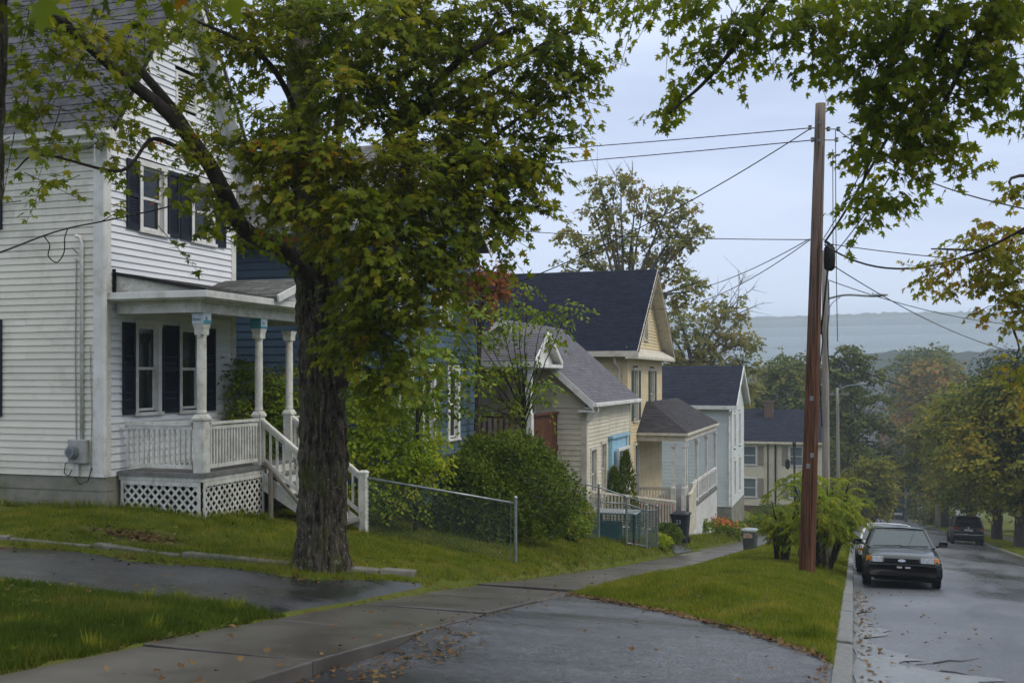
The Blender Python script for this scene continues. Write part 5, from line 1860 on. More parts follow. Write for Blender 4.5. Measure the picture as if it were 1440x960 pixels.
# turning maple at the right edge
gb_ = (9.4, 14.5, Z1(9.4, 14.5))
gold = thing("maple_tree", gb_, "maple turning yellow and orange at the right edge above the far verge", "tree")
lm_ = MB()
limb(lm_, [Vector(gb_) + Vector((0, 0, -.2)), Vector(gb_) + Vector((.1, 0, 2.5)), Vector(gb_) + Vector((.0, .2, 5.5))], .2, .11, 10)
limb(lm_, [Vector(gb_) + Vector((0, .1, 3.5)), P(1500, 330, 15), P(1400, 350, 15.2), P(1310, 350, 15.4)], .06, .01, 6)
limb(lm_, [Vector(gb_) + Vector((0, .1, 4.0)), P(1500, 250, 15), P(1420, 280, 15)], .05, .01, 6)
limb(lm_, [Vector(gb_) + Vector((0, .1, 3.2)), P(1500, 430, 15), P(1430, 500, 15)], .05, .01, 6)
lm_.build("trunk", M['bark_plain'], gold, smooth=True)
gcl = [(1330, 370, 15.3, 30, 12), (1375, 350, 15.1, 34, 18), (1420, 350, 15, 40, 26), (1300, 390, 15.4, 16, 4), (1360, 395, 15.2, 24, 8), (1415, 400, 15, 34, 22), (1435, 270, 14.8, 24, 9),
       (1400, 320, 15, 24, 9), (1440, 440, 15, 30, 16), (1395, 435, 15, 18, 5), (1430, 510, 15.5, 24, 12), (1450, 560, 15.6, 28, 12), (1470, 350, 15, 60, 30)]
tw_ = []
a_, b_, c_ = clusters(rng, gcl, .10, per=10, L=.36, tw=tw_, shell=.2, hang=.8, scale=.8)
poly_mesh("crown", leaf_arrays(a_, b_, c_, .105 * rng.uniform(.7, 1.2, len(a_)), MAPLE), M['leaf_gold'], gold, kind="stuff")
twig_mesh("twigs", tw_, .006, M['bark_plain'], gold)

# out-of-focus leaves right above the camera
nearb = thing("overhead_bough", P(150, -160, 3.3), "dark maple bough with large soft leaves close overhead, top left", "bough")
lm_ = MB()
limb(lm_, [P(-420, -300, 4.0), P(-100, -150, 3.6), P(150, -95, 3.4), P(420, -70, 3.5)], .02, .006, 6)
lm_.build("branch", M['bark_plain'], nearb, smooth=True)
nl = [(40, -10), (75, 15), (110, 0), (60, 40), (150, -15), (20, -30), (100, -40), (210, -20), (290, -15), (310, 15), (345, -20), (180, -40), (250, -45), (390, -35), (5, -20), (325, 40)]
pp = np.array([list(P(x, y - 40, rng.uniform(3.1, 3.7))) for x, y in nl])
tt_ = norm(rng.normal(size=(len(nl), 3)) * .35 + [0, 0, -1]); nn_ = norm(rng.normal(size=(len(nl), 3)) * .4 + [.2, -1, .4])
single_leaves(nearb, pp, tt_, nn_, .11 * rng.uniform(.8, 1.2, len(nl)), MAPLE, M['leaf_over'], 99)
fgt = thing("maple_tree", (P(-8, 300, 6.5).x, P(-8, 300, 6.5).y, Z1(*P(-8, 300, 6.5)[:2])), "maple at the left edge, its bare trunk in the top left corner", "tree")
bx = P(-22, 300, 6.5)
fcl = [(60, -140, 6.2, 150, 26), (260, -170, 6.4, 150, 26), (480, -190, 6.8, 150, 22), (-120, -120, 5.8, 150, 22), (120, -330, 5.0, 220, 30), (400, -360, 5.4, 220, 26), (-300, -250, 5.0, 250, 30), (300, -600, 4.5, 300, 30), (-100, -600, 4.2, 300, 30)]
fa1, fa2, fa3 = clusters(rng, fcl, .11, per=12, L=.38, shell=.1, hang=.7)
kz = HY - (fa1[:, 2] - EYE) * FPX / np.array([PX(a, b)[1] for a, b, c in fa1])
kk = (kz < 25) & (kz > -5000)
fa1, fa2, fa3 = fa1[kk], fa2[kk], fa3[kk]
poly_mesh("crown", leaf_arrays(fa1, fa2, fa3, .115 * rng.uniform(.75, 1.2, len(fa1)), MAPLE), M['leaf_maple'], fgt, kind="stuff")
lm_ = MB()
for q in fcl: limb(lm_, [P(-12, -40, 6.6), P(-12, -40, 6.6).lerp(P(q[0], q[1], q[2]), .5) + Vector((0, 0, .3)), P(q[0], q[1], q[2])], .06, .01, 6)
lm_.build("branches", M['bark_plain'], fgt, smooth=True)
furrowed("trunk", [Vector((bx.x - .45, bx.y, wl(fgt).z - .2)), Vector((bx.x - .3, bx.y, wl(fgt).z + 1.4)), P(-40, 420, 6.5), P(-16, 150, 6.5), P(-12, -60, 6.6)], [.16, .12, .09, .105, .10], M['bark'], fgt, n=24)


# ================================================================== generic tree
def tree(name, label, base, height, rad, crown0, n, size, mat, bark, seed=0, tmpl=CLUMP, nclump=26, trunk_r=.25, flat=.7, shape='round', group=None, spread=1.0, bare=0, per=8, cl=.35, lean=(0, 0)):
    rg = np.random.default_rng(seed)
    base = Vector(base)
    t_ = thing(name, base, label, "tree", group)
    zc = base.z + crown0 * height
    H = height * (1 - crown0)
    cs_ = []
    for i in range(nclump):
        u = (i + .5) / nclump
        a = i * 2.399 + rg.uniform(-.4, .4)
        if shape == 'round': rr = rad * math.sqrt(max(.02, 1 - (2 * u - 1) ** 2 * .9)) * rg.uniform(.45, .85)
        elif shape == 'vase': rr = rad * (.35 + .65 * u) * rg.uniform(.3, .95) * (1 if u < .85 else .6)
        else: rr = rad * (1 - u) * rg.uniform(.5, .95) + .1
        cs_.append(Vector((base.x + lean[0] * u + rr * math.cos(a), base.y + lean[1] * u + rr * math.sin(a), zc + H * u * .93)))
    mb = MB()
    tt_ = [base + Vector((0, 0, -.3)), base + Vector((rg.uniform(-.1, .1), 0, height * .3)), base + Vector((lean[0] * .5 + rg.uniform(-.2, .2), lean[1] * .5, height * .62)), base + Vector((lean[0], lean[1], height * .93))]
    limb(mb, tt_, trunk_r, trunk_r * .12, 9, 6, wob=.08, seed=seed)
    mb.build("trunk", bark, t_, smooth=True)
    mb = MB()
    for c in cs_:
        hz = base.z + (c.z - base.z) * (.55 if shape != 'cone' else .95)
        f_ = (hz - base.z) / height
        st = Vector((base.x + lean[0] * f_, base.y + lean[1] * f_, hz))
        md = st.lerp(c, .5) + Vector((0, 0, -.04 * height if shape != 'vase' else .03 * height))
        limb(mb, [st, md, c], trunk_r * .32, trunk_r * .05, 5, 4, wob=.1, seed=seed)
        for q in range(3):
            mb.tube([c.lerp(md, .3 * q / 3), c + Vector(norm(rg.normal(size=3)).tolist()) * rad * cl * .8], [trunk_r * .07, trunk_r * .03], 3)
    for i in range(bare):
        c = cs_[-1 - i % 6]
        d = Vector((rg.uniform(-.5, .5), rg.uniform(-.5, .5), 1)).normalized() * height * .09
        mb.tube([c, c + d], [trunk_r * .08, trunk_r * .03], 3)
    mb.build("branches", bark, t_, smooth=True)
    ps = []
    per_c = max(3, int(n / nclump / per))
    P_, T_, N_ = [], [], []
    for c in cs_:
        r = rad * cl * rg.uniform(.7, 1.25) * spread
        if shape == 'cone': r = max(.35, r * (1.2 - (c.z - zc) / H))
        p, t, q = sprays(rg, c, (r, r, r * flat), int(per_c * rg.uniform(.7, 1.3)), per, size, size * 4, shell=.25, hang=.35 if shape != 'cone' else .1)
        P_.append(p); T_.append(t); N_.append(q)
    p, t, q = map(np.concatenate, (P_, T_, N_))
    poly_mesh("crown", leaf_arrays(p, t, q, size * rg.uniform(.7, 1.3, len(p)), tmpl), mat, t_, kind="stuff")
    return t_


def at(x, y): return (x, y, Z1(x, y))


# sparse tree behind the yellow house, clumps placed one by one
def clump_tree(name, label, base, fork, lst, size, mat, bark, trunk_r, seed, bare=(), per=9, scale=1, tmpl=MAPLE_S, shell=.2, limbs_n=5, L=.7, cat="tree", hang=.4):
    rg = np.random.default_rng(seed)
    base = Vector(base)
    t_ = thing(name, base, label, cat)
    mb = MB()
    limb(mb, [base + Vector((0, 0, -.3)), base.lerp(fork, .5), fork], trunk_r, trunk_r * .6, 9, 6, wob=.05)
    mb.build("trunk", bark, t_, smooth=True)
    mb = MB()
    for (px, py, D, r, n) in lst:
        c = P(px, py, D)
        md = fork.lerp(c, .5) + Vector((0, 0, -.06 * (c - fork).length))
        st = base.lerp(fork, rg.uniform(.75, 1))
        limb(mb, [st, md, c], trunk_r * .3, trunk_r * .05, 5, 5, wob=.06, seed=seed)
        for k in range(limbs_n):
            d = Vector(norm(rg.normal(size=3) + [0, 0, .6]).tolist()) * r * D / FPX * 1.0
            mb.tube([md.lerp(c, rg.uniform(.5, 1)), c + d], [trunk_r * .06, trunk_r * .02], 3)
    for (a, b, D) in bare:
        A, B = P(a[0], a[1], D), P(b[0], b[1], D)
        mb.tube([A, A.lerp(B, .5) + Vector((.05, 0, .05)), B], [trunk_r * .10, trunk_r * .07, trunk_r * .03], 3)
        for k in range(6):
            s_ = A.lerp(B, rg.uniform(.2, .95))
            mb.tube([s_, s_ + (B - A) * .3 + Vector(rg.normal(size=3).tolist()) * (B - A).length * .2], [trunk_r * .05, trunk_r * .015], 3)
    mb.build("branches", bark, t_, smooth=True)
    p, t, q = clusters(rg, lst, size, per=per, L=L, shell=shell, scale=scale, hang=hang)
    poly_mesh("crown", leaf_arrays(p, t, q, size * rg.uniform(.7, 1.3, len(p)), tmpl), mat, t_, kind="stuff")
    return t_


D0 = 52
b0 = P(880, 600, D0); b0.z = Z1(b0.x, b0.y)
clump_tree("autumn_tree", "tall thinning autumn tree rising behind the ridge of the yellow house", b0, P(878, 420, D0),
           [(845, 262, D0, 24, 16), (872, 250, D0, 18, 10), (895, 268, D0 + 1, 22, 12), (835, 295, D0, 20, 10), (862, 300, D0, 22, 14), (905, 295, D0, 16, 7), (945, 275, D0, 26, 16), (965, 300, D0, 22, 14), (930, 312, D0, 22, 14),
            (800, 330, D0, 20, 11), (825, 345, D0, 22, 13), (795, 372, D0, 18, 6), (860, 335, D0 + 1, 26, 18), (890, 345, D0, 30, 22), (945, 345, D0, 30, 22), (975, 335, D0, 20, 12), (985, 322, D0, 12, 5), (920, 372, D0 + 1, 30, 20), (955, 385, D0, 26, 16),
            (870, 380, D0 + 1, 26, 15), (835, 368, D0, 20, 9), (940, 420, D0 + 1, 26, 14), (975, 410, D0, 22, 10), (905, 400, D0 + 2, 22, 10), (800, 400, D0 + 2, 16, 4), (985, 395, D0, 14, 5)],
           .17, M['leaf_olive'], M['bark_grey'], .34, 5, bare=[((862, 285), (868, 232), D0), ((885, 290), (890, 228), D0), ((905, 310), (915, 262), D0), ((850, 290), (838, 240), D0), ((930, 380), (960, 300), D0)], scale=2.1, L=.5)
D1 = 74
b1 = P(985, 640, D1); b1.z = Z1(b1.x, b1.y)
clump_tree("autumn_tree", "broad olive and gold tree behind the pale blue house roof", b1, P(975, 500, D1),
           [(960, 460, D1, 30, 26), (1000, 440, D1, 28, 22), (1030, 425, D1, 22, 12), (1045, 445, D1, 16, 8), (990, 480, D1, 34, 34), (1030, 475, D1, 30, 28), (1055, 480, D1, 18, 12), (945, 500, D1, 26, 22),
            (1015, 510, D1, 34, 34), (1050, 515, D1, 22, 16), (965, 520, D1, 30, 26), (1060, 545, D1, 16, 8), (1045, 555, D1 + 3, 20, 12), (1000, 545, D1 + 3, 30, 20), (935, 470, D1, 18, 9), (950, 435, D1 + 1, 22, 10)],
           .22, M['leaf_olive'], M['bark_grey'], .42, 6, bare=[((1010, 450), (1050, 385), D1), ((1030, 430), (1062, 402), D1), ((1040, 440), (1075, 425), D1), ((1035, 440), (1040, 385), D1), ((990, 440), (1020, 400), D1)], scale=2.1, L=.5)

# left group beyond the houses
b_ = P(1205, 700, 100); b_.z = Z1(b_.x, b_.y)
clump_tree("dark_tree", "dense dark tree with an uneven top right of the wooden pole, behind the sumac", b_, P(1198, 600, 100),
           [(1195, 492, 100, 12, 14), (1182, 505, 100, 14, 16), (1212, 505, 100, 13, 14), (1168, 522, 100, 13, 14), (1197, 525, 100, 20, 26), (1226, 528, 100, 13, 14), (1160, 548, 100, 14, 16), (1185, 552, 100, 22, 28), (1215, 555, 100, 20, 26), (1240, 560, 100, 10, 9),
            (1165, 585, 100, 18, 24), (1200, 590, 100, 24, 32), (1230, 590, 100, 18, 22), (1250, 600, 100, 10, 8), (1175, 625, 100, 22, 30), (1212, 630, 100, 24, 32), (1243, 632, 100, 14, 16), (1258, 645, 100, 8, 5), (1190, 665, 100, 24, 32), (1225, 668, 100, 18, 22), (1205, 700, 100, 20, 24), (1228, 700, 100, 12, 12), (1150, 520, 101, 8, 5), (1145, 570, 101, 10, 8)],
           .30, M['leaf_dark'], M['bark_plain'], .35, 21, scale=1.9, tmpl=CLUMP, L=1.0, per=9, shell=.1, hang=.1)
tree("dark_tree", "broad green tree behind the ivory house chimney, left of the wooden pole", at(*P(1108, 640, 112)[:2]), 17.2, 4.4, .3, 14000, .30, M['leaf_dark'], M['bark_plain'], 22, nclump=38, trunk_r=.35, cl=.4)
tree("spruce_tree", "hazy dark green tree behind the ivory house roof, left of the pole", at(*P(1150, 640, 122)[:2]), 15.5, 4.2, .15, 11000, .32, M['leaf_dark'], M['bark_plain'], 23, nclump=38, shape='cone', trunk_r=.3, cl=.42)
tree("gold_tree", "yellowing tree just behind the right end of the ivory house", at(*P(1228, 640, 92)[:2]), 6.5, 2.2, .2, 6000, .20, M['leaf_far'], M['bark_plain'], 24, nclump=22, trunk_r=.2)

# ---- unseen far-side trees, added so window panes reflect foliage instead of sky
tree("verge_tree", "unseen maple on the far verge beside the street, beyond the right edge", at(11.5, 24), 10.5, 4.0, .25, 9000, .2, M['leaf_far'], M['bark_plain'], 28, nclump=26, trunk_r=.3)
tree("verge_tree", "unseen green yard tree on the far side, beyond the right edge", at(14.5, 13), 11, 4.5, .2, 9000, .2, M['leaf_dark'], M['bark_plain'], 29, nclump=26, trunk_r=.3)
# ---- far side of the street
GRP = "verge trees along the far side of the street"
tree("verge_tree", "nearest verge maple right of the parked dark people carrier, thick dark trunk", at(8.4, 60.5), 9.2, 3.4, .30, 16000, .19, M['leaf_far'], M['bark_plain'], 31, nclump=40, trunk_r=.36, group=GRP, cl=.36)
tree("verge_tree", "leaning verge maple directly behind the dark people carrier", at(8.6, 72), 10.0, 3.6, .28, 15000, .21, M['leaf_far'], M['bark_plain'], 32, nclump=38, trunk_r=.36, group=GRP, lean=(-.8, 0), cl=.36)
tree("verge_tree", "slender yellow-green verge tree between the people carrier and the white house", at(8.6, 88), 10.8, 3.4, .22, 13000, .23, M['leaf_far'], M['bark_plain'], 33, nclump=34, trunk_r=.26, group=GRP, cl=.36)
tree("verge_tree", "farthest verge tree standing at the bend beside the white house", at(8.3, 107), 12.2, 4.3, .30, 13000, .26, M['leaf_far'], M['bark_plain'], 34, nclump=34, trunk_r=.42, group=GRP, cl=.36)
tree("back_tree", "deep green tree filling the yard behind the far sidewalk", at(15.5, 62), 9, 4.4, .1, 13000, .22, M['leaf_dark'], M['bark_plain'], 35, nclump=36, trunk_r=.3)
tree("back_tree", "tall green tree behind the nearest verge maple at the right edge", at(16, 80), 12.5, 5.2, .15, 14000, .27, M['leaf_dark'], M['bark_plain'], 36, nclump=36, trunk_r=.34)
tree("back_tree", "gold-flecked tree behind the row of verge trees", at(15, 100), 14, 5.2, .2, 13000, .30, M['leaf_far'], M['bark_plain'], 37, nclump=36, trunk_r=.35)
tree("pine_tree", "dark layered pine at the right edge under the yellow maple", at(*P(1432, 620, 56)[:2]), 10.8, 3.0, .45, 9000, .26, M['leaf_pine'], M['bark_plain'], 38, nclump=30, shape='round', trunk_r=.25, tmpl=LANCE, flat=.3, cl=.42, per=12)
tree("rust_tree", "large rust-tinged tree fading into the mist above the bend in the street", at(*P(1318, 640, 150)[:2]), 23.5, 5.6, .25, 20000, .42, M['leaf_rust'], M['bark_plain'], 41, nclump=52, trunk_r=.5, cl=.34)
tree("round_tree", "big rounded bluish-green tree fading in the mist behind the rust-tinged tree", at(*P(1300, 640, 185)[:2]), 30.5, 7.2, .3, 17000, .5, M['leaf_dark'], M['bark_plain'], 42, nclump=46, trunk_r=.5, cl=.36)
tree("round_tree", "misty green tree right of the rust-tinged tree", at(*P(1372, 640, 140)[:2]), 19, 5.6, .2, 14000, .42, M['leaf_far'], M['bark_plain'], 43, nclump=40, trunk_r=.5, cl=.36)
tree("spruce_tree", "dark conifer at the foot of the hill left of the hidden white house", at(*P(1263, 640, 165)[:2]), 13, 3.6, .05, 10000, .34, M['leaf_pine'], M['bark_plain'], 44, nclump=34, shape='cone', trunk_r=.3, cl=.45)
tree("spruce_tree", "dark conifer beside the street just left of the white house wall", at(*P(1283, 640, 150)[:2]), 11, 3.0, .03, 8000, .3, M['leaf_pine'], M['bark_plain'], 45, nclump=28, shape='cone', trunk_r=.3, cl=.5)
tree("shrub_tree", "low pale green bushy tree at the bend in the street", at(7.8, 118), 5.0, 2.2, .05, 5000, .18, M['leaf_far'], M['bark_plain'], 46, nclump=18, trunk_r=.12)
tree("dark_tree", "dark tree beside the street beyond the ivory house", at(-1.8, 125), 14, 3.2, .1, 11000, .3, M['leaf_dark'], M['bark_plain'], 47, nclump=34, shape='cone', trunk_r=.3, cl=.5)
for i, (x, y, h, lab) in enumerate(((-4, 160, 13, "hazy tree left of the street beyond the dark tree"), (-14, 130, 13, "hazy tree seen over the right end of the ivory house roof"), (-22, 120, 13, "hazy tree over the left end of the ivory house roof"))):
    tree("hazy_tree", lab, at(x, y), h, 5, .2, 8000, .36, M['leaf_dark'], M['bark_plain'], 50 + i, nclump=26, trunk_r=.3)
# distant wood in the valley: one mass
wp = []
wr = np.random.default_rng(77)
n_ = 2600
wx, wy = wr.uniform(-160, 220, n_), wr.uniform(330, 620, n_)
wz = Z(wx, wy)
k_ = 16
off = wr.normal(size=(n_, k_, 3)) * [3.0, 3.0, 3.2]
pp = (np.stack([wx, wy, wz + 5 + wr.uniform(0, 4, n_)], 1)[:, None, :] + off).reshape(-1, 3)
poly_mesh("distant_woods", leaf_arrays(pp, wr.normal(size=pp.shape), wr.normal(size=pp.shape), 2.6, CLUMP), M['leaf_dark'], None, kind="stuff")

# ================================================================== HEDGE AND SHRUBS
def bush(name, label, c, rad, n, size, mat, tmpl=OVAL, seed=0, core=.72, cat="shrub", lumps=9, stems=7, group=None, kind=None, hang=.0):
    rg = np.random.default_rng(seed)
    c = Vector(c)
    gz = Z1(c.x, c.y)
    t_ = thing(name, (c.x, c.y, gz), label, cat, group)
    rad = np.array(rad, float)
    d = norm(rg.normal(size=(n, 3)))
    d[:, 2] = np.where(d[:, 2] < -.75, -d[:, 2], d[:, 2])
    lc = norm(rg.normal(size=(lumps, 3)))
    bumpf = 1 + .13 * np.max(np.exp(-((d[:, None, :] - lc[None]) ** 2).sum(2) / .16), axis=1) - .08 + .05 * np.sin(d[:, 0] * 9 + d[:, 2] * 7) + .05 * rg.normal(size=n).clip(-1, 2.2)
    r = bumpf * rg.uniform(core ** 2, 1, n) ** .5
    p = np.array(c) + d * rad * r[:, None]
    gzz = Z(p[:, 0], p[:, 1])
    keep = p[:, 2] > gzz + .03
    p, d = p[keep], d[keep]
    t = norm(d * .6 + rg.normal(size=d.shape) * .6 + [0, 0, .25 - hang])
    n_ = norm(d * .8 + [0, 0, .5] + rg.normal(size=d.shape) * .5)
    mb = MB()
    for k in range(stems):
        a = k * 2.4
        e = c + Vector((math.cos(a) * rad[0] * .6, math.sin(a) * rad[1] * .6, rad[2] * rg.uniform(.1, .6)))
        limb(mb, [Vector((c.x + math.cos(a) * .1, c.y + math.sin(a) * .1, gz - .1)), Vector((c.x, c.y, gz)).lerp(e, .5), e], .03, .008, 5, 4)
    mb.build("stems", M['bark_plain'], t_)
    poly_mesh("foliage", leaf_arrays(p, t, n_, size * rg.uniform(.7, 1.25, len(p)), tmpl), mat, t_, kind="stuff")
    return t_


hc = P(712, 690, 22.6)
bush("round_hedge", "large rounded dark green hedge behind the chain-link fence", (hc.x, hc.y, Z1(hc.x, hc.y) + 1.0), (1.62, 1.3, 1.28), 15000, .085, M['leaf_hedge'], seed=61, core=.8, stems=12)
hc2 = P(650, 700, 21.5)
bush("round_hedge", "left shoulder of the dark hedge in the shade behind the fence", (hc2.x - .2, hc2.y + .3, Z1(hc2.x, hc2.y) + .55), (1.7, 1.0, 1.15), 9500, .08, M['leaf_hedge'], seed=62, core=.75)
yb = [(535, 600, 20.2, 44, 34), (565, 570, 20.5, 40, 30), (510, 560, 20.5, 34, 22), (545, 640, 20, 46, 34), (590, 620, 20.3, 34, 22), (500, 620, 20, 36, 24), (520, 680, 19.8, 40, 24), (580, 660, 20, 34, 18), (610, 650, 20, 20, 9), (505, 530, 20.6, 26, 12), (560, 700, 19.9, 40, 18)]
bb_ = P(545, 745, 20.3); bb_.z = Z1(bb_.x, bb_.y)
clump_tree("yellow_green_bush", "bright yellow-green bush between the maple trunk and the round hedge", bb_, P(548, 680, 20.2), yb, .085, M['leaf_bright'], M['bark_plain'], .05, 63, scale=4.2, tmpl=OVAL, L=.35, cat="shrub", shell=.1, hang=.5)
# shrub seen through the porch
pb = [(345, 520, 20.0, 26, 14), (350, 555, 20, 30, 20), (385, 540, 20.2, 26, 14), (405, 560, 20.2, 26, 16), (375, 575, 20, 26, 16), (340, 590, 20, 30, 18), (400, 600, 20, 30, 16), (415, 520, 20.3, 16, 5), (365, 620, 20, 40, 22)]
b_ = P(375, 640, 20.1); b_.z = Z1(b_.x, b_.y)
clump_tree("porch_shrub", "leafy yellow-green shrub seen through the white porch posts", b_, P(375, 600, 20.1), pb, .085, M['leaf_shrub'], M['bark_plain'], .04, 64, scale=4.5, tmpl=OVAL, L=.3, cat="shrub", shell=.1)
# sapling with long boughs in front of the cottage
sb = P(742, 700, 24.6); sb.z = Z1(sb.x, sb.y)
sl_ = [(640, 500, 22.5, 34, 20), (680, 470, 23, 30, 14), (720, 455, 23, 24, 10), (765, 440, 23, 20, 9), (800, 432, 23, 16, 7), (700, 430, 23, 22, 9), (650, 440, 22.6, 30, 16), (700, 520, 23.5, 34, 16), (740, 500, 23.5, 26, 8), (755, 545, 24, 26, 14),
       (730, 565, 24, 24, 11), (770, 560, 24, 14, 5), (660, 545, 23, 34, 14), (620, 560, 22.5, 30, 12), (690, 560, 24, 26, 9), (740, 400, 23, 14, 4), (770, 470, 23, 18, 4), (610, 430, 22, 36, 20), (640, 580, 22.6, 26, 8), (730, 430, 23, 18, 6)]
clump_tree("sapling", "slender young tree with long arching boughs in front of the entry deck", sb, P(736, 560, 24.3), sl_, .11, M['leaf_shrub'], M['bark_plain'], .07, 65, scale=1.35, tmpl=OVAL, L=.45, shell=.1, hang=.5)
gl = [(600, 500, 19.5, 36, 20), (575, 530, 19.5, 36, 22), (630, 530, 20, 28, 12), (610, 560, 19.6, 26, 10), (590, 470, 19.8, 30, 12)]
b_ = P(585, 700, 20.6); b_.z = Z1(b_.x, b_.y)
clump_tree("young_maple", "young maple with yellow-green leaves before the blue house windows", b_, P(588, 560, 19.8), gl, .10, M['leaf_shrub'], M['bark_plain'], .05, 66, scale=1.0, tmpl=MAPLE_S, L=.4, shell=.1, hang=.7)
rl = [(685, 385, 26.5, 24, 18), (665, 400, 26.5, 20, 12), (700, 405, 26.5, 20, 12), (680, 425, 26.5, 20, 9), (640, 380, 26.4, 18, 8), (705, 380, 26.6, 12, 5)]
b_ = P(668, 700, 27); b_.z = Z1(b_.x, b_.y)
clump_tree("red_maple", "small tree with a red-orange top beside the blue house", b_, P(675, 440, 26.6), rl, .10, M['leaf_red'], M['bark_plain'], .09, 67, scale=2.2, tmpl=MAPLE_S, L=.4, shell=.1)


def cone_bush(name, label, x, y, h, r, n, seed):
    rg = np.random.default_rng(seed)
    z0 = Z1(x, y)
    t_ = thing(name, (x, y, z0), label, "shrub")
    u = rg.uniform(0, 1, n) ** 1.3
    a = rg.uniform(0, 2 * PI, n)
    rr = r * (1 - u) ** .75 * (1 + .25 * np.sin(a * 3 + u * 9)) * rg.uniform(.75, 1.1, n) + .03
    p = np.stack([x + rr * np.cos(a), y + rr * np.sin(a), z0 + .05 + u * h], 1)
    d = np.stack([np.cos(a), np.sin(a), 0 * a], 1)
    MB().tube([(x, y, z0 - .1), (x, y, z0 + h * .8)], [.03, .01], 5).build("stem", M['bark_plain'], t_)
    poly_mesh("foliage", leaf_arrays(p, d * .6 + [0, 0, 1] + rg.normal(size=p.shape) * .3, d + rg.normal(size=p.shape) * .4, .13 * rg.uniform(.6, 1.2, n), LANCE), M['leaf_hedge'], t_, kind="stuff")


cp_ = P(880, 700, 33.0)
cone_bush("arborvitae", "tall pointed arborvitae beside the blue-trimmed bay", cp_.x, cp_.y, 2.5, .45, 3200, 71)
cp_ = P(868, 700, 32.5)
cone_bush("arborvitae", "shorter arborvitae left of the pointed one", cp_.x - .1, cp_.y, 1.9, .38, 2400, 72)
for i, (px, py, D, rd, hh, lab, mt0) in enumerate((
        (938, 725, 33.5, .55, .62, "rounded green shrub left of the black wheeled bin", 'leaf_hedge'),
        (812, 690, 27.0, .5, .9, "straggly yellowing shrub against the cottage corner", 'leaf_shrub'),
        (800, 735, 25.5, .55, .6, "low grey-green shrub right of the round hedge", 'leaf_shrub'),
        (1068, 700, 60, 1.0, 1.1, "bushy shrub at the corner of the pale blue house", 'leaf_shrub'),
        (925, 765, 32.0, .5, .3, "yellowing ground plants by the fence corner", 'leaf_bright'),
        (1085, 690, 76, 1.6, 1.3, "dark shrub below the ivory house windows", 'leaf_hedge'))):
    c = P(px, py, D)
    bush("garden_shrub", lab, (c.x, c.y, Z1(c.x, c.y) + hh * .55), (rd, rd, hh * .62), 2200, .07 if D < 50 else .12, M[mt0], seed=80 + i, stems=4, core=.5)
# flower bed of the pale blue house
for i, (px, D) in enumerate(((985, 47), (1000, 48.5), (1018, 50), (1035, 52), (975, 44.5))):
    c = P(px, 720, D)
    bush("flower_bed_plant", "%s flower bed plant on the bank below the yellow porch" % ("lowest", "second", "third", "fourth", "topmost")[(0, 1, 2, 3, 4)[i]] if False else ["leafy plant left of the orange flowers", "leafy plant among the orange flowers below the stairs", "leafy plant right of the orange flowers", "leafy plant at the right end of the flower bed", "leafy plant at the foot of the porch stairs"][i],
         (c.x, c.y, Z1(c.x, c.y) + .2), (.85, .7, .42), 1500, .13, M['leaf_shrub'], seed=90 + i, stems=3, core=.2)
M['petal'] = MAT("orange_petals", (.60, .14, .06), .6, (.50, .09, .05), 5)
for i, (px, py, D, n) in enumerate(((992, 716, 46.8, 60), (1008, 722, 47.5, 50), (1022, 728, 49, 24), (1037, 732, 51, 14))):
    c = P(px, py, D)
    fl_ = thing("orange_flowers", c, ["large clump of orange flowers by the porch stairs", "orange flowers in the middle of the bank", "few orange flowers right of the larger clump", "last orange flowers near the house corner"][i], "flowers")
    rg = np.random.default_rng(200 + i)
    g0 = Z1(c.x, c.y)
    q = np.array([c.x, c.y, g0 + .55]) + rg.normal(size=(int(n * 1.8), 3)) * [.32, .25, .10]
    poly_mesh("petals", leaf_arrays(q, rg.normal(size=q.shape), rg.normal(size=q.shape) + [0, 0, 1], .13, OVAL), M['petal'], fl_, kind="stuff")
    mb = MB()
    for k in range(8):
        mb.tube([(c.x + rg.uniform(-.3, .3), c.y + rg.uniform(-.2, .2), g0 - .05), (c.x + rg.uniform(-.3, .3), c.y, g0 + .5)], .01, 3)
    mb.build("stems", M['leaf_hedge'], fl_)


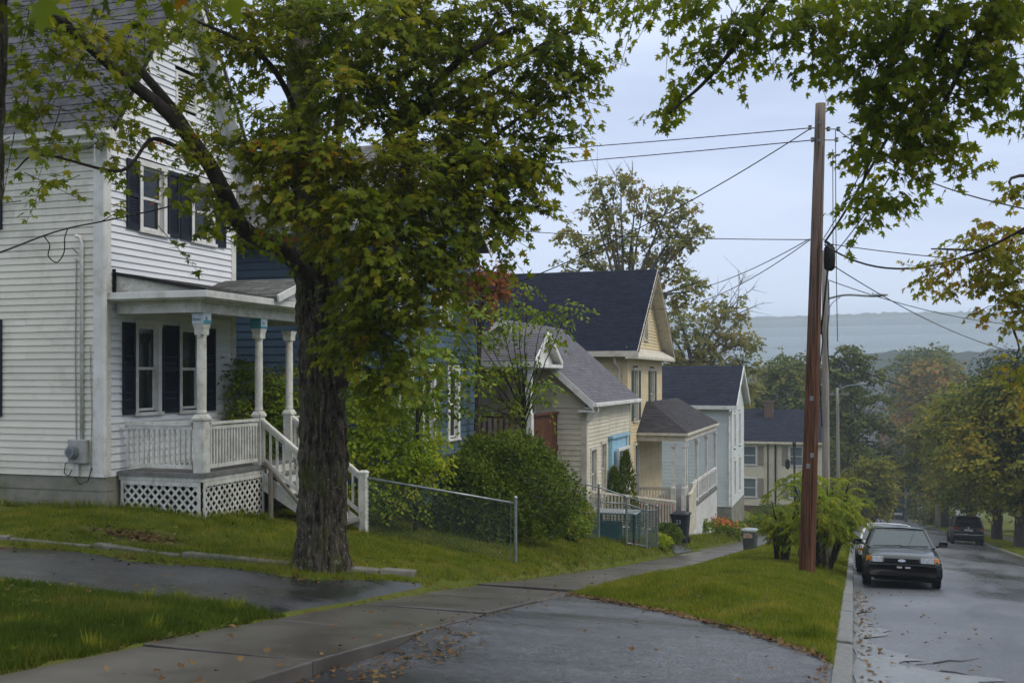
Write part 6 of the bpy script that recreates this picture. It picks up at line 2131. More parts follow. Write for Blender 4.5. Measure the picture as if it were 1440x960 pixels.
# ================================================================== SUMAC THICKET BY THE POLE
def sumac(name, label, base, n, reach, h, seed, leafl=.125):
    rg = np.random.default_rng(seed)
    base = Vector(base)
    t_ = thing(name, base, label, "shrub")
    ps, ts, ns = [], [], []
    stems = MB()
    tips = []
    for k in range(13):
        a = rg.uniform(0, 2 * PI)
        e = base + Vector((math.cos(a) * reach * rg.uniform(.15, .75), math.sin(a) * reach * rg.uniform(.15, .6), h * rg.uniform(.5, 1.05)))
        limb(stems, [base + Vector((math.cos(a) * .15, math.sin(a) * .15, -.1)), base.lerp(e, .5) + Vector((0, 0, -.05)), e], .035, .014, 6, 4, seed=k)
        tips.append(e)
        tips.append(base.lerp(e, .7))
    stems.build("stems", M['bark_plain'], t_, smooth=True)
    rach = []
    for i in range(n):
        s_ = np.array(tips[i % len(tips)]) + rg.normal(size=3) * [.12, .12, .1]
        a = rg.uniform(0, 2 * PI)
        d = np.array([math.cos(a), math.sin(a), rg.uniform(.1, .9)])
        Lr = rg.uniform(.40, .80) * reach * .6
        hd = np.array([math.cos(a), math.sin(a), 0])
        side = np.array([-math.sin(a), math.cos(a), 0])
        prev = s_
        m = 15
        for j in range(1, m + 1):
            u = j / m
            p = s_ + d * Lr * u + np.array([0, 0, -.75 * Lr * u * u])
            rach.append((prev, p))
            tg = norm((p - prev)[None])[0]
            for sg in (-1, 1):
                ps.append(p); ts.append(side * sg * .8 + tg * .45 + np.array([0, 0, -.35]) + rg.normal(size=3) * .12); ns.append(np.array([0, 0, 1]) + hd * .2 + rg.normal(size=3) * .25)
            prev = p
    p, t, q = map(np.array, (ps, ts, ns))
    twig_mesh("rachises", rach, .006, M['leaf_sumac'], t_)
    poly_mesh("foliage", leaf_arrays(p, t, q, leafl * rg.uniform(.7, 1.2, len(p)), LANCE, curl=.5), M['leaf_sumac'], t_, kind="stuff")


for i, (px, D, n, rc, h, lab) in enumerate(((1100, 26.5, 80, .75, 1.5, "yellow-green sumac left of the wooden pole"), (1165, 25.0, 170, 1.35, 2.1, "large arching yellow-green sumac right behind the wooden pole"),
                                           (1190, 29.0, 120, 1.3, 2.3, "taller sumac at the kerb behind the large one"), (1130, 29.5, 110, 1.3, 2.2, "sumac behind the wooden pole, furthest from the street"))):
    c = P(px, 760, D)
    x = min(c.x, -.7)
    sumac("sumac_shrub", lab, (x, c.y, Z1(x, c.y)), n, rc, h, 300 + i)
# leafy vine-clad stump by the kerb
c = (-.75, 28.2)
st = thing("tree_stump", (c[0], c[1], Z1(*c)), "dark stump on the verge right of the wooden pole", "stump")
MB().tube([(c[0], c[1], Z1(*c) - .2), (c[0], c[1], Z1(*c) + .25), (c[0] + .02, c[1], Z1(*c) + .75)], [.26, .2, .18], 12).build("trunk", M['bark'], st, smooth=True)


# ================================================================== GRASS
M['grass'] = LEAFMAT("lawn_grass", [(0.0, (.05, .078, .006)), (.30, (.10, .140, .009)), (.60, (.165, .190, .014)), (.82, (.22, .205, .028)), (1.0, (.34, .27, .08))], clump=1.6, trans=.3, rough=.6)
M['grass_dark'] = LEAFMAT("long_grass_painted_shade", [(0.0, (.020, .040, .003)), (.5, (.045, .078, .005)), (.8, (.09, .11, .010)), (1.0, (.24, .18, .05))], clump=1.3, trans=.25, rough=.7)  # tree shade on the foreground lawn is put into this darker colour


def grass(name, x0, x1, y0, y1, dens, h, w, mask, mat, seed):
    rg = np.random.default_rng(seed)
    n = int((x1 - x0) * (y1 - y0) * dens)
    x, y = rg.uniform(x0, x1, n), rg.uniform(y0, y1, n)
    pxl = CX + FPX * (math.cos(YAW) * x + math.sin(YAW) * y) / (-math.sin(YAW) * x + math.cos(YAW) * y)
    pat = np.sin(x * 3.1 + 2 * np.sin(y * 2.3)) * np.sin(y * 2.9 + np.sin(x * 1.7)) * .5 + .5
    k = mask(x, y) & (pxl > -80) & (pxl < 1480) & (rg.uniform(0, 1, n) < .55 + .45 * pat)
    x, y, pat = x[k], y[k], pat[k]
    n = len(x)
    z = _ground_z(x, y)
    hh = h * rg.uniform(.5, 1.35, n) * (.75 + .5 * pat)
    a = rg.uniform(0, 2 * PI, n)
    ln = rg.uniform(.1, .85, n)
    tip = np.stack([np.cos(a) * hh * ln, np.sin(a) * hh * ln, hh], 1)
    sd = np.stack([-np.sin(a + .6), np.cos(a + .6), 0 * a], 1) * w * rg.uniform(.6, 1.3, n)[:, None]
    p = np.stack([x, y, z - .005], 1)
    v = np.stack([p - sd, p + sd, p + tip], 1)
    return poly_mesh(name, v, mat, None, kind="stuff")


BP = P(195, 745, 14.4)
def bare(x, y): return ((x - BP.x) / (.75 + .2 * np.sin(y * 9))) ** 2 + ((y - BP.y) / (.42 + .1 * np.sin(x * 8))) ** 2 < 1
def lawn_mask(x, y): return (x < -5.42 + .03 * np.sin(y * 5)) & ((y > yU(x) + .2) | (y > 14.5)) & ~bare(x, y)
def fg_mask(x, y): return (x < -5.36 + .05 * np.sin(y * 7)) & (y < yL(x) + .05 * np.sin(x * 6))
def verge_mask(x, y): return (x > -3.84 - .03) & (x < -.17) & (y > apron_edge(x) + .02)


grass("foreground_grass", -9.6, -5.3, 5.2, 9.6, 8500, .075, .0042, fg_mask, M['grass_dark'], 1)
grass("lawn_grass", -12.5, -5.38, 11.1, 18.5, 3000, .055, .0055, lawn_mask, M['grass'], 2)
grass("lawn_grass", -12, -5.38, 18.5, 34, 1100, .07, .010, lawn_mask, M['grass'], 3)
grass("verge_grass", -3.87, -.17, 9.0, 16.5, 4200, .07, .0052, verge_mask, M['grass'], 4)
grass("verge_grass", -3.87, -.17, 16.5, 32, 1900, .075, .008, verge_mask, M['grass'], 5)
grass("verge_grass", -3.87, -.17, 32, 70, 350, .09, .02, verge_mask, M['grass'], 6)
grass("bank_grass", -9, -5.36, 34, 66, 400, .10, .018, lambda x, y: (x < -5.4), M['grass'], 7)
grass("far_verge_grass", 7.17, 9.0, 38, 120, 260, .08, .02, lambda x, y: (x > 7.17), M['grass'], 8)
_tr = np.random.default_rng(9)
_tc = np.stack([_tr.uniform(-9.5, -.3, 260), _tr.uniform(5.5, 24, 260)], 1)
def tuft_mask(x, y):
    ok = np.zeros(len(x), bool)
    for cx_, cy_ in _tc: ok |= (x - cx_) ** 2 + (y - cy_) ** 2 < .07 ** 2
    ok &= fg_mask(x, y) | verge_mask(x, y) | lawn_mask(x, y)
    return ok
grass("grass_tufts", -9.6, -.2, 5.4, 24, 5200, .13, .006, tuft_mask, M['grass'], 12)
grass("porch_weeds", -13.4, -9.4, 13.6, 16.2, 1600, .14, .009, lambda x, y: ((np.abs(y - 13.78) < .12) & (x < -11.2)) | ((np.abs(y - 14.05) < .10) & (x > -11.4) & (x < -9.7)) | ((np.abs(x + 9.66) < .10) & (y > 14.1)), M['grass'], 13)
# broad-leaved weeds in the turf
_wr = np.random.default_rng(21)
_wx, _wy = _wr.uniform(-11, -.25, 2600), _wr.uniform(5.4, 26, 2600)
_wk = fg_mask(_wx, _wy) | verge_mask(_wx, _wy) | lawn_mask(_wx, _wy)
_wx, _wy = _wx[_wk], _wy[_wk]
_wz = _ground_z(_wx, _wy)
_ww = [[], [], []]
for _k in range(7):
    _a = _wr.uniform(0, 2 * PI, len(_wx))
    _ww[0].append(np.stack([_wx + .015 * np.cos(_a), _wy + .015 * np.sin(_a), _wz + .02], 1))
    _ww[1].append(np.stack([np.cos(_a), np.sin(_a), _wr.uniform(.15, .9, len(_wx))], 1))
    _ww[2].append(np.stack([-.3 * np.cos(_a), -.3 * np.sin(_a), np.ones(len(_wx))], 1))
_ww = [np.concatenate(q) for q in _ww]
poly_mesh("lawn_weeds", leaf_arrays(_ww[0], _ww[1], _ww[2], .052 * _wr.uniform(.5, 1.3, len(_ww[0])), OVAL, curl=.4), M['leaf_hedge'], None, kind="stuff")
# moss and grass along the slab edges and cracks
def strip(x, y):
    j = np.zeros(len(x), bool)
    for yj in (10.83, 14.66): j |= (np.abs(y - yj) < .045) & (x > -5.34) & (x < -3.84) & (np.sin(x * 9 + yj) > -.5)
    return j | ((np.abs(x + 5.35) < .035) & (y > 8.2)) | ((np.abs(x + 3.82) < .045) & (y > 9.2))
grass("edge_moss", -5.5, -3.7, 5.5, 30, 5500, .026, .005, strip, M['leaf_bright'], 9)
grass("edging_weeds", -14, -5.5, 10.6, 13.8, 3200, .055, .0055, lambda x, y: (y > yD(x) - .04) & (y < yU(x) + .22), M['grass'], 10)
M['deadgrass'] = LEAFMAT("dead_leaf_litter", [(0.0, (.045, .026, .013)), (.45, (.095, .052, .022)), (.75, (.15, .095, .035)), (1.0, (.24, .18, .07))], clump=2.5, trans=.1)


# fallen leaves: many in drifts along the edges, fewer on the lawns and paving
def litter(name, gen, n, size, seed, flat=.9, lift=.012, mat=None):
    rg = np.random.default_rng(seed)
    x, y, z = gen(rg, n)
    p = np.stack([x, y, z + lift], 1)
    t = np.stack([np.cos(x * 977), np.sin(x * 977), rg.normal(0, .18, len(x))], 1)
    nn = np.stack([rg.normal(0, .25, len(x)), rg.normal(0, .25, len(x)), np.ones(len(x))], 1)
    return p, t, nn, size * rg.uniform(.6, 1.25, len(x))


def surf(x, y):
    on_walk = (x > -5.34) & (x < -3.84)
    on_apron = (x >= -3.84) & (x < -.17) & (y < apron_edge(np.clip(x, -3.84, -.16)))
    z = _ground_z(x, y)
    z = np.where(on_walk, Sw(y) + .01, z)
    z = np.where(on_apron, apron_z(x, y), z)
    z = np.where((x > 0) & (x < 7), R(y) + .05 * (1 - ((x - 3.5) / 3.5) ** 2), z)
    return z


groups = []
def g_apron(rg, n):
    x = rg.uniform(-3.84, -.2, n); y = apron_edge(x) + rg.normal(-.03, .09, n); return x, y, surf(x, y)
def g_edge(rg, n):
    y = rg.uniform(6.5, 22, n); s_ = rg.integers(0, 2, n); x = np.where(s_ == 0, -5.36, -3.80) + rg.normal(0, .07, n); return x, y, surf(x, y)
def g_kerb(rg, n):
    y = rg.uniform(7.5, 24, n); x = .05 + np.abs(rg.normal(0, .10, n)); return x, y, surf(x, y)
def g_kerb_in(rg, n):
    y = rg.uniform(7.5, 15, n); x = -.19 - np.abs(rg.normal(0, .05, n)); return x, y, surf(x, y)
def g_drive(rg, n):
    x = rg.uniform(-12, -5.5, n); y = yD(x) + .1 - np.abs(rg.normal(0, .25, n)); return x, y, surf(x, y)
def g_any(rg, n):
    x = rg.uniform(-10, 1.5, n); y = rg.uniform(5.5, 22, n); return x, y, surf(x, y)
def g_corner(rg, n):
    x = -3.45 + rg.normal(0, .16, n); y = 8.0 + rg.normal(0, .7, n); return x, y, surf(x, y)
def g_bare(rg, n):
    x = BP.x + rg.normal(0, .36, n); y = BP.y + rg.normal(0, .2, n); return x, y, surf(x, y)
LIT = [litter("a", g_bare, 420, .05, 9, lift=.02), litter("a", g_apron, 620, .055, 1), litter("a", g_edge, 600, .04, 2), litter("a", g_kerb, 190, .042, 3), litter("a", g_kerb_in, 110, .04, 8),
       litter("a", g_drive, 420, .042, 4), litter("a", g_any, 520, .05, 5, lift=.03), litter("a", g_corner, 170, .042, 6)]
p = np.concatenate([q[0] for q in LIT]); t = np.concatenate([q[1] for q in LIT]); n_ = np.concatenate([q[2] for q in LIT]); sz = np.concatenate([q[3] for q in LIT])
o = poly_mesh("fallen_leaves", leaf_arrays(p, t, n_, sz, MAPLE_S, curl=-.35), M['deadgrass'], None, kind="stuff")
# ================================================================== POLES
M['pole_brown'] = BARK("brown_creosoted_pole", (.055, .020, .010), (.145, .055, .028), bump=.5, vs=(16, 16, .7))
M['pole_top'] = BARK("weathered_pole_top", (.13, .10, .08), (.20, .16, .13), bump=.5, vs=(16, 16, .7))
M['pole_grey'] = BARK("weathered_grey_pole", (.17, .155, .13), (.28, .26, .225), bump=.5, vs=(16, 16, .7))


def POLEMAT(zlo, zhi):
    m, nt, N, Lk = newmat("reddish_brown_pole_wood")
    out = N.new("ShaderNodeOutputMaterial"); b = N.new("ShaderNodeBsdfPrincipled")
    b.inputs["Roughness"].default_value = .7
    Lk(b.outputs[0], out.inputs["Surface"])
    f = noise_n(N, Lk, 1.0, 6, stretch=(20, 20, .9), rough=.75)
    r1 = ramp(N, [(.32, (.035, .014, .008)), (.5, (.105, .044, .023)), (.62, (.175, .082, .044)), (.75, (.16, .10, .07))])
    r2 = ramp(N, [(.35, (.10, .07, .055)), (.6, (.19, .15, .125)), (.75, (.20, .085, .05))])
    Lk(f, r1.inputs["Fac"]); Lk(f, r2.inputs["Fac"])
    g = N.new("ShaderNodeNewGeometry"); sx = N.new("ShaderNodeSeparateXYZ"); Lk(g.outputs["Position"], sx.inputs[0])
    mr = N.new("ShaderNodeMapRange"); mr.inputs["From Min"].default_value = zlo; mr.inputs["From Max"].default_value = zhi
    Lk(sx.outputs["Z"], mr.inputs["Value"])
    c = mixc(N, Lk, mr.outputs["Result"], r1.outputs["Color"], r2.outputs["Color"])
    fk = noise_n(N, Lk, 1.0, 3, stretch=(34, 34, .45), rough=.4)
    rk = ramp(N, [(.36, .18), (.40, 1.0)])
    Lk(fk, rk.inputs["Fac"])
    c = mixc(N, Lk, 1.0, c, rk.outputs["Color"], 'MULTIPLY')
    b.inputs["Specular IOR Level"].default_value = .2
    Lk(c, b.inputs["Base Color"])
    bn = N.new("ShaderNodeBump"); bn.inputs["Strength"].default_value = .7; bn.inputs["Distance"].default_value = .01
    Lk(f, bn.inputs["Height"]); Lk(bn.outputs["Normal"], b.inputs["Normal"])
    return m


PD = 22.0
pb_, ptop = P(1134, 800, PD), P(1154, 146, PD)
pb_.z = Z1(pb_.x, pb_.y) - .3
pole = thing("utility_pole", (pb_.x, pb_.y, pb_.z + .3), "tall reddish-brown wooden utility pole leaning slightly on the grass verge", "utility pole")
n = 26
MB().tube([pb_.lerp(ptop, i / n) for i in range(n + 1)], [.172 + (.105 - .172) * i / n for i in range(n + 1)], 20).build("pole_shaft", POLEMAT(2.0, 5.5), pole, smooth=False)
for pl in pole.children[0].data.polygons: pl.use_smooth = len(pl.vertices) == 4


def pp_(py, side=0, D=PD):
    px = 1134 + (1154 - 1134) * (800 - py) / 654.0
    return P(px + side, py, D)


hw = MB()
hw.tube([pp_(180, -14), pp_(182, 28)], .014, 6)
hw.tube([pp_(197, -10), pp_(197, 22)], .014, 6)
for (py, s_) in ((180, -14), (182, 12), (197, -10), (182, 26), (197, 24)):
    q = pp_(py, s_)
    hw.lathe((q.x, q.y, q.z - .04), [(.03, 0), (.045, .03), (.03, .05), (.045, .08), (.02, .1)], 8)
hw.tube([pp_(337, -12), pp_(337, 12)], .014, 6)
hw.tube([pp_(172, 0, PD - .14), pp_(172, 0, PD - .19)], .035, 8)
hw.tube([pp_(197, 0, PD - .14), pp_(197, 0, PD - .19)], .035, 8)
hw.build("hardware", M['galv'], pole)
bx_ = MB()
a_ = pp_(362, 19, PD)
bx_.lathe((a_.x, a_.y, a_.z - .28), [(.06, 0), (.11, .05), (.12, .25), (.11, .48), (.06, .55)], 12)
bx_.tube([a_ + Vector((0, 0, .28)), pp_(340, 14)], .03, 6)
bx_.tube([a_ + Vector((-.03, -.05, -.25)), pp_(420, 14), pp_(470, 10)], .02, 6)
bx_.build("splice_enclosure", M['black_cable'], pole, smooth=True)
# small side rod and riser beside the pole
rd = MB()
rd.tube([pp_(183, 22), pp_(300, 26), pp_(400, 30), pp_(480, 34)], .009, 5)
rd.tube([pp_(210, 19), pp_(300, 22), pp_(360, 24)], .009, 5)
rd.tube([pp_(y_, 5, PD - .165) for y_ in (770, 600, 450, 300, 205)], .006, 4)
rd.build("riser_cable", M['black_cable'], pole)


for (py, dx) in ((655, -2), (640, 3), (560, 0)):
    q = pp_(py, dx, PD - .16)
    MB().box(q.x - .035, q.y - .012, q.z - .05, q.x + .035, q.y + .002, q.z + .05).build("pole_tag", M['galv'], pole)


def wooden_pole(px, D, pyt, label, r=.15):
    t_, b_ = P(px, pyt, D), P(px + 2, 700, D)
    b_.z = Z1(b_.x, b_.y) - .3
    o = thing("utility_pole", (b_.x, b_.y, b_.z + .3), label, "utility pole")
    MB().tube([b_.lerp(t_, i / 8) for i in range(9)], [r - .05 * i / 8 for i in range(9)], 12).build("pole_shaft", M['pole_grey'], o, smooth=True)
    c = MB()
    c.bar(t_ + Vector((-.9, 0, -.5)), t_ + Vector((.9, 0, -.5)), .09, .12)
    for x in (-.8, -.4, .4, .8): c.lathe(t_ + Vector((x, 0, -.44)), [(.03, 0), (.05, .05), (.03, .12)], 6)
    if D > 60: c.build("crossarm", M['pole_grey'], o)
    return o, t_


def street_lamp(label, A, arm, drop, D, rise=.25):
    """A: attachment point; arm: tip point"""
    o = thing("street_lamp", A, label, "street lamp")
    mid = A.lerp(arm, .45) + Vector((0, 0, rise * .35))
    MB().tube(curve_pts([A, mid, arm], 8), .045, 8).build("lamp_arm", M['galv'], o, smooth=True)
    MB().tube(curve_pts([A + Vector((0, 0, -drop)), A.lerp(arm, .12) + Vector((0, 0, -drop * .35)), A.lerp(arm, .32) + Vector((0, 0, .03))], 6), .016, 6).build("brace", M['galv'], o, smooth=True)
    d = (arm - A).normalized()
    h = MB()
    c0 = arm
    c = [c0 - d * .05, c0 + d * .12, c0 + d * .5, c0 + d * .80]
    h.tube(c, [.06, .14, .16, .08], 10)
    hd = h.build("lamp_head", M['galv'], o, smooth=True)
    for v in hd.data.vertices:
        wz = v.co.z + wl(hd).z
        v.co.z = (c0.z + (wz - c0.z) * .45) - wl(hd).z
    MB().lathe(c0 + d * .22 + Vector((0, 0, .03)), [(.035, 0), (.035, .07), (.02, .09)], 8).build("photocell", M['galv'], hd)
    return o


g2, g2t = wooden_pole(1160, 44, 352, "grey weathered utility pole close behind the tall brown one", .17)
street_lamp("street lamp with a long curved arm on the grey pole", P(1164, 420, 44), P(1220, 416, 43), .55, 44, .3)
c_ = MB()
c_.tube([P(1154, 450, 43.7), P(1157, 480, 43.7), P(1152, 520, 43.7), P(1156, 600, 43.7)], .03, 5)
c_.tube([P(1165, 395, 43.7), P(1166, 440, 43.7), P(1163, 470, 43.7), P(1166, 520, 43.7)], .025, 5)
c_.build("riser_cable", M['black_cable'], g2)
g3, g3t = wooden_pole(1177.5, 82, 545, "third utility pole down the hill, rising from the sumac", .16)
street_lamp("second street lamp lower down the hill against the dark tree", P(1179, 548, 82), P(1204, 541, 81), 1.2, 82, .3)
o4, g4t = wooden_pole(1316, 96, 596, "wooden utility pole among the far verge trees", .17)
# pale metal lamp post by the bend
lp_b = P(1274, 735, 128); lp_b.z = Z1(lp_b.x, lp_b.y)
lp_o = thing("lamp_post", lp_b, "tall pale metal lamp post with a curved arm at the bend in the street", "lamp post")
lt_ = P(1272, 630, 128)
MB().tube([lp_b, lt_, lt_ + Vector((0, 0, 2.6))], [.14, .10, .08], 8).build("post", M['galv'], lp_o, smooth=True)
MB().tube(curve_pts([lt_ + Vector((0, 0, .1)), lt_ + Vector((.8, 0, .35)), lt_ + Vector((1.7, 0, 1.3))], 6), .06, 6).build("lamp_arm", M['galv'], lp_o, smooth=True)
MB().tube([lt_ + Vector((1.6, 0, 1.25)), lt_ + Vector((2.2, 0, 1.7))], [.14, .08], 8).build("lamp_head", M['galv'], lp_o, smooth=True)
# black yard lamp in front of the ivory house
yl = P(1118, 710, 70); yl.z = Z1(yl.x, yl.y)
ylo = thing("yard_post", yl, "thin black post with a dark box before the ivory house window", "post")
MB().tube([yl, P(1117, 628, 70)], .07, 8).tube([P(1117, 628, 70), P(1117, 621, 70)], [.10, .13], 8).build("post", M['black_cable'], ylo, smooth=True)
q = P(1107.5, 651, 70)
MB().tube([q + Vector((0, 0, .3)), q + Vector((0, 0, .15)), q + Vector((0, 0, -.25)), q + Vector((0, 0, -.4))], [.05, .15, .15, .06], 10).bar(q + Vector((.1, 0, .1)), P(1117, 650, 70), .05, .05).build("hanging_box", M['black_cable'], ylo)


# ================================================================== WIRES
def wire(label, a, b, sag, r=.011, name="overhead_wire", mat=None, pts=None, n=22):
    if pts is None: pts = [a.lerp(b, i / n) + Vector((0, 0, -4 * sag * (i / n) * (1 - i / n))) for i in range(n + 1)]
    return MB().tube(pts, r, 6).build(name, mat or M['black_cable'], None, at=pts[0], smooth=True, label=label, cat="wire")


wire("upper of the two nearly level wires running left from the pole top", pp_(180, -12), P(120, 236, 40), .25)
wire("lower of the two nearly level wires running left from the pole top", pp_(197, -8), P(100, 262, 40), .25)
wire("long wire descending left from the pole top to the blue house", pp_(180, -12), P(560, 452, 24.4), .45, .012)
wire("thin level wire running left from halfway up the pole", pp_(337, -10), P(330, 270, 45), .5, .010)
wire("upper service wire from mid pole to the yellow house gable", pp_(336, -10), P(917, 413, 40.5), .35, .010)
wire("lower service wire from mid pole to the yellow house gable", pp_(338, -10), P(900, 432, 40.5), .55, .010)
wire("thick drooping cable running right from the splice box", pp_(344, 12), P(1620, 190, 11), .9, .018)
wire("thin nearly level wire running right from mid pole", pp_(342, 12), P(1640, 372, 20), .15, .010)
wire("wire falling right from mid pole towards the far trees", pp_(368, 16), P(1480, 500, 40), .5, .011)
wire("wire falling right from the grey pole, under the thicker one", P(1163, 393, 44), P(1500, 458, 60), .6, .018)
wire("upper right wire leaving the pole top behind the maple boughs", pp_(182, 24), P(1560, 310, 12), .35, .010)
wire("thick cable rising steeply right from the pole under the maple boughs", pp_(340, 12), P(1330, 40, 9.0), .1, .022)
wire("left thin cable rising beside the thick one", pp_(335, 10), P(1290, 80, 10.5), .1, .010)
wire("right thin cable rising beside the thick one", pp_(365, 18), P(1360, 70, 9.5), .15, .010)
wire("low wire across the dark tree from the grey pole to the right", P(1164, 500, 44), P(1420, 545, 90), 1.2, .022)
wire("service cable crossing the white house wall from the left edge", None, None, 0, .011, pts=[Vector(v) for v in curve_pts([P(-120, 395, 9.5), P(0, 355, 11.5), P(60, 332, 12.8), P(100, 320, 13.6), P(150, 310, 14.1), P(240, 290, 14.3), P(330, 262, 14.1), P(425, 232, 13.9)], 6)])
wire("looping drop wire hanging from the service cable on the white house", None, None, 0, .009, pts=[Vector(v) for v in curve_pts([P(62, 332, 13.2), P(70, 345, 15.2), P(68, 360, 16.0), P(80, 369, 16.3), P(90, 355, 16.4), P(91, 335, 15.6), P(95, 322, 14)], 6)])
wire("short tie wire from the drop loop to the conduit head", None, None, 0, .007, pts=[P(91, 350, 16.4), P(102, 349, 16.55), P(110, 357, 16.6)])

# ================================================================== CHAIN-LINK FENCES
def chain_panel(parent, A, B, zb_a, zb_b, h, cell=.075, r=.0035, mat=None, mat_name='wire_green'):
    """A,B: base points (Vector); diamond mesh between them"""
    L_ = (Vector((B.x, B.y, 0)) - Vector((A.x, A.y, 0))).length
    segs = []
    nc = int(L_ / cell)
    nr = int(h / (cell / 1.0))

    def pt(u, v):
        p = A.lerp(B, u / L_)
        z0 = zb_a + (zb_b - zb_a) * u / L_
        return np.array([p.x, p.y, z0 + v])
    cw, chh = cell, h / nr
    for i in range(-nr, nc + 1):
        for sg in (1, -1):
            # diagonal line clipped to the panel, broken into single cell lengths every 3 cells
            u0 = i * cw if sg == 1 else (i + nr) * cw
            pts = []
            for j in range(nr + 1):
                u = u0 + sg * j * cw
                if -1e-6 <= u <= L_ + 1e-6: pts.append((u, j * chh))
            if len(pts) > 1: segs.append((pt(*pts[0]), pt(*pts[-1])))
    a = np.array([s_[0] for s_ in segs]); b = np.array([s_[1] for s_ in segs])
    d = norm(b - a); u = norm(np.cross(d, [.3, .2, 1.0])); w = np.cross(d, u)
    vs = []
    for k in range(3):
        al, be = 2 * PI * k / 3, 2 * PI * (k + 1) / 3
        vs.append(np.stack([a + (u * math.cos(al) + w * math.sin(al)) * r, a + (u * math.cos(be) + w * math.sin(be)) * r,
                            b + (u * math.cos(be) + w * math.sin(be)) * r, b + (u * math.cos(al) + w * math.sin(al)) * r], 1))
    return poly_mesh("chain_mesh", np.concatenate(vs), mat or M[mat_name], parent, kind="stuff")


def fence_post(parent, x, y, z0, h, r=.028):
    MB().tube([(x, y, z0 - .1), (x, y, z0 + h)], r, 10).lathe((x, y, z0 + h), [(r * 1.25, 0), (r * 1.2, .03), (r * .5, .06)], 10).build("fence_post", M['galv'], parent, smooth=False)


fa = Vector((-8.28, 17.02, Z1(-8.28, 17.02)))
fbp = P(725, 775, 18.8)
fb_ = Vector((fbp.x, fbp.y, Z1(fbp.x, fbp.y)))
fence = thing("chain_link_fence", fa, "green-grey chain-link fence running from the porch steps newel to a lone steel post", "fence")
fh = 1.08
fence_post(fence, fb_.x, fb_.y, fb_.z, 1.16, .032)
MB().tube([fa + Vector((0, 0, 1.0)), fb_ + Vector((0, 0, fh))], .021, 8).build("top_rail", M['galv'], fence, smooth=True)
MB().tube([fb_ + Vector((-.09, 0, .05)), fb_ + Vector((-.09, 0, fh))], .008, 5).build("tension_bar", M['galv'], fence)
chain_panel(fence, fa, fb_ + Vector((-.09, 0, 0)), fa.z + .02, fb_.z + .03, 1.02, cell=.074, r=.0036)

# small fenced yard in front of the cottage
yard = thing("yard_fence", P(842, 760, 28.5), "chain-link yard fence with steel posts round the small yard before the cream cottage", "fence")
c1, c2, c3, c4, c5 = P(842, 750, 28.3), P(881, 757, 28.6), P(909, 752, 30.0), P(924, 750, 31.5), P(815, 745, 25.5)
ysp = [(c5, 1.3), (c1, 1.45), (c2, 1.3), (c3, 1.25), (c4, 1.25)]
for c, h in ysp:
    c.z = Z1(c.x, c.y)
c5b = P(770, 740, 24.5); c5b.z = Z1(c5b.x, c5b.y)
for c, h in ysp[1:]: fence_post(yard, c.x, c.y, c.z, h, .032)
rl_ = MB()
rl_.tube([c5b + Vector((0, 0, 1.45)), c1 + Vector((0, 0, 1.40))], .02, 7)
rl_.tube([c1 + Vector((0, 0, 1.40)), c4 + Vector((0, 0, 1.25)) + (c4 - c1) * .0], .02, 7)
rl_.tube([c1 + Vector((0, 0, 1.0)), c2 + Vector((0, 0, 1.15))], .02, 7)
rl_.tube([c2 + Vector((0, 0, 1.15)), c3 + Vector((0, 0, 1.1)), c4 + Vector((0, 0, 1.15))], .02, 7)
rl_.tube([c2 + Vector((0, 0, .08)), c3 + Vector((0, 0, .08))], .02, 7)
rl_.build("top_rail", M['galv'], yard, smooth=True)
for a_, b_ in ((c5b, c1), (c1, c2), (c2, c3), (c3, c4)):
    chain_panel(yard, a_, b_, a_.z + .03, b_.z + .03, 1.08, cell=.085, r=.0042)
# white pickets behind the mesh
pk_ = thing("picket_railing", P(870, 745, 31), "white picket railing running behind the yard fence", "railing")
A_, B_ = P(832, 745, 30.2), P(950, 745, 36.2)
A_.z, B_.z = Z1(A_.x, A_.y), Z1(B_.x, B_.y)
MB().bar(A_ + Vector((0, 0, 1.15)), B_ + Vector((0, 0, 1.35)), .05, .06).bar(A_ + Vector((0, 0, .25)), B_ + Vector((0, 0, .3)), .05, .06).build("rail", M['cream_trim'], pk_)
for k in range(26):
    p_ = A_.lerp(B_, (k + .5) / 26)
    MB().box(p_.x - .03, p_.y - .055, Z1(p_.x, p_.y) - .02, p_.x + .03, p_.y - .03, p_.z + 1.2 + .2 * k / 26).build("picket", M['cream_trim'], pk_)
# netted table in the yard
tq = P(868, 735, 29.6); gz = Z1(tq.x, tq.y)
M['teal_net'] = MAT("teal_netting", (.03, .13, .15), .7)
M['table_top'] = MAT("grey_table_top", (.34, .37, .38), .5, (.27, .29, .30), 3)
tb_ = thing("netted_table", (tq.x, tq.y, gz), "grey-topped table draped with teal netting inside the fenced yard", "table")
MB().box(tq.x - .62, tq.y - .45, gz + .78, tq.x + .62, tq.y + .45, gz + .82).build("table_top", M['table_top'], tb_, bevel=.01)
for sx in (-.55, .55):
    for sy in (-.38, .38):
        MB().box(tq.x + sx - .03, tq.y + sy - .03, gz - .1, tq.x + sx + .03, tq.y + sy + .03, gz + .779).build("table_leg", M['brown_wood'], tb_)
net = MB()
for k in range(17):
    x = tq.x - .62 + k * .0775
    net.bar((x, tq.y - .47, gz + .1), (x, tq.y - .46, gz + .78), .012, .012)
    if k < 12:
        net.bar((tq.x + .63, tq.y - .45 + k * .08, gz + .1), (tq.x + .63, tq.y - .45 + k * .08, gz + .78), .012, .012)
for k in range(10):
    z = gz + .1 + k * .075
    net.bar((tq.x - .62, tq.y - .465, z), (tq.x + .62, tq.y - .465, z), .012, .012)
    net.bar((tq.x + .628, tq.y - .45, z), (tq.x + .628, tq.y + .45, z), .012, .012)
net.build("netting", M['teal_net'], tb_, kind="stuff")
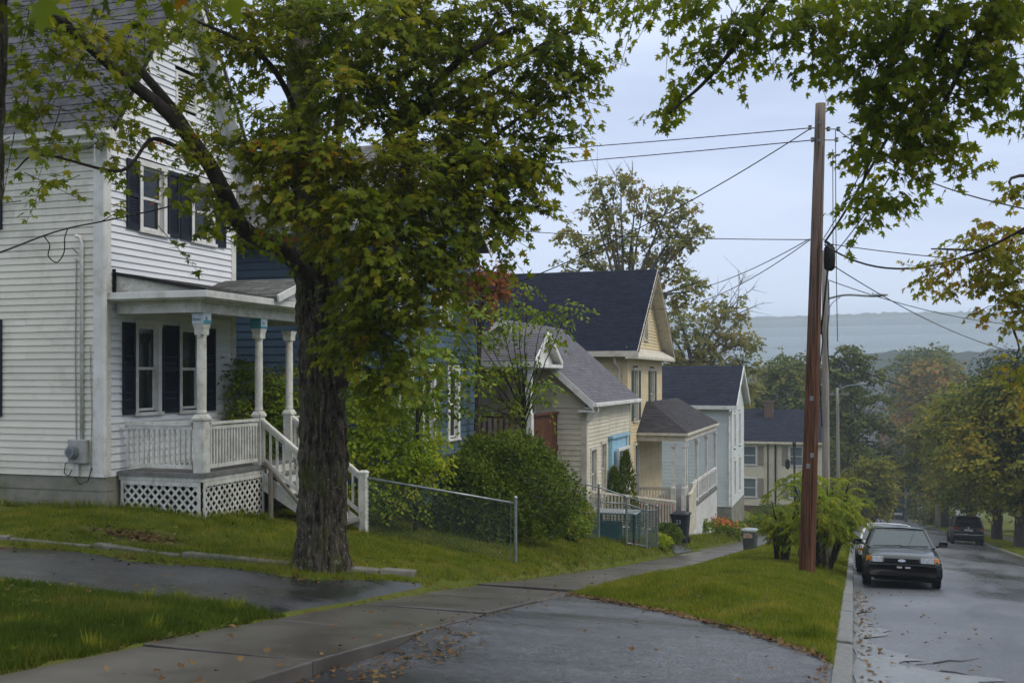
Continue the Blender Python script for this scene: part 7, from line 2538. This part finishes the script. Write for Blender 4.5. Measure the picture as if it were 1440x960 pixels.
MB().box(tq.x - .6, tq.y - .3, gz + .02, tq.x + .1, tq.y + .3, gz + .5).build("draped_sheet", M['teal_net'], tb_, bevel=.05)

# ================================================================== BINS
M['bin_black'] = MAT("black_bin_plastic", (.018, .021, .028), .45, (.028, .032, .04), 4)
M['bin_grey'] = MAT("grey_bin_plastic", (.085, .095, .095), .5, (.065, .072, .072), 4)
M['bin_lid'] = MAT("pale_grey_lid", (.30, .34, .34), .45, (.22, .25, .25), 6)
M['print_white'] = MAT("white_print", (.42, .42, .42), .5)
M['sticker'] = MAT("faded_sticker", (.45, .40, .32), .6, (.45, .14, .08), 14, lo=.5, hi=.6)


def tapered(mb, cx, cy, z0, z1, wx0, wy0, wx1, wy1, cut=.05):
    def ring(wx, wy, z):
        c = cut
        return [(cx - wx + c, cy - wy, z), (cx + wx - c, cy - wy, z), (cx + wx, cy - wy + c, z), (cx + wx, cy + wy - c, z), (cx + wx - c, cy + wy, z), (cx - wx + c, cy + wy, z), (cx - wx, cy + wy - c, z), (cx - wx, cy - wy + c, z)]
    v = ring(wx0, wy0, z0) + ring(wx1, wy1, z1)
    f = [tuple(range(7, -1, -1)), tuple(range(8, 16))] + [(i, (i + 1) % 8, 8 + (i + 1) % 8, 8 + i) for i in range(8)]
    mb.add(v, f)


q = P(957, 748, 36.0); gz = Z1(q.x, q.y)
bn_ = thing("wheeled_bin", (q.x, q.y, gz), "black wheeled bin with white markings at the foot of the path", "bin")
mb = MB(); tapered(mb, q.x, q.y, gz + .06, gz + 1.0, .23, .26, .30, .34); mb.build("bin_body", M['bin_black'], bn_)
mb = MB(); tapered(mb, q.x, q.y, gz + 1.001, gz + 1.05, .33, .37, .33, .37); tapered(mb, q.x, q.y + .02, gz + 1.051, gz + 1.10, .30, .33, .2, .22)
mb.build("bin_lid", M['bin_black'], bn_)
for sx in (-.25, .25): MB().tube([(q.x + sx - .03, q.y + .28, gz + .1), (q.x + sx + .03, q.y + .28, gz + .1)], .11, 14).build("wheel", M['black_cable'], bn_)
MB().tube([(q.x - .25, q.y + .40, gz + .98), (q.x + .25, q.y + .40, gz + .98)], .02, 6).build("handle", M['bin_black'], bn_)
fc = bpy.data.curves.new("lettering", 'FONT'); fc.body = "23"; fc.size = .19; fc.extrude = .002; fc.materials.append(M['print_white'])
t_ = bpy.data.objects.new("lettering", text_mesh(fc)); COL.objects.link(t_); t_.parent = bn_; t_.location = (-.12, -.332, .72); t_.rotation_euler = (PI / 2 + .06, 0, 0)

q = P(1055, 766, 37.5); q.x = max(q.x, -4.0); gz = float(Sw(q.y)) + .01
gn = thing("trash_can", (q.x, q.y, gz), "grey lidded trash can with a faded sticker at the end of the sidewalk", "bin")
mb = MB(); tapered(mb, q.x, q.y, gz + .03, gz + .78, .22, .22, .27, .27, .08); mb.build("bin_body", M['bin_grey'], gn)
mb = MB(); tapered(mb, q.x, q.y, gz + .781, gz + .84, .30, .30, .30, .30, .09); tapered(mb, q.x, q.y, gz + .841, gz + .875, .27, .27, .2, .2, .07); mb.build("bin_lid", M['bin_lid'], gn)
MB().hexa([(q.x - .22, q.y - .272, gz + .56), (q.x + .10, q.y - .272, gz + .56), (q.x + .10, q.y - .262, gz + .56), (q.x - .22, q.y - .262, gz + .56),
           (q.x - .22, q.y - .285, gz + .74), (q.x + .10, q.y - .285, gz + .74), (q.x + .10, q.y - .27, gz + .74), (q.x - .22, q.y - .27, gz + .74)]).build("sticker", M['sticker'], gn)
for sx in (-.2, .2): MB().tube([(q.x + sx - .025, q.y - .18, gz + .07), (q.x + sx + .025, q.y - .18, gz + .07)], .07, 12).build("wheel", M['black_cable'], gn)
MB().tube([(q.x - .31, q.y - .08, gz + .66), (q.x - .34, q.y, gz + .68), (q.x - .31, q.y + .08, gz + .66)], .014, 6).build("handle", M['bin_grey'], gn)
# path to the cottage and stones
def pathz(X, Y): return Z(X, Y) + .035
sheet("path", np.linspace(0, 1, 12), np.linspace(0, 1, 12), pathz, M['asphalt_drive'], edge=lambda X, Y: (-5.36 - X * 1.9, 33.2 + X * 1.6 + Y * (3.4 - 2.0 * X)))
for i, (px, py, D) in enumerate(((970, 758, 34.0), (962, 764, 33.2), (993, 757, 35.5))):
    c = P(px, py, D); gz = Z1(c.x, c.y)
    st = MB(); tapered(st, c.x, c.y, gz - .1, gz + .14, .2, .16, .14, .1, .05)
    st.build("stone", M['edging'], None, at=(c.x, c.y, gz), bevel=.03, label=["flat stone at the foot of the black wheeled bin", "low stone on the left of the path mouth", "stone edging the bank right of the path"][i], cat="stone")

# terracotta planters on the yellow porch bank
M['terracotta'] = MAT("terracotta", (.22, .075, .045), .8, (.16, .055, .035), 5)
c = P(920, 703, 37.6); gz = Z1(c.x, c.y)
pl_ = thing("planter", (c.x, c.y, gz), "row planter of terracotta red behind the white pickets", "planter")
MB().box(c.x - .7, c.y - .2, gz + .2, c.x + .7, c.y + .2, gz + 1.0).build("planter_box", M['terracotta'], pl_, bevel=.03)

# ================================================================== CARS
M['car_dark'] = MAT("dark_green_grey_car_paint", (.012, .023, .023), .3, spec=.5, coat=.5)
M['car_black'] = MAT("black_blue_car_paint", (.006, .007, .012), .3, spec=.35, coat=.2)
M['car_white'] = MAT("pale_car_paint", (.50, .52, .54), .3, spec=.5, coat=.7)
M['car_silver'] = MAT("silver_car_paint", (.32, .33, .34), .3, spec=.5, coat=.7, metal=.4)
M['rubber'] = MAT("tyre_rubber", (.014, .014, .015), .8)
M['black_plastic'] = MAT("black_bumper_plastic", (.016, .017, .019), .45)
M['chrome'] = MAT("dull_chrome", (.55, .56, .58), .2, metal=.9)
M['lamp_clear'] = MAT("clear_headlight", (.38, .40, .42), .12, (.20, .21, .22), 40, stretch=(1, 1, .1), spec=.8, coat=.9)
M['lamp_orange'] = MAT("orange_indicator", (.62, .22, .015), .2, coat=.9)
M['lamp_red'] = MAT("red_tail_light", (.22, .008, .010), .2, coat=.9)
M['seat'] = MAT("grey_seat_cloth", (.10, .105, .11), .9)
M['windscreen'] = GLASS("windscreen_glass", (.16, .20, .21), .50, .02)  # light teal diffuse tint stands in for the reflected sky
M['car_glass_dark'] = GLASS("tinted_car_glass", (.008, .009, .010), .12, .02)


def loft(mb, stations):
    base = len(mb.v)
    k = len(stations[0][1])
    ring = 2 * k - 1 if abs(stations[0][1][0][0]) < 1e-6 else 2 * k
    for (y, prof) in stations:
        pr = [(x, z) for x, z in prof] + [(-x, z) for x, z in prof[::-1][1:]][:]
        pr = pr[:-1]      # bottom centre shared
        for (x, z) in pr: mb.v.append((x, y, z))
    m = len(pr)
    for i in range(len(stations) - 1):
        for j in range(m):
            a, b = base + i * m + j, base + i * m + (j + 1) % m
            mb.f.append((a, b, b + m, a + m))
    mb.f.append(tuple(base + j for j in range(m)))
    mb.f.append(tuple(base + (len(stations) - 1) * m + j for j in reversed(range(m))))


def body_prof(w, zb, zs, zt, tuck=.05, crown=.02):
    return [(0, zb), (w * .80, zb), (w - .04, zb + .05), (w - .005, zb + .18), (w, (zb + zs) * .5 + .02), (w - .008, zs - .06), (w - tuck, zs), (w * .80, zt - .008), (w * .45, zt + crown * .7), (0, zt + crown)]


def car_wheel(root, x, y, r, w=.19, cover=True):
    sg = 1 if x > 0 else -1
    c = Vector((x, y, r))
    prof = [(x - w / 2, r * .6), (x - w / 2, r * .93), (x - w / 2 + .025, r), (x + w / 2 - .025, r), (x + w / 2, r * .93), (x + w / 2, r * .6)]
    mb = MB()
    n = 26
    b0 = len(mb.v)
    for (xx, rr) in prof:
        for k in range(n): mb.v.append((xx, y + rr * math.cos(2 * PI * k / n), r + rr * math.sin(2 * PI * k / n)))
    for i in range(len(prof) - 1):
        for k in range(n):
            a, b = i * n + k, i * n + (k + 1) % n
            mb.f.append((a, b, b + n, a + n))
    ty = mb.build("wheel", M['rubber'], root, smooth=False)
    rm = MB()
    rm.tube([(x + sg * (w / 2 - .05), y, r), (x + sg * (w / 2 - .012), y, r)], r * .60, 20)
    rm.build("rim", M['chrome'], ty)


def quad_panel(mb, a, b, c, d, th=.006):
    a, b, c, d = map(Vector, (a, b, c, d))
    n_ = (b - a).cross(d - a).normalized() * th
    mb.hexa([a - n_, b - n_, c - n_, d - n_, a, b, c, d])


def add_cabin(root, paint, glass, ws0, ws1, rf0, rf1, rw1, zb_, zr, wb, wt, side_glass=None, rear_glass=None):
    """ws0/ws1 windscreen base/top y; rf0..rf1 roof; rw1 rear window base"""
    side_glass = side_glass or glass
    rear_glass = rear_glass or side_glass
    rf = MB()
    loft(rf, [(rf0 - .03, [(0, zr - .05), (wt * .5, zr - .052), (wt, zr - .055), (wt + .01, zr - .045), (wt - .03, zr - .025), (wt * .6, zr - .01), (0, zr - .0)]),
              (rf0 + .12, [(0, zr - .04), (wt * .5, zr - .04), (wt + .005, zr - .045), (wt + .015, zr - .03), (wt - .02, zr - .0), (wt * .6, zr + .018), (0, zr + .025)]),
              ((rf0 + rf1) / 2, [(0, zr - .04), (wt * .5, zr - .04), (wt + .01, zr - .045), (wt + .02, zr - .03), (wt - .015, zr + .003), (wt * .6, zr + .025), (0, zr + .035)]),
              (rf1 - .1, [(0, zr - .04), (wt * .5, zr - .04), (wt + .005, zr - .045), (wt + .015, zr - .03), (wt - .02, zr - .0), (wt * .6, zr + .018), (0, zr + .022)]),
              (rf1 + .03, [(0, zr - .05), (wt * .5, zr - .052), (wt, zr - .055), (wt + .01, zr - .045), (wt - .03, zr - .025), (wt * .6, zr - .012), (0, zr - .005)])])
    rf.build("roof", paint, root, smooth=True)
    pl = MB()
    for sg in (-1, 1):
        ym = (rf0 + rf1) / 2 + .1
        MB().bar((sg * wb, ws0, zb_), (sg * wt, rf0, zr - .04), .06, .05).build("pillar", paint, root, bevel=.01)
        MB().bar((sg * (wb + .02), ym, zb_), (sg * (wt + .005), ym, zr - .05), .06, .07, up=(0, 1, 0)).build("pillar", paint, root, bevel=.01)
        MB().bar((sg * (wb - .01), rw1, zb_), (sg * wt, rf1, zr - .04), .10, .07).build("pillar", paint, root, bevel=.01)
    g = MB(); quad_panel(g, (-wb + .03, ws0 - .01, zb_ + .0), (wb - .03, ws0 - .01, zb_ + .0), (wt - .03, rf0 - .015, zr - .045), (-wt + .03, rf0 - .015, zr - .045))
    g.build("windscreen", glass, root)
    g = MB(); quad_panel(g, (wb - .04, rw1 + .01, zb_), (-wb + .04, rw1 + .01, zb_), (-wt + .04, rf1 + .01, zr - .045), (wt - .04, rf1 + .01, zr - .045))
    g.build("rear_window", rear_glass, root)
    for sg in (-1, 1):
        g = MB()
        p = [(sg * (wb + .015), ws0 + .06, zb_), (sg * (wb + .015), rw1 - .1, zb_), (sg * (wt + .0), rf1 - .04, zr - .05), (sg * (wt + .0), rf0 + .02, zr - .05)]
        if sg > 0: quad_panel(g, *p)
        else: quad_panel(g, p[1], p[0], p[3], p[2])
        g.build("side_window", side_glass, root)
    for sg in (-1, 1):
        s_ = MB()
        s_.box(sg * .36 - .24, ws1 + .75, .5, sg * .36 + .24, ws1 + .87, 1.08)
        s_.box(sg * .36 - .12, ws1 + .77, 1.10, sg * .36 + .12, ws1 + .85, 1.24)
        s_.box(sg * .36 - .24, ws1 + .3, .40, sg * .36 + .24, ws1 + .749, .55)
        s_.build("seat", M['seat'], root, bevel=.03)
    MB().box(-.62, rf1 - .1, .5, .62, rf1 + .05, 1.0).build("rear_seat", M['seat'], root, bevel=.03)


def sedan(label, paint, x, y, rz=0.0, detail=True, name="parked_car", cat="car"):
    root = thing(name, (0, 0, 0), label, cat)
    bd = MB()
    W_ = .84
    loft(bd, [(-2.20, body_prof(.70, .40, .56, .58)), (-2.17, body_prof(.76, .36, .64, .68)), (-2.08, body_prof(.80, .30, .68, .735, crown=.015)), (-1.85, body_prof(.825, .24, .72, .775)),
              (-1.5, body_prof(W_, .22, .77, .83)), (-1.08, body_prof(W_, .22, .83, .895)), (-.6, body_prof(W_ + .005, .2, .87, .90, .06, .0)), (.2, body_prof(W_ + .005, .2, .885, .91, .06, .0)),
              (1.2, body_prof(W_, .2, .89, .92, .06, .0)), (1.55, body_prof(W_ - .01, .22, .885, .94)), (1.95, body_prof(.81, .28, .87, .93)), (2.12, body_prof(.78, .34, .82, .88)), (2.18, body_prof(.72, .4, .7, .72))])
    b = bd.build("body", paint, root, smooth=True)
    bp = MB()
    loft(bp, [(-2.30, [(0, .28), (.5, .28), (.70, .29), (.73, .34), (.73, .44), (.71, .50), (.5, .52), (0, .525)]),
              (-2.22, [(0, .22), (.5, .22), (.80, .23), (.83, .30), (.83, .47), (.80, .535), (.5, .545), (0, .55)]),
              (-1.98, [(0, .20), (.5, .20), (.84, .22), (.865, .30), (.865, .47), (.84, .535), (.5, .545), (0, .55)])])
    bo = bp.build("bumper", M['black_plastic'], root, smooth=True)
    MB().box(-.5, -2.312, .30, .5, -2.295, .37).build("air_slot", M['rubber'], bo)
    MB().box(-.80, -2.262, .525, .80, -2.2, .55).build("bumper_strip", paint, bo)
    for a in (-.13, .05): MB().box(a, -2.315, .455, a + .11, -2.30, .495).build("plate_bracket", M['print_white'], bo)
    MB().box(.50, -2.30, .475, .58, -2.285, .50).build("marker_light", M['lamp_red'], bo)
    bp = MB()
    loft(bp, [(1.98, [(0, .25), (.5, .25), (.84, .26), (.86, .32), (.86, .5), (.84, .55), (.5, .56), (0, .56)]), (2.27, [(0, .3), (.5, .3), (.72, .31), (.75, .36), (.75, .48), (.72, .53), (.5, .54), (0, .54)])])
    bp.build("bumper", M['black_plastic'], root, smooth=True)
    gr = MB().box(-.40, -2.215, .575, .36, -2.16, .665).build("grille", M['rubber'], root)
    for k in range(3): MB().box(-.39, -2.222, .592 + k * .026, .35, -2.214, .600 + k * .026).build("grille_bar", M['black_plastic'], gr)
    em = MB()
    vs = [(.085 * math.cos(2 * PI * k / 20) - .02, -2.228, .622 + .032 * math.sin(2 * PI * k / 20)) for k in range(20)]
    em.add(vs + [(a, -2.216, c) for a, _, c in vs], [tuple(range(20))] + [(k, (k + 1) % 20, 20 + (k + 1) % 20, 20 + k) for k in range(20)])
    em.build("emblem", M['chrome'], gr)
    for sg in (-1, 1):
        hl = MB()
        x0, x1 = (.385, .67) if sg > 0 else (-.67, -.425)
        hl.hexa([(x0, -2.225, .57), (x1, -2.205, .57), (x1, -2.10, .57), (x0, -2.12, .57), (x0, -2.21, .695), (x1, -2.19, .70), (x1, -2.10, .70), (x0, -2.12, .695)])
        hl.build("headlight", M['lamp_clear'], root, bevel=.01)
        il = MB()
        x0, x1 = sg * .675, sg * .79
        il.hexa([(min(x0, x1), (-2.20 if sg > 0 else -2.12), .57), (max(x0, x1), (-2.12 if sg > 0 else -2.20), .57), (max(x0, x1), -2.0, .58), (min(x0, x1), -2.0, .58),
                 (min(x0, x1), (-2.19 if sg > 0 else -2.11), .70), (max(x0, x1), (-2.11 if sg > 0 else -2.19), .70), (max(x0, x1), -2.0, .69), (min(x0, x1), -2.0, .69)])
        il.build("indicator", M['lamp_orange'], root, bevel=.008)
        mi = MB()
        loft(mi, [(-.98, [(0, -.05), (.06, -.05), (.085, 0), (.07, .05), (0, .055)]), (-.90, [(0, -.07), (.08, -.07), (.105, 0), (.09, .065), (0, .07)]), (-.84, [(0, -.06), (.07, -.06), (.095, 0), (.08, .055), (0, .06)])])
        for i in range(len(mi.v)): mi.v[i] = (mi.v[i][0] + sg * .97, mi.v[i][1], mi.v[i][2] + 1.0)
        mi.bar((sg * .80, -.9, .93), (sg * .9, -.91, .97), .06, .04)
        mi.build("side_mirror", M['black_plastic'], root, smooth=True)
        MB().bar((sg * .848, -1.9, .55), (sg * .858, 1.9, .57), .012, .05).build("side_moulding", M['black_plastic'], root)
        tl = MB(); tl.box(min(sg * .45, sg * .76), 2.12, .62, max(sg * .45, sg * .76), 2.205, .78); tl.build("tail_light", M['lamp_red'], root, bevel=.01)
        for yy in (-1.38, 1.18):
            car_wheel(root, sg * .765, yy, .295)
            ar = MB()
            for k in range(12):
                a0, a1 = PI * k / 12, PI * (k + 1) / 12
                ar.hexa([(sg * .842, yy + .31 * math.cos(a0), .30 + .31 * math.sin(a0)), (sg * .842, yy + .31 * math.cos(a1), .30 + .31 * math.sin(a1)), (sg * .842, yy + .36 * math.cos(a1), .30 + .36 * math.sin(a1)), (sg * .842, yy + .36 * math.cos(a0), .30 + .36 * math.sin(a0)),
                         (sg * .852, yy + .31 * math.cos(a0), .30 + .31 * math.sin(a0)), (sg * .852, yy + .31 * math.cos(a1), .30 + .31 * math.sin(a1)), (sg * .852, yy + .36 * math.cos(a1), .30 + .36 * math.sin(a1)), (sg * .852, yy + .36 * math.cos(a0), .30 + .36 * math.sin(a0))])
            ar.build("wheel_arch", M['black_plastic'], root)
    MB().box(-.6, -1.9, .16, .6, 1.9, .24).build("underbody", M['rubber'], root)
    add_cabin(root, paint, M['windscreen'], -1.06, -.42, -.42, .72, 1.42, .89, 1.36, .745, .575)
    wp_ = MB()
    wp_.tube([(-.62, -1.10, .915), (-.25, -1.065, .925), (.02, -1.05, .945)], .010, 5)
    wp_.tube([(-.02, -1.10, .92), (.30, -1.065, .93), (.62, -1.03, .945)], .010, 5)
    wp_.build("wipers", M['rubber'], root)
    sl = (float(R(y + 1.2)) - float(R(y - 1.2))) / 2.4
    root.location = (x, y, float(R(y)) + .012 + .05 * (1 - ((x - 3.5) / 3.5) ** 2))
    root.rotation_euler = (math.atan(sl), 0, rz)
    return root


def suv(label, paint, x, y, rz=0.0, name="parked_car"):
    root = thing(name, (0, 0, 0), label, "car")
    bd = MB()
    loft(bd, [(-2.25, body_prof(.84, .40, .82, .86)), (-2.2, body_prof(.88, .34, .92, .97)), (-1.9, body_prof(.915, .28, 1.0, 1.03, .05, 0)), (-.5, body_prof(.925, .26, 1.0, 1.03, .06, 0)), (.9, body_prof(.925, .26, .98, 1.01, .06, 0)),
              (1.3, body_prof(.91, .28, .95, 1.0)), (2.0, body_prof(.88, .3, .88, .93)), (2.25, body_prof(.8, .36, .78, .8)), (2.35, body_prof(.7, .42, .62, .64))])
    bd.build("body", paint, root, smooth=True)
    MB().box(-.85, -2.33, .40, .85, -2.18, .56).build("bumper", M['black_plastic'], root, bevel=.04)
    MB().box(-.86, -2.31, .575, .86, -2.2, .60).build("bumper_strip", M['chrome'], root)
    # tail lights, plate, badge
    for sg in (-1, 1):
        t = MB(); t.hexa([(sg * .56, -2.262, .86), (sg * .88, -2.20, .86), (sg * .88, -2.05, .86), (sg * .56, -2.15, .86), (sg * .62, -2.252, 1.02), (sg * .90, -2.19, 1.04), (sg * .90, -2.05, 1.04), (sg * .62, -2.15, 1.02)])
        t.build("tail_light", M['lamp_red'], root)
        for yy in (-1.35, 1.4): car_wheel(root, sg * .86, yy, .36, .22)
        m_ = MB().box(min(sg * .93, sg * 1.1), .55, 1.0, max(sg * .93, sg * 1.1), .68, 1.16)
        m_.build("side_mirror", paint, root, bevel=.03)
        MB().bar((sg * .62, -1.5, 1.70), (sg * .62, .35, 1.70), .04, .04).build("roof_rail", M['black_plastic'], root)
    MB().box(-.26, -2.275, .78, .26, -2.255, .90).build("number_plate", M['print_white'], root)
    em = MB(); em.tube([(0, -2.27, .975), (0, -2.25, .975)], .055, 16); em.build("badge", M['chrome'], root)
    add_cabin(root, paint, M['car_glass_dark'], 1.15, .5, .55, -1.75, -2.12, 1.0, 1.66, .85, .68) if False else None
    # cabin: rear window faces -y
    rf = MB()
    loft(rf, [(-2.0, [(0, 1.58), (.4, 1.58), (.66, 1.575), (.68, 1.59), (.64, 1.61), (.4, 1.63), (0, 1.635)]), (-1.75, [(0, 1.6), (.4, 1.6), (.69, 1.59), (.71, 1.61), (.66, 1.65), (.4, 1.675), (0, 1.68)]),
              (-.3, [(0, 1.6), (.4, 1.6), (.70, 1.59), (.72, 1.61), (.67, 1.66), (.4, 1.69), (0, 1.70)]), (.5, [(0, 1.58), (.4, 1.58), (.67, 1.57), (.69, 1.59), (.64, 1.63), (.4, 1.65), (0, 1.655)])])
    rf.build("roof", paint, root, smooth=True)
    pl = MB()
    for sg in (-1, 1):
        MB().bar((sg * .84, -2.12, 1.0), (sg * .67, -1.93, 1.6), .10, .10).build("pillar", paint, root, bevel=.01)
        MB().bar((sg * .86, 1.15, 1.0), (sg * .67, .45, 1.59), .07, .06).build("pillar", paint, root, bevel=.01)
        MB().bar((sg * .88, -.3, 1.0), (sg * .70, -.3, 1.6), .05, .08, up=(0, 1, 0)).build("pillar", paint, root, bevel=.01)
    g = MB(); quad_panel(g, (-.80, -2.14, 1.02), (.80, -2.14, 1.02), (.63, -1.95, 1.59), (-.63, -1.95, 1.59)); g.build("rear_window", M['car_glass_dark'], root)
    g = MB(); quad_panel(g, (.82, 1.16, 1.0), (-.82, 1.16, 1.0), (-.64, .47, 1.58), (.64, .47, 1.58)); g.build("windscreen", M['car_glass_dark'], root)
    for sg in (-1, 1):
        g = MB(); p = [(sg * .87, 1.0, 1.0), (sg * .87, -2.05, 1.0), (sg * .69, -1.88, 1.59), (sg * .69, .4, 1.59)]
        if sg < 0: quad_panel(g, *p)
        else: quad_panel(g, p[1], p[0], p[3], p[2])
        g.build("side_window", M['car_glass_dark'], root)
    MB().bar((-.3, -2.165, 1.03), (.25, -2.12, 1.12), .015, .02).build("rear_wiper", M['rubber'], root)
    MB().box(-.65, -2.05, 1.63, .65, -1.9, 1.66).build("spoiler", paint, root, bevel=.015)
    MB().box(-.65, -2.0, .2, .65, 2.0, .3).build("underbody", M['rubber'], root)
    sl = (float(R(y + 1.2)) - float(R(y - 1.2))) / 2.4
    root.location = (x, y, float(R(y)) + .02)
    root.rotation_euler = (math.atan(sl), 0, rz)
    return root


sedan("dark grey-green 1990s saloon parked at the near kerb, facing up the hill", M['car_dark'], 1.02, 26.3, 0).scale = (.95, .97, .96)
sedan("pale saloon parked directly behind the dark saloon, mostly hidden", M['car_white'], .93, 32.2, .01)
suv("dark blue people carrier parked on the far side, rear facing up the hill", M['car_black'], 6.2, 66.2, 0).scale = (.9, .9, .95)
far_c = sedan("tiny pale car parked far down the hill", M['car_white'], 5.9, 160, 0)
sc_ = sedan("silver car on the far side driveway at the right edge", M['car_silver'], 13.2, 50, 0)
sc_.location = (12.6, 58.5, Z1(12.6, 58.5) - .1)
sc_.rotation_euler = (-.08, 0, -1.25)
# ================================================================== HAZE
def VOL(name, dens, col=(.80, .90, 1.0), aniso=.0):
    m, nt, N, Lk = newmat(name)
    out = N.new("ShaderNodeOutputMaterial")
    v = N.new("ShaderNodeVolumePrincipled")
    v.inputs["Color"].default_value = (*col, 1)
    v.inputs["Density"].default_value = dens
    v.inputs["Anisotropy"].default_value = aniso
    Lk(v.outputs[0], out.inputs["Volume"])
    m.cycles.homogeneous_volume = True
    return m


o = MB().box(-1520, -70, -115, 1520, 2320, 100).build("haze", VOL("pale_haze", .0006), None, at=(0, 0, 0), kind="stuff")
for (fz, frz, fden) in ((-14, 38, .0016), (-16, 49, .0014), (-18, 58, .0011), (-20, 66, .0009)):
    fog = MB()
    n1, n2 = 32, 16
    for j in range(n2 + 1):
        for i in range(n1):
            a, b = 2 * PI * i / n1, PI * j / n2
            fog.v.append((220 + 1180 * math.cos(a) * math.sin(b), 860 + (330 + frz) * math.sin(a) * math.sin(b), fz + frz * math.cos(b)))
    for j in range(n2):
        for i in range(n1):
            a, b = j * n1 + i, j * n1 + (i + 1) % n1
            fog.f.append((a, b, b + n1, a + n1))
    fog.build("fog_bank", VOL("fog_bank_mist", fden, (.85, .93, 1.0)), None, at=(0, 0, 0), kind="stuff")
print("objects", len(bpy.data.objects))
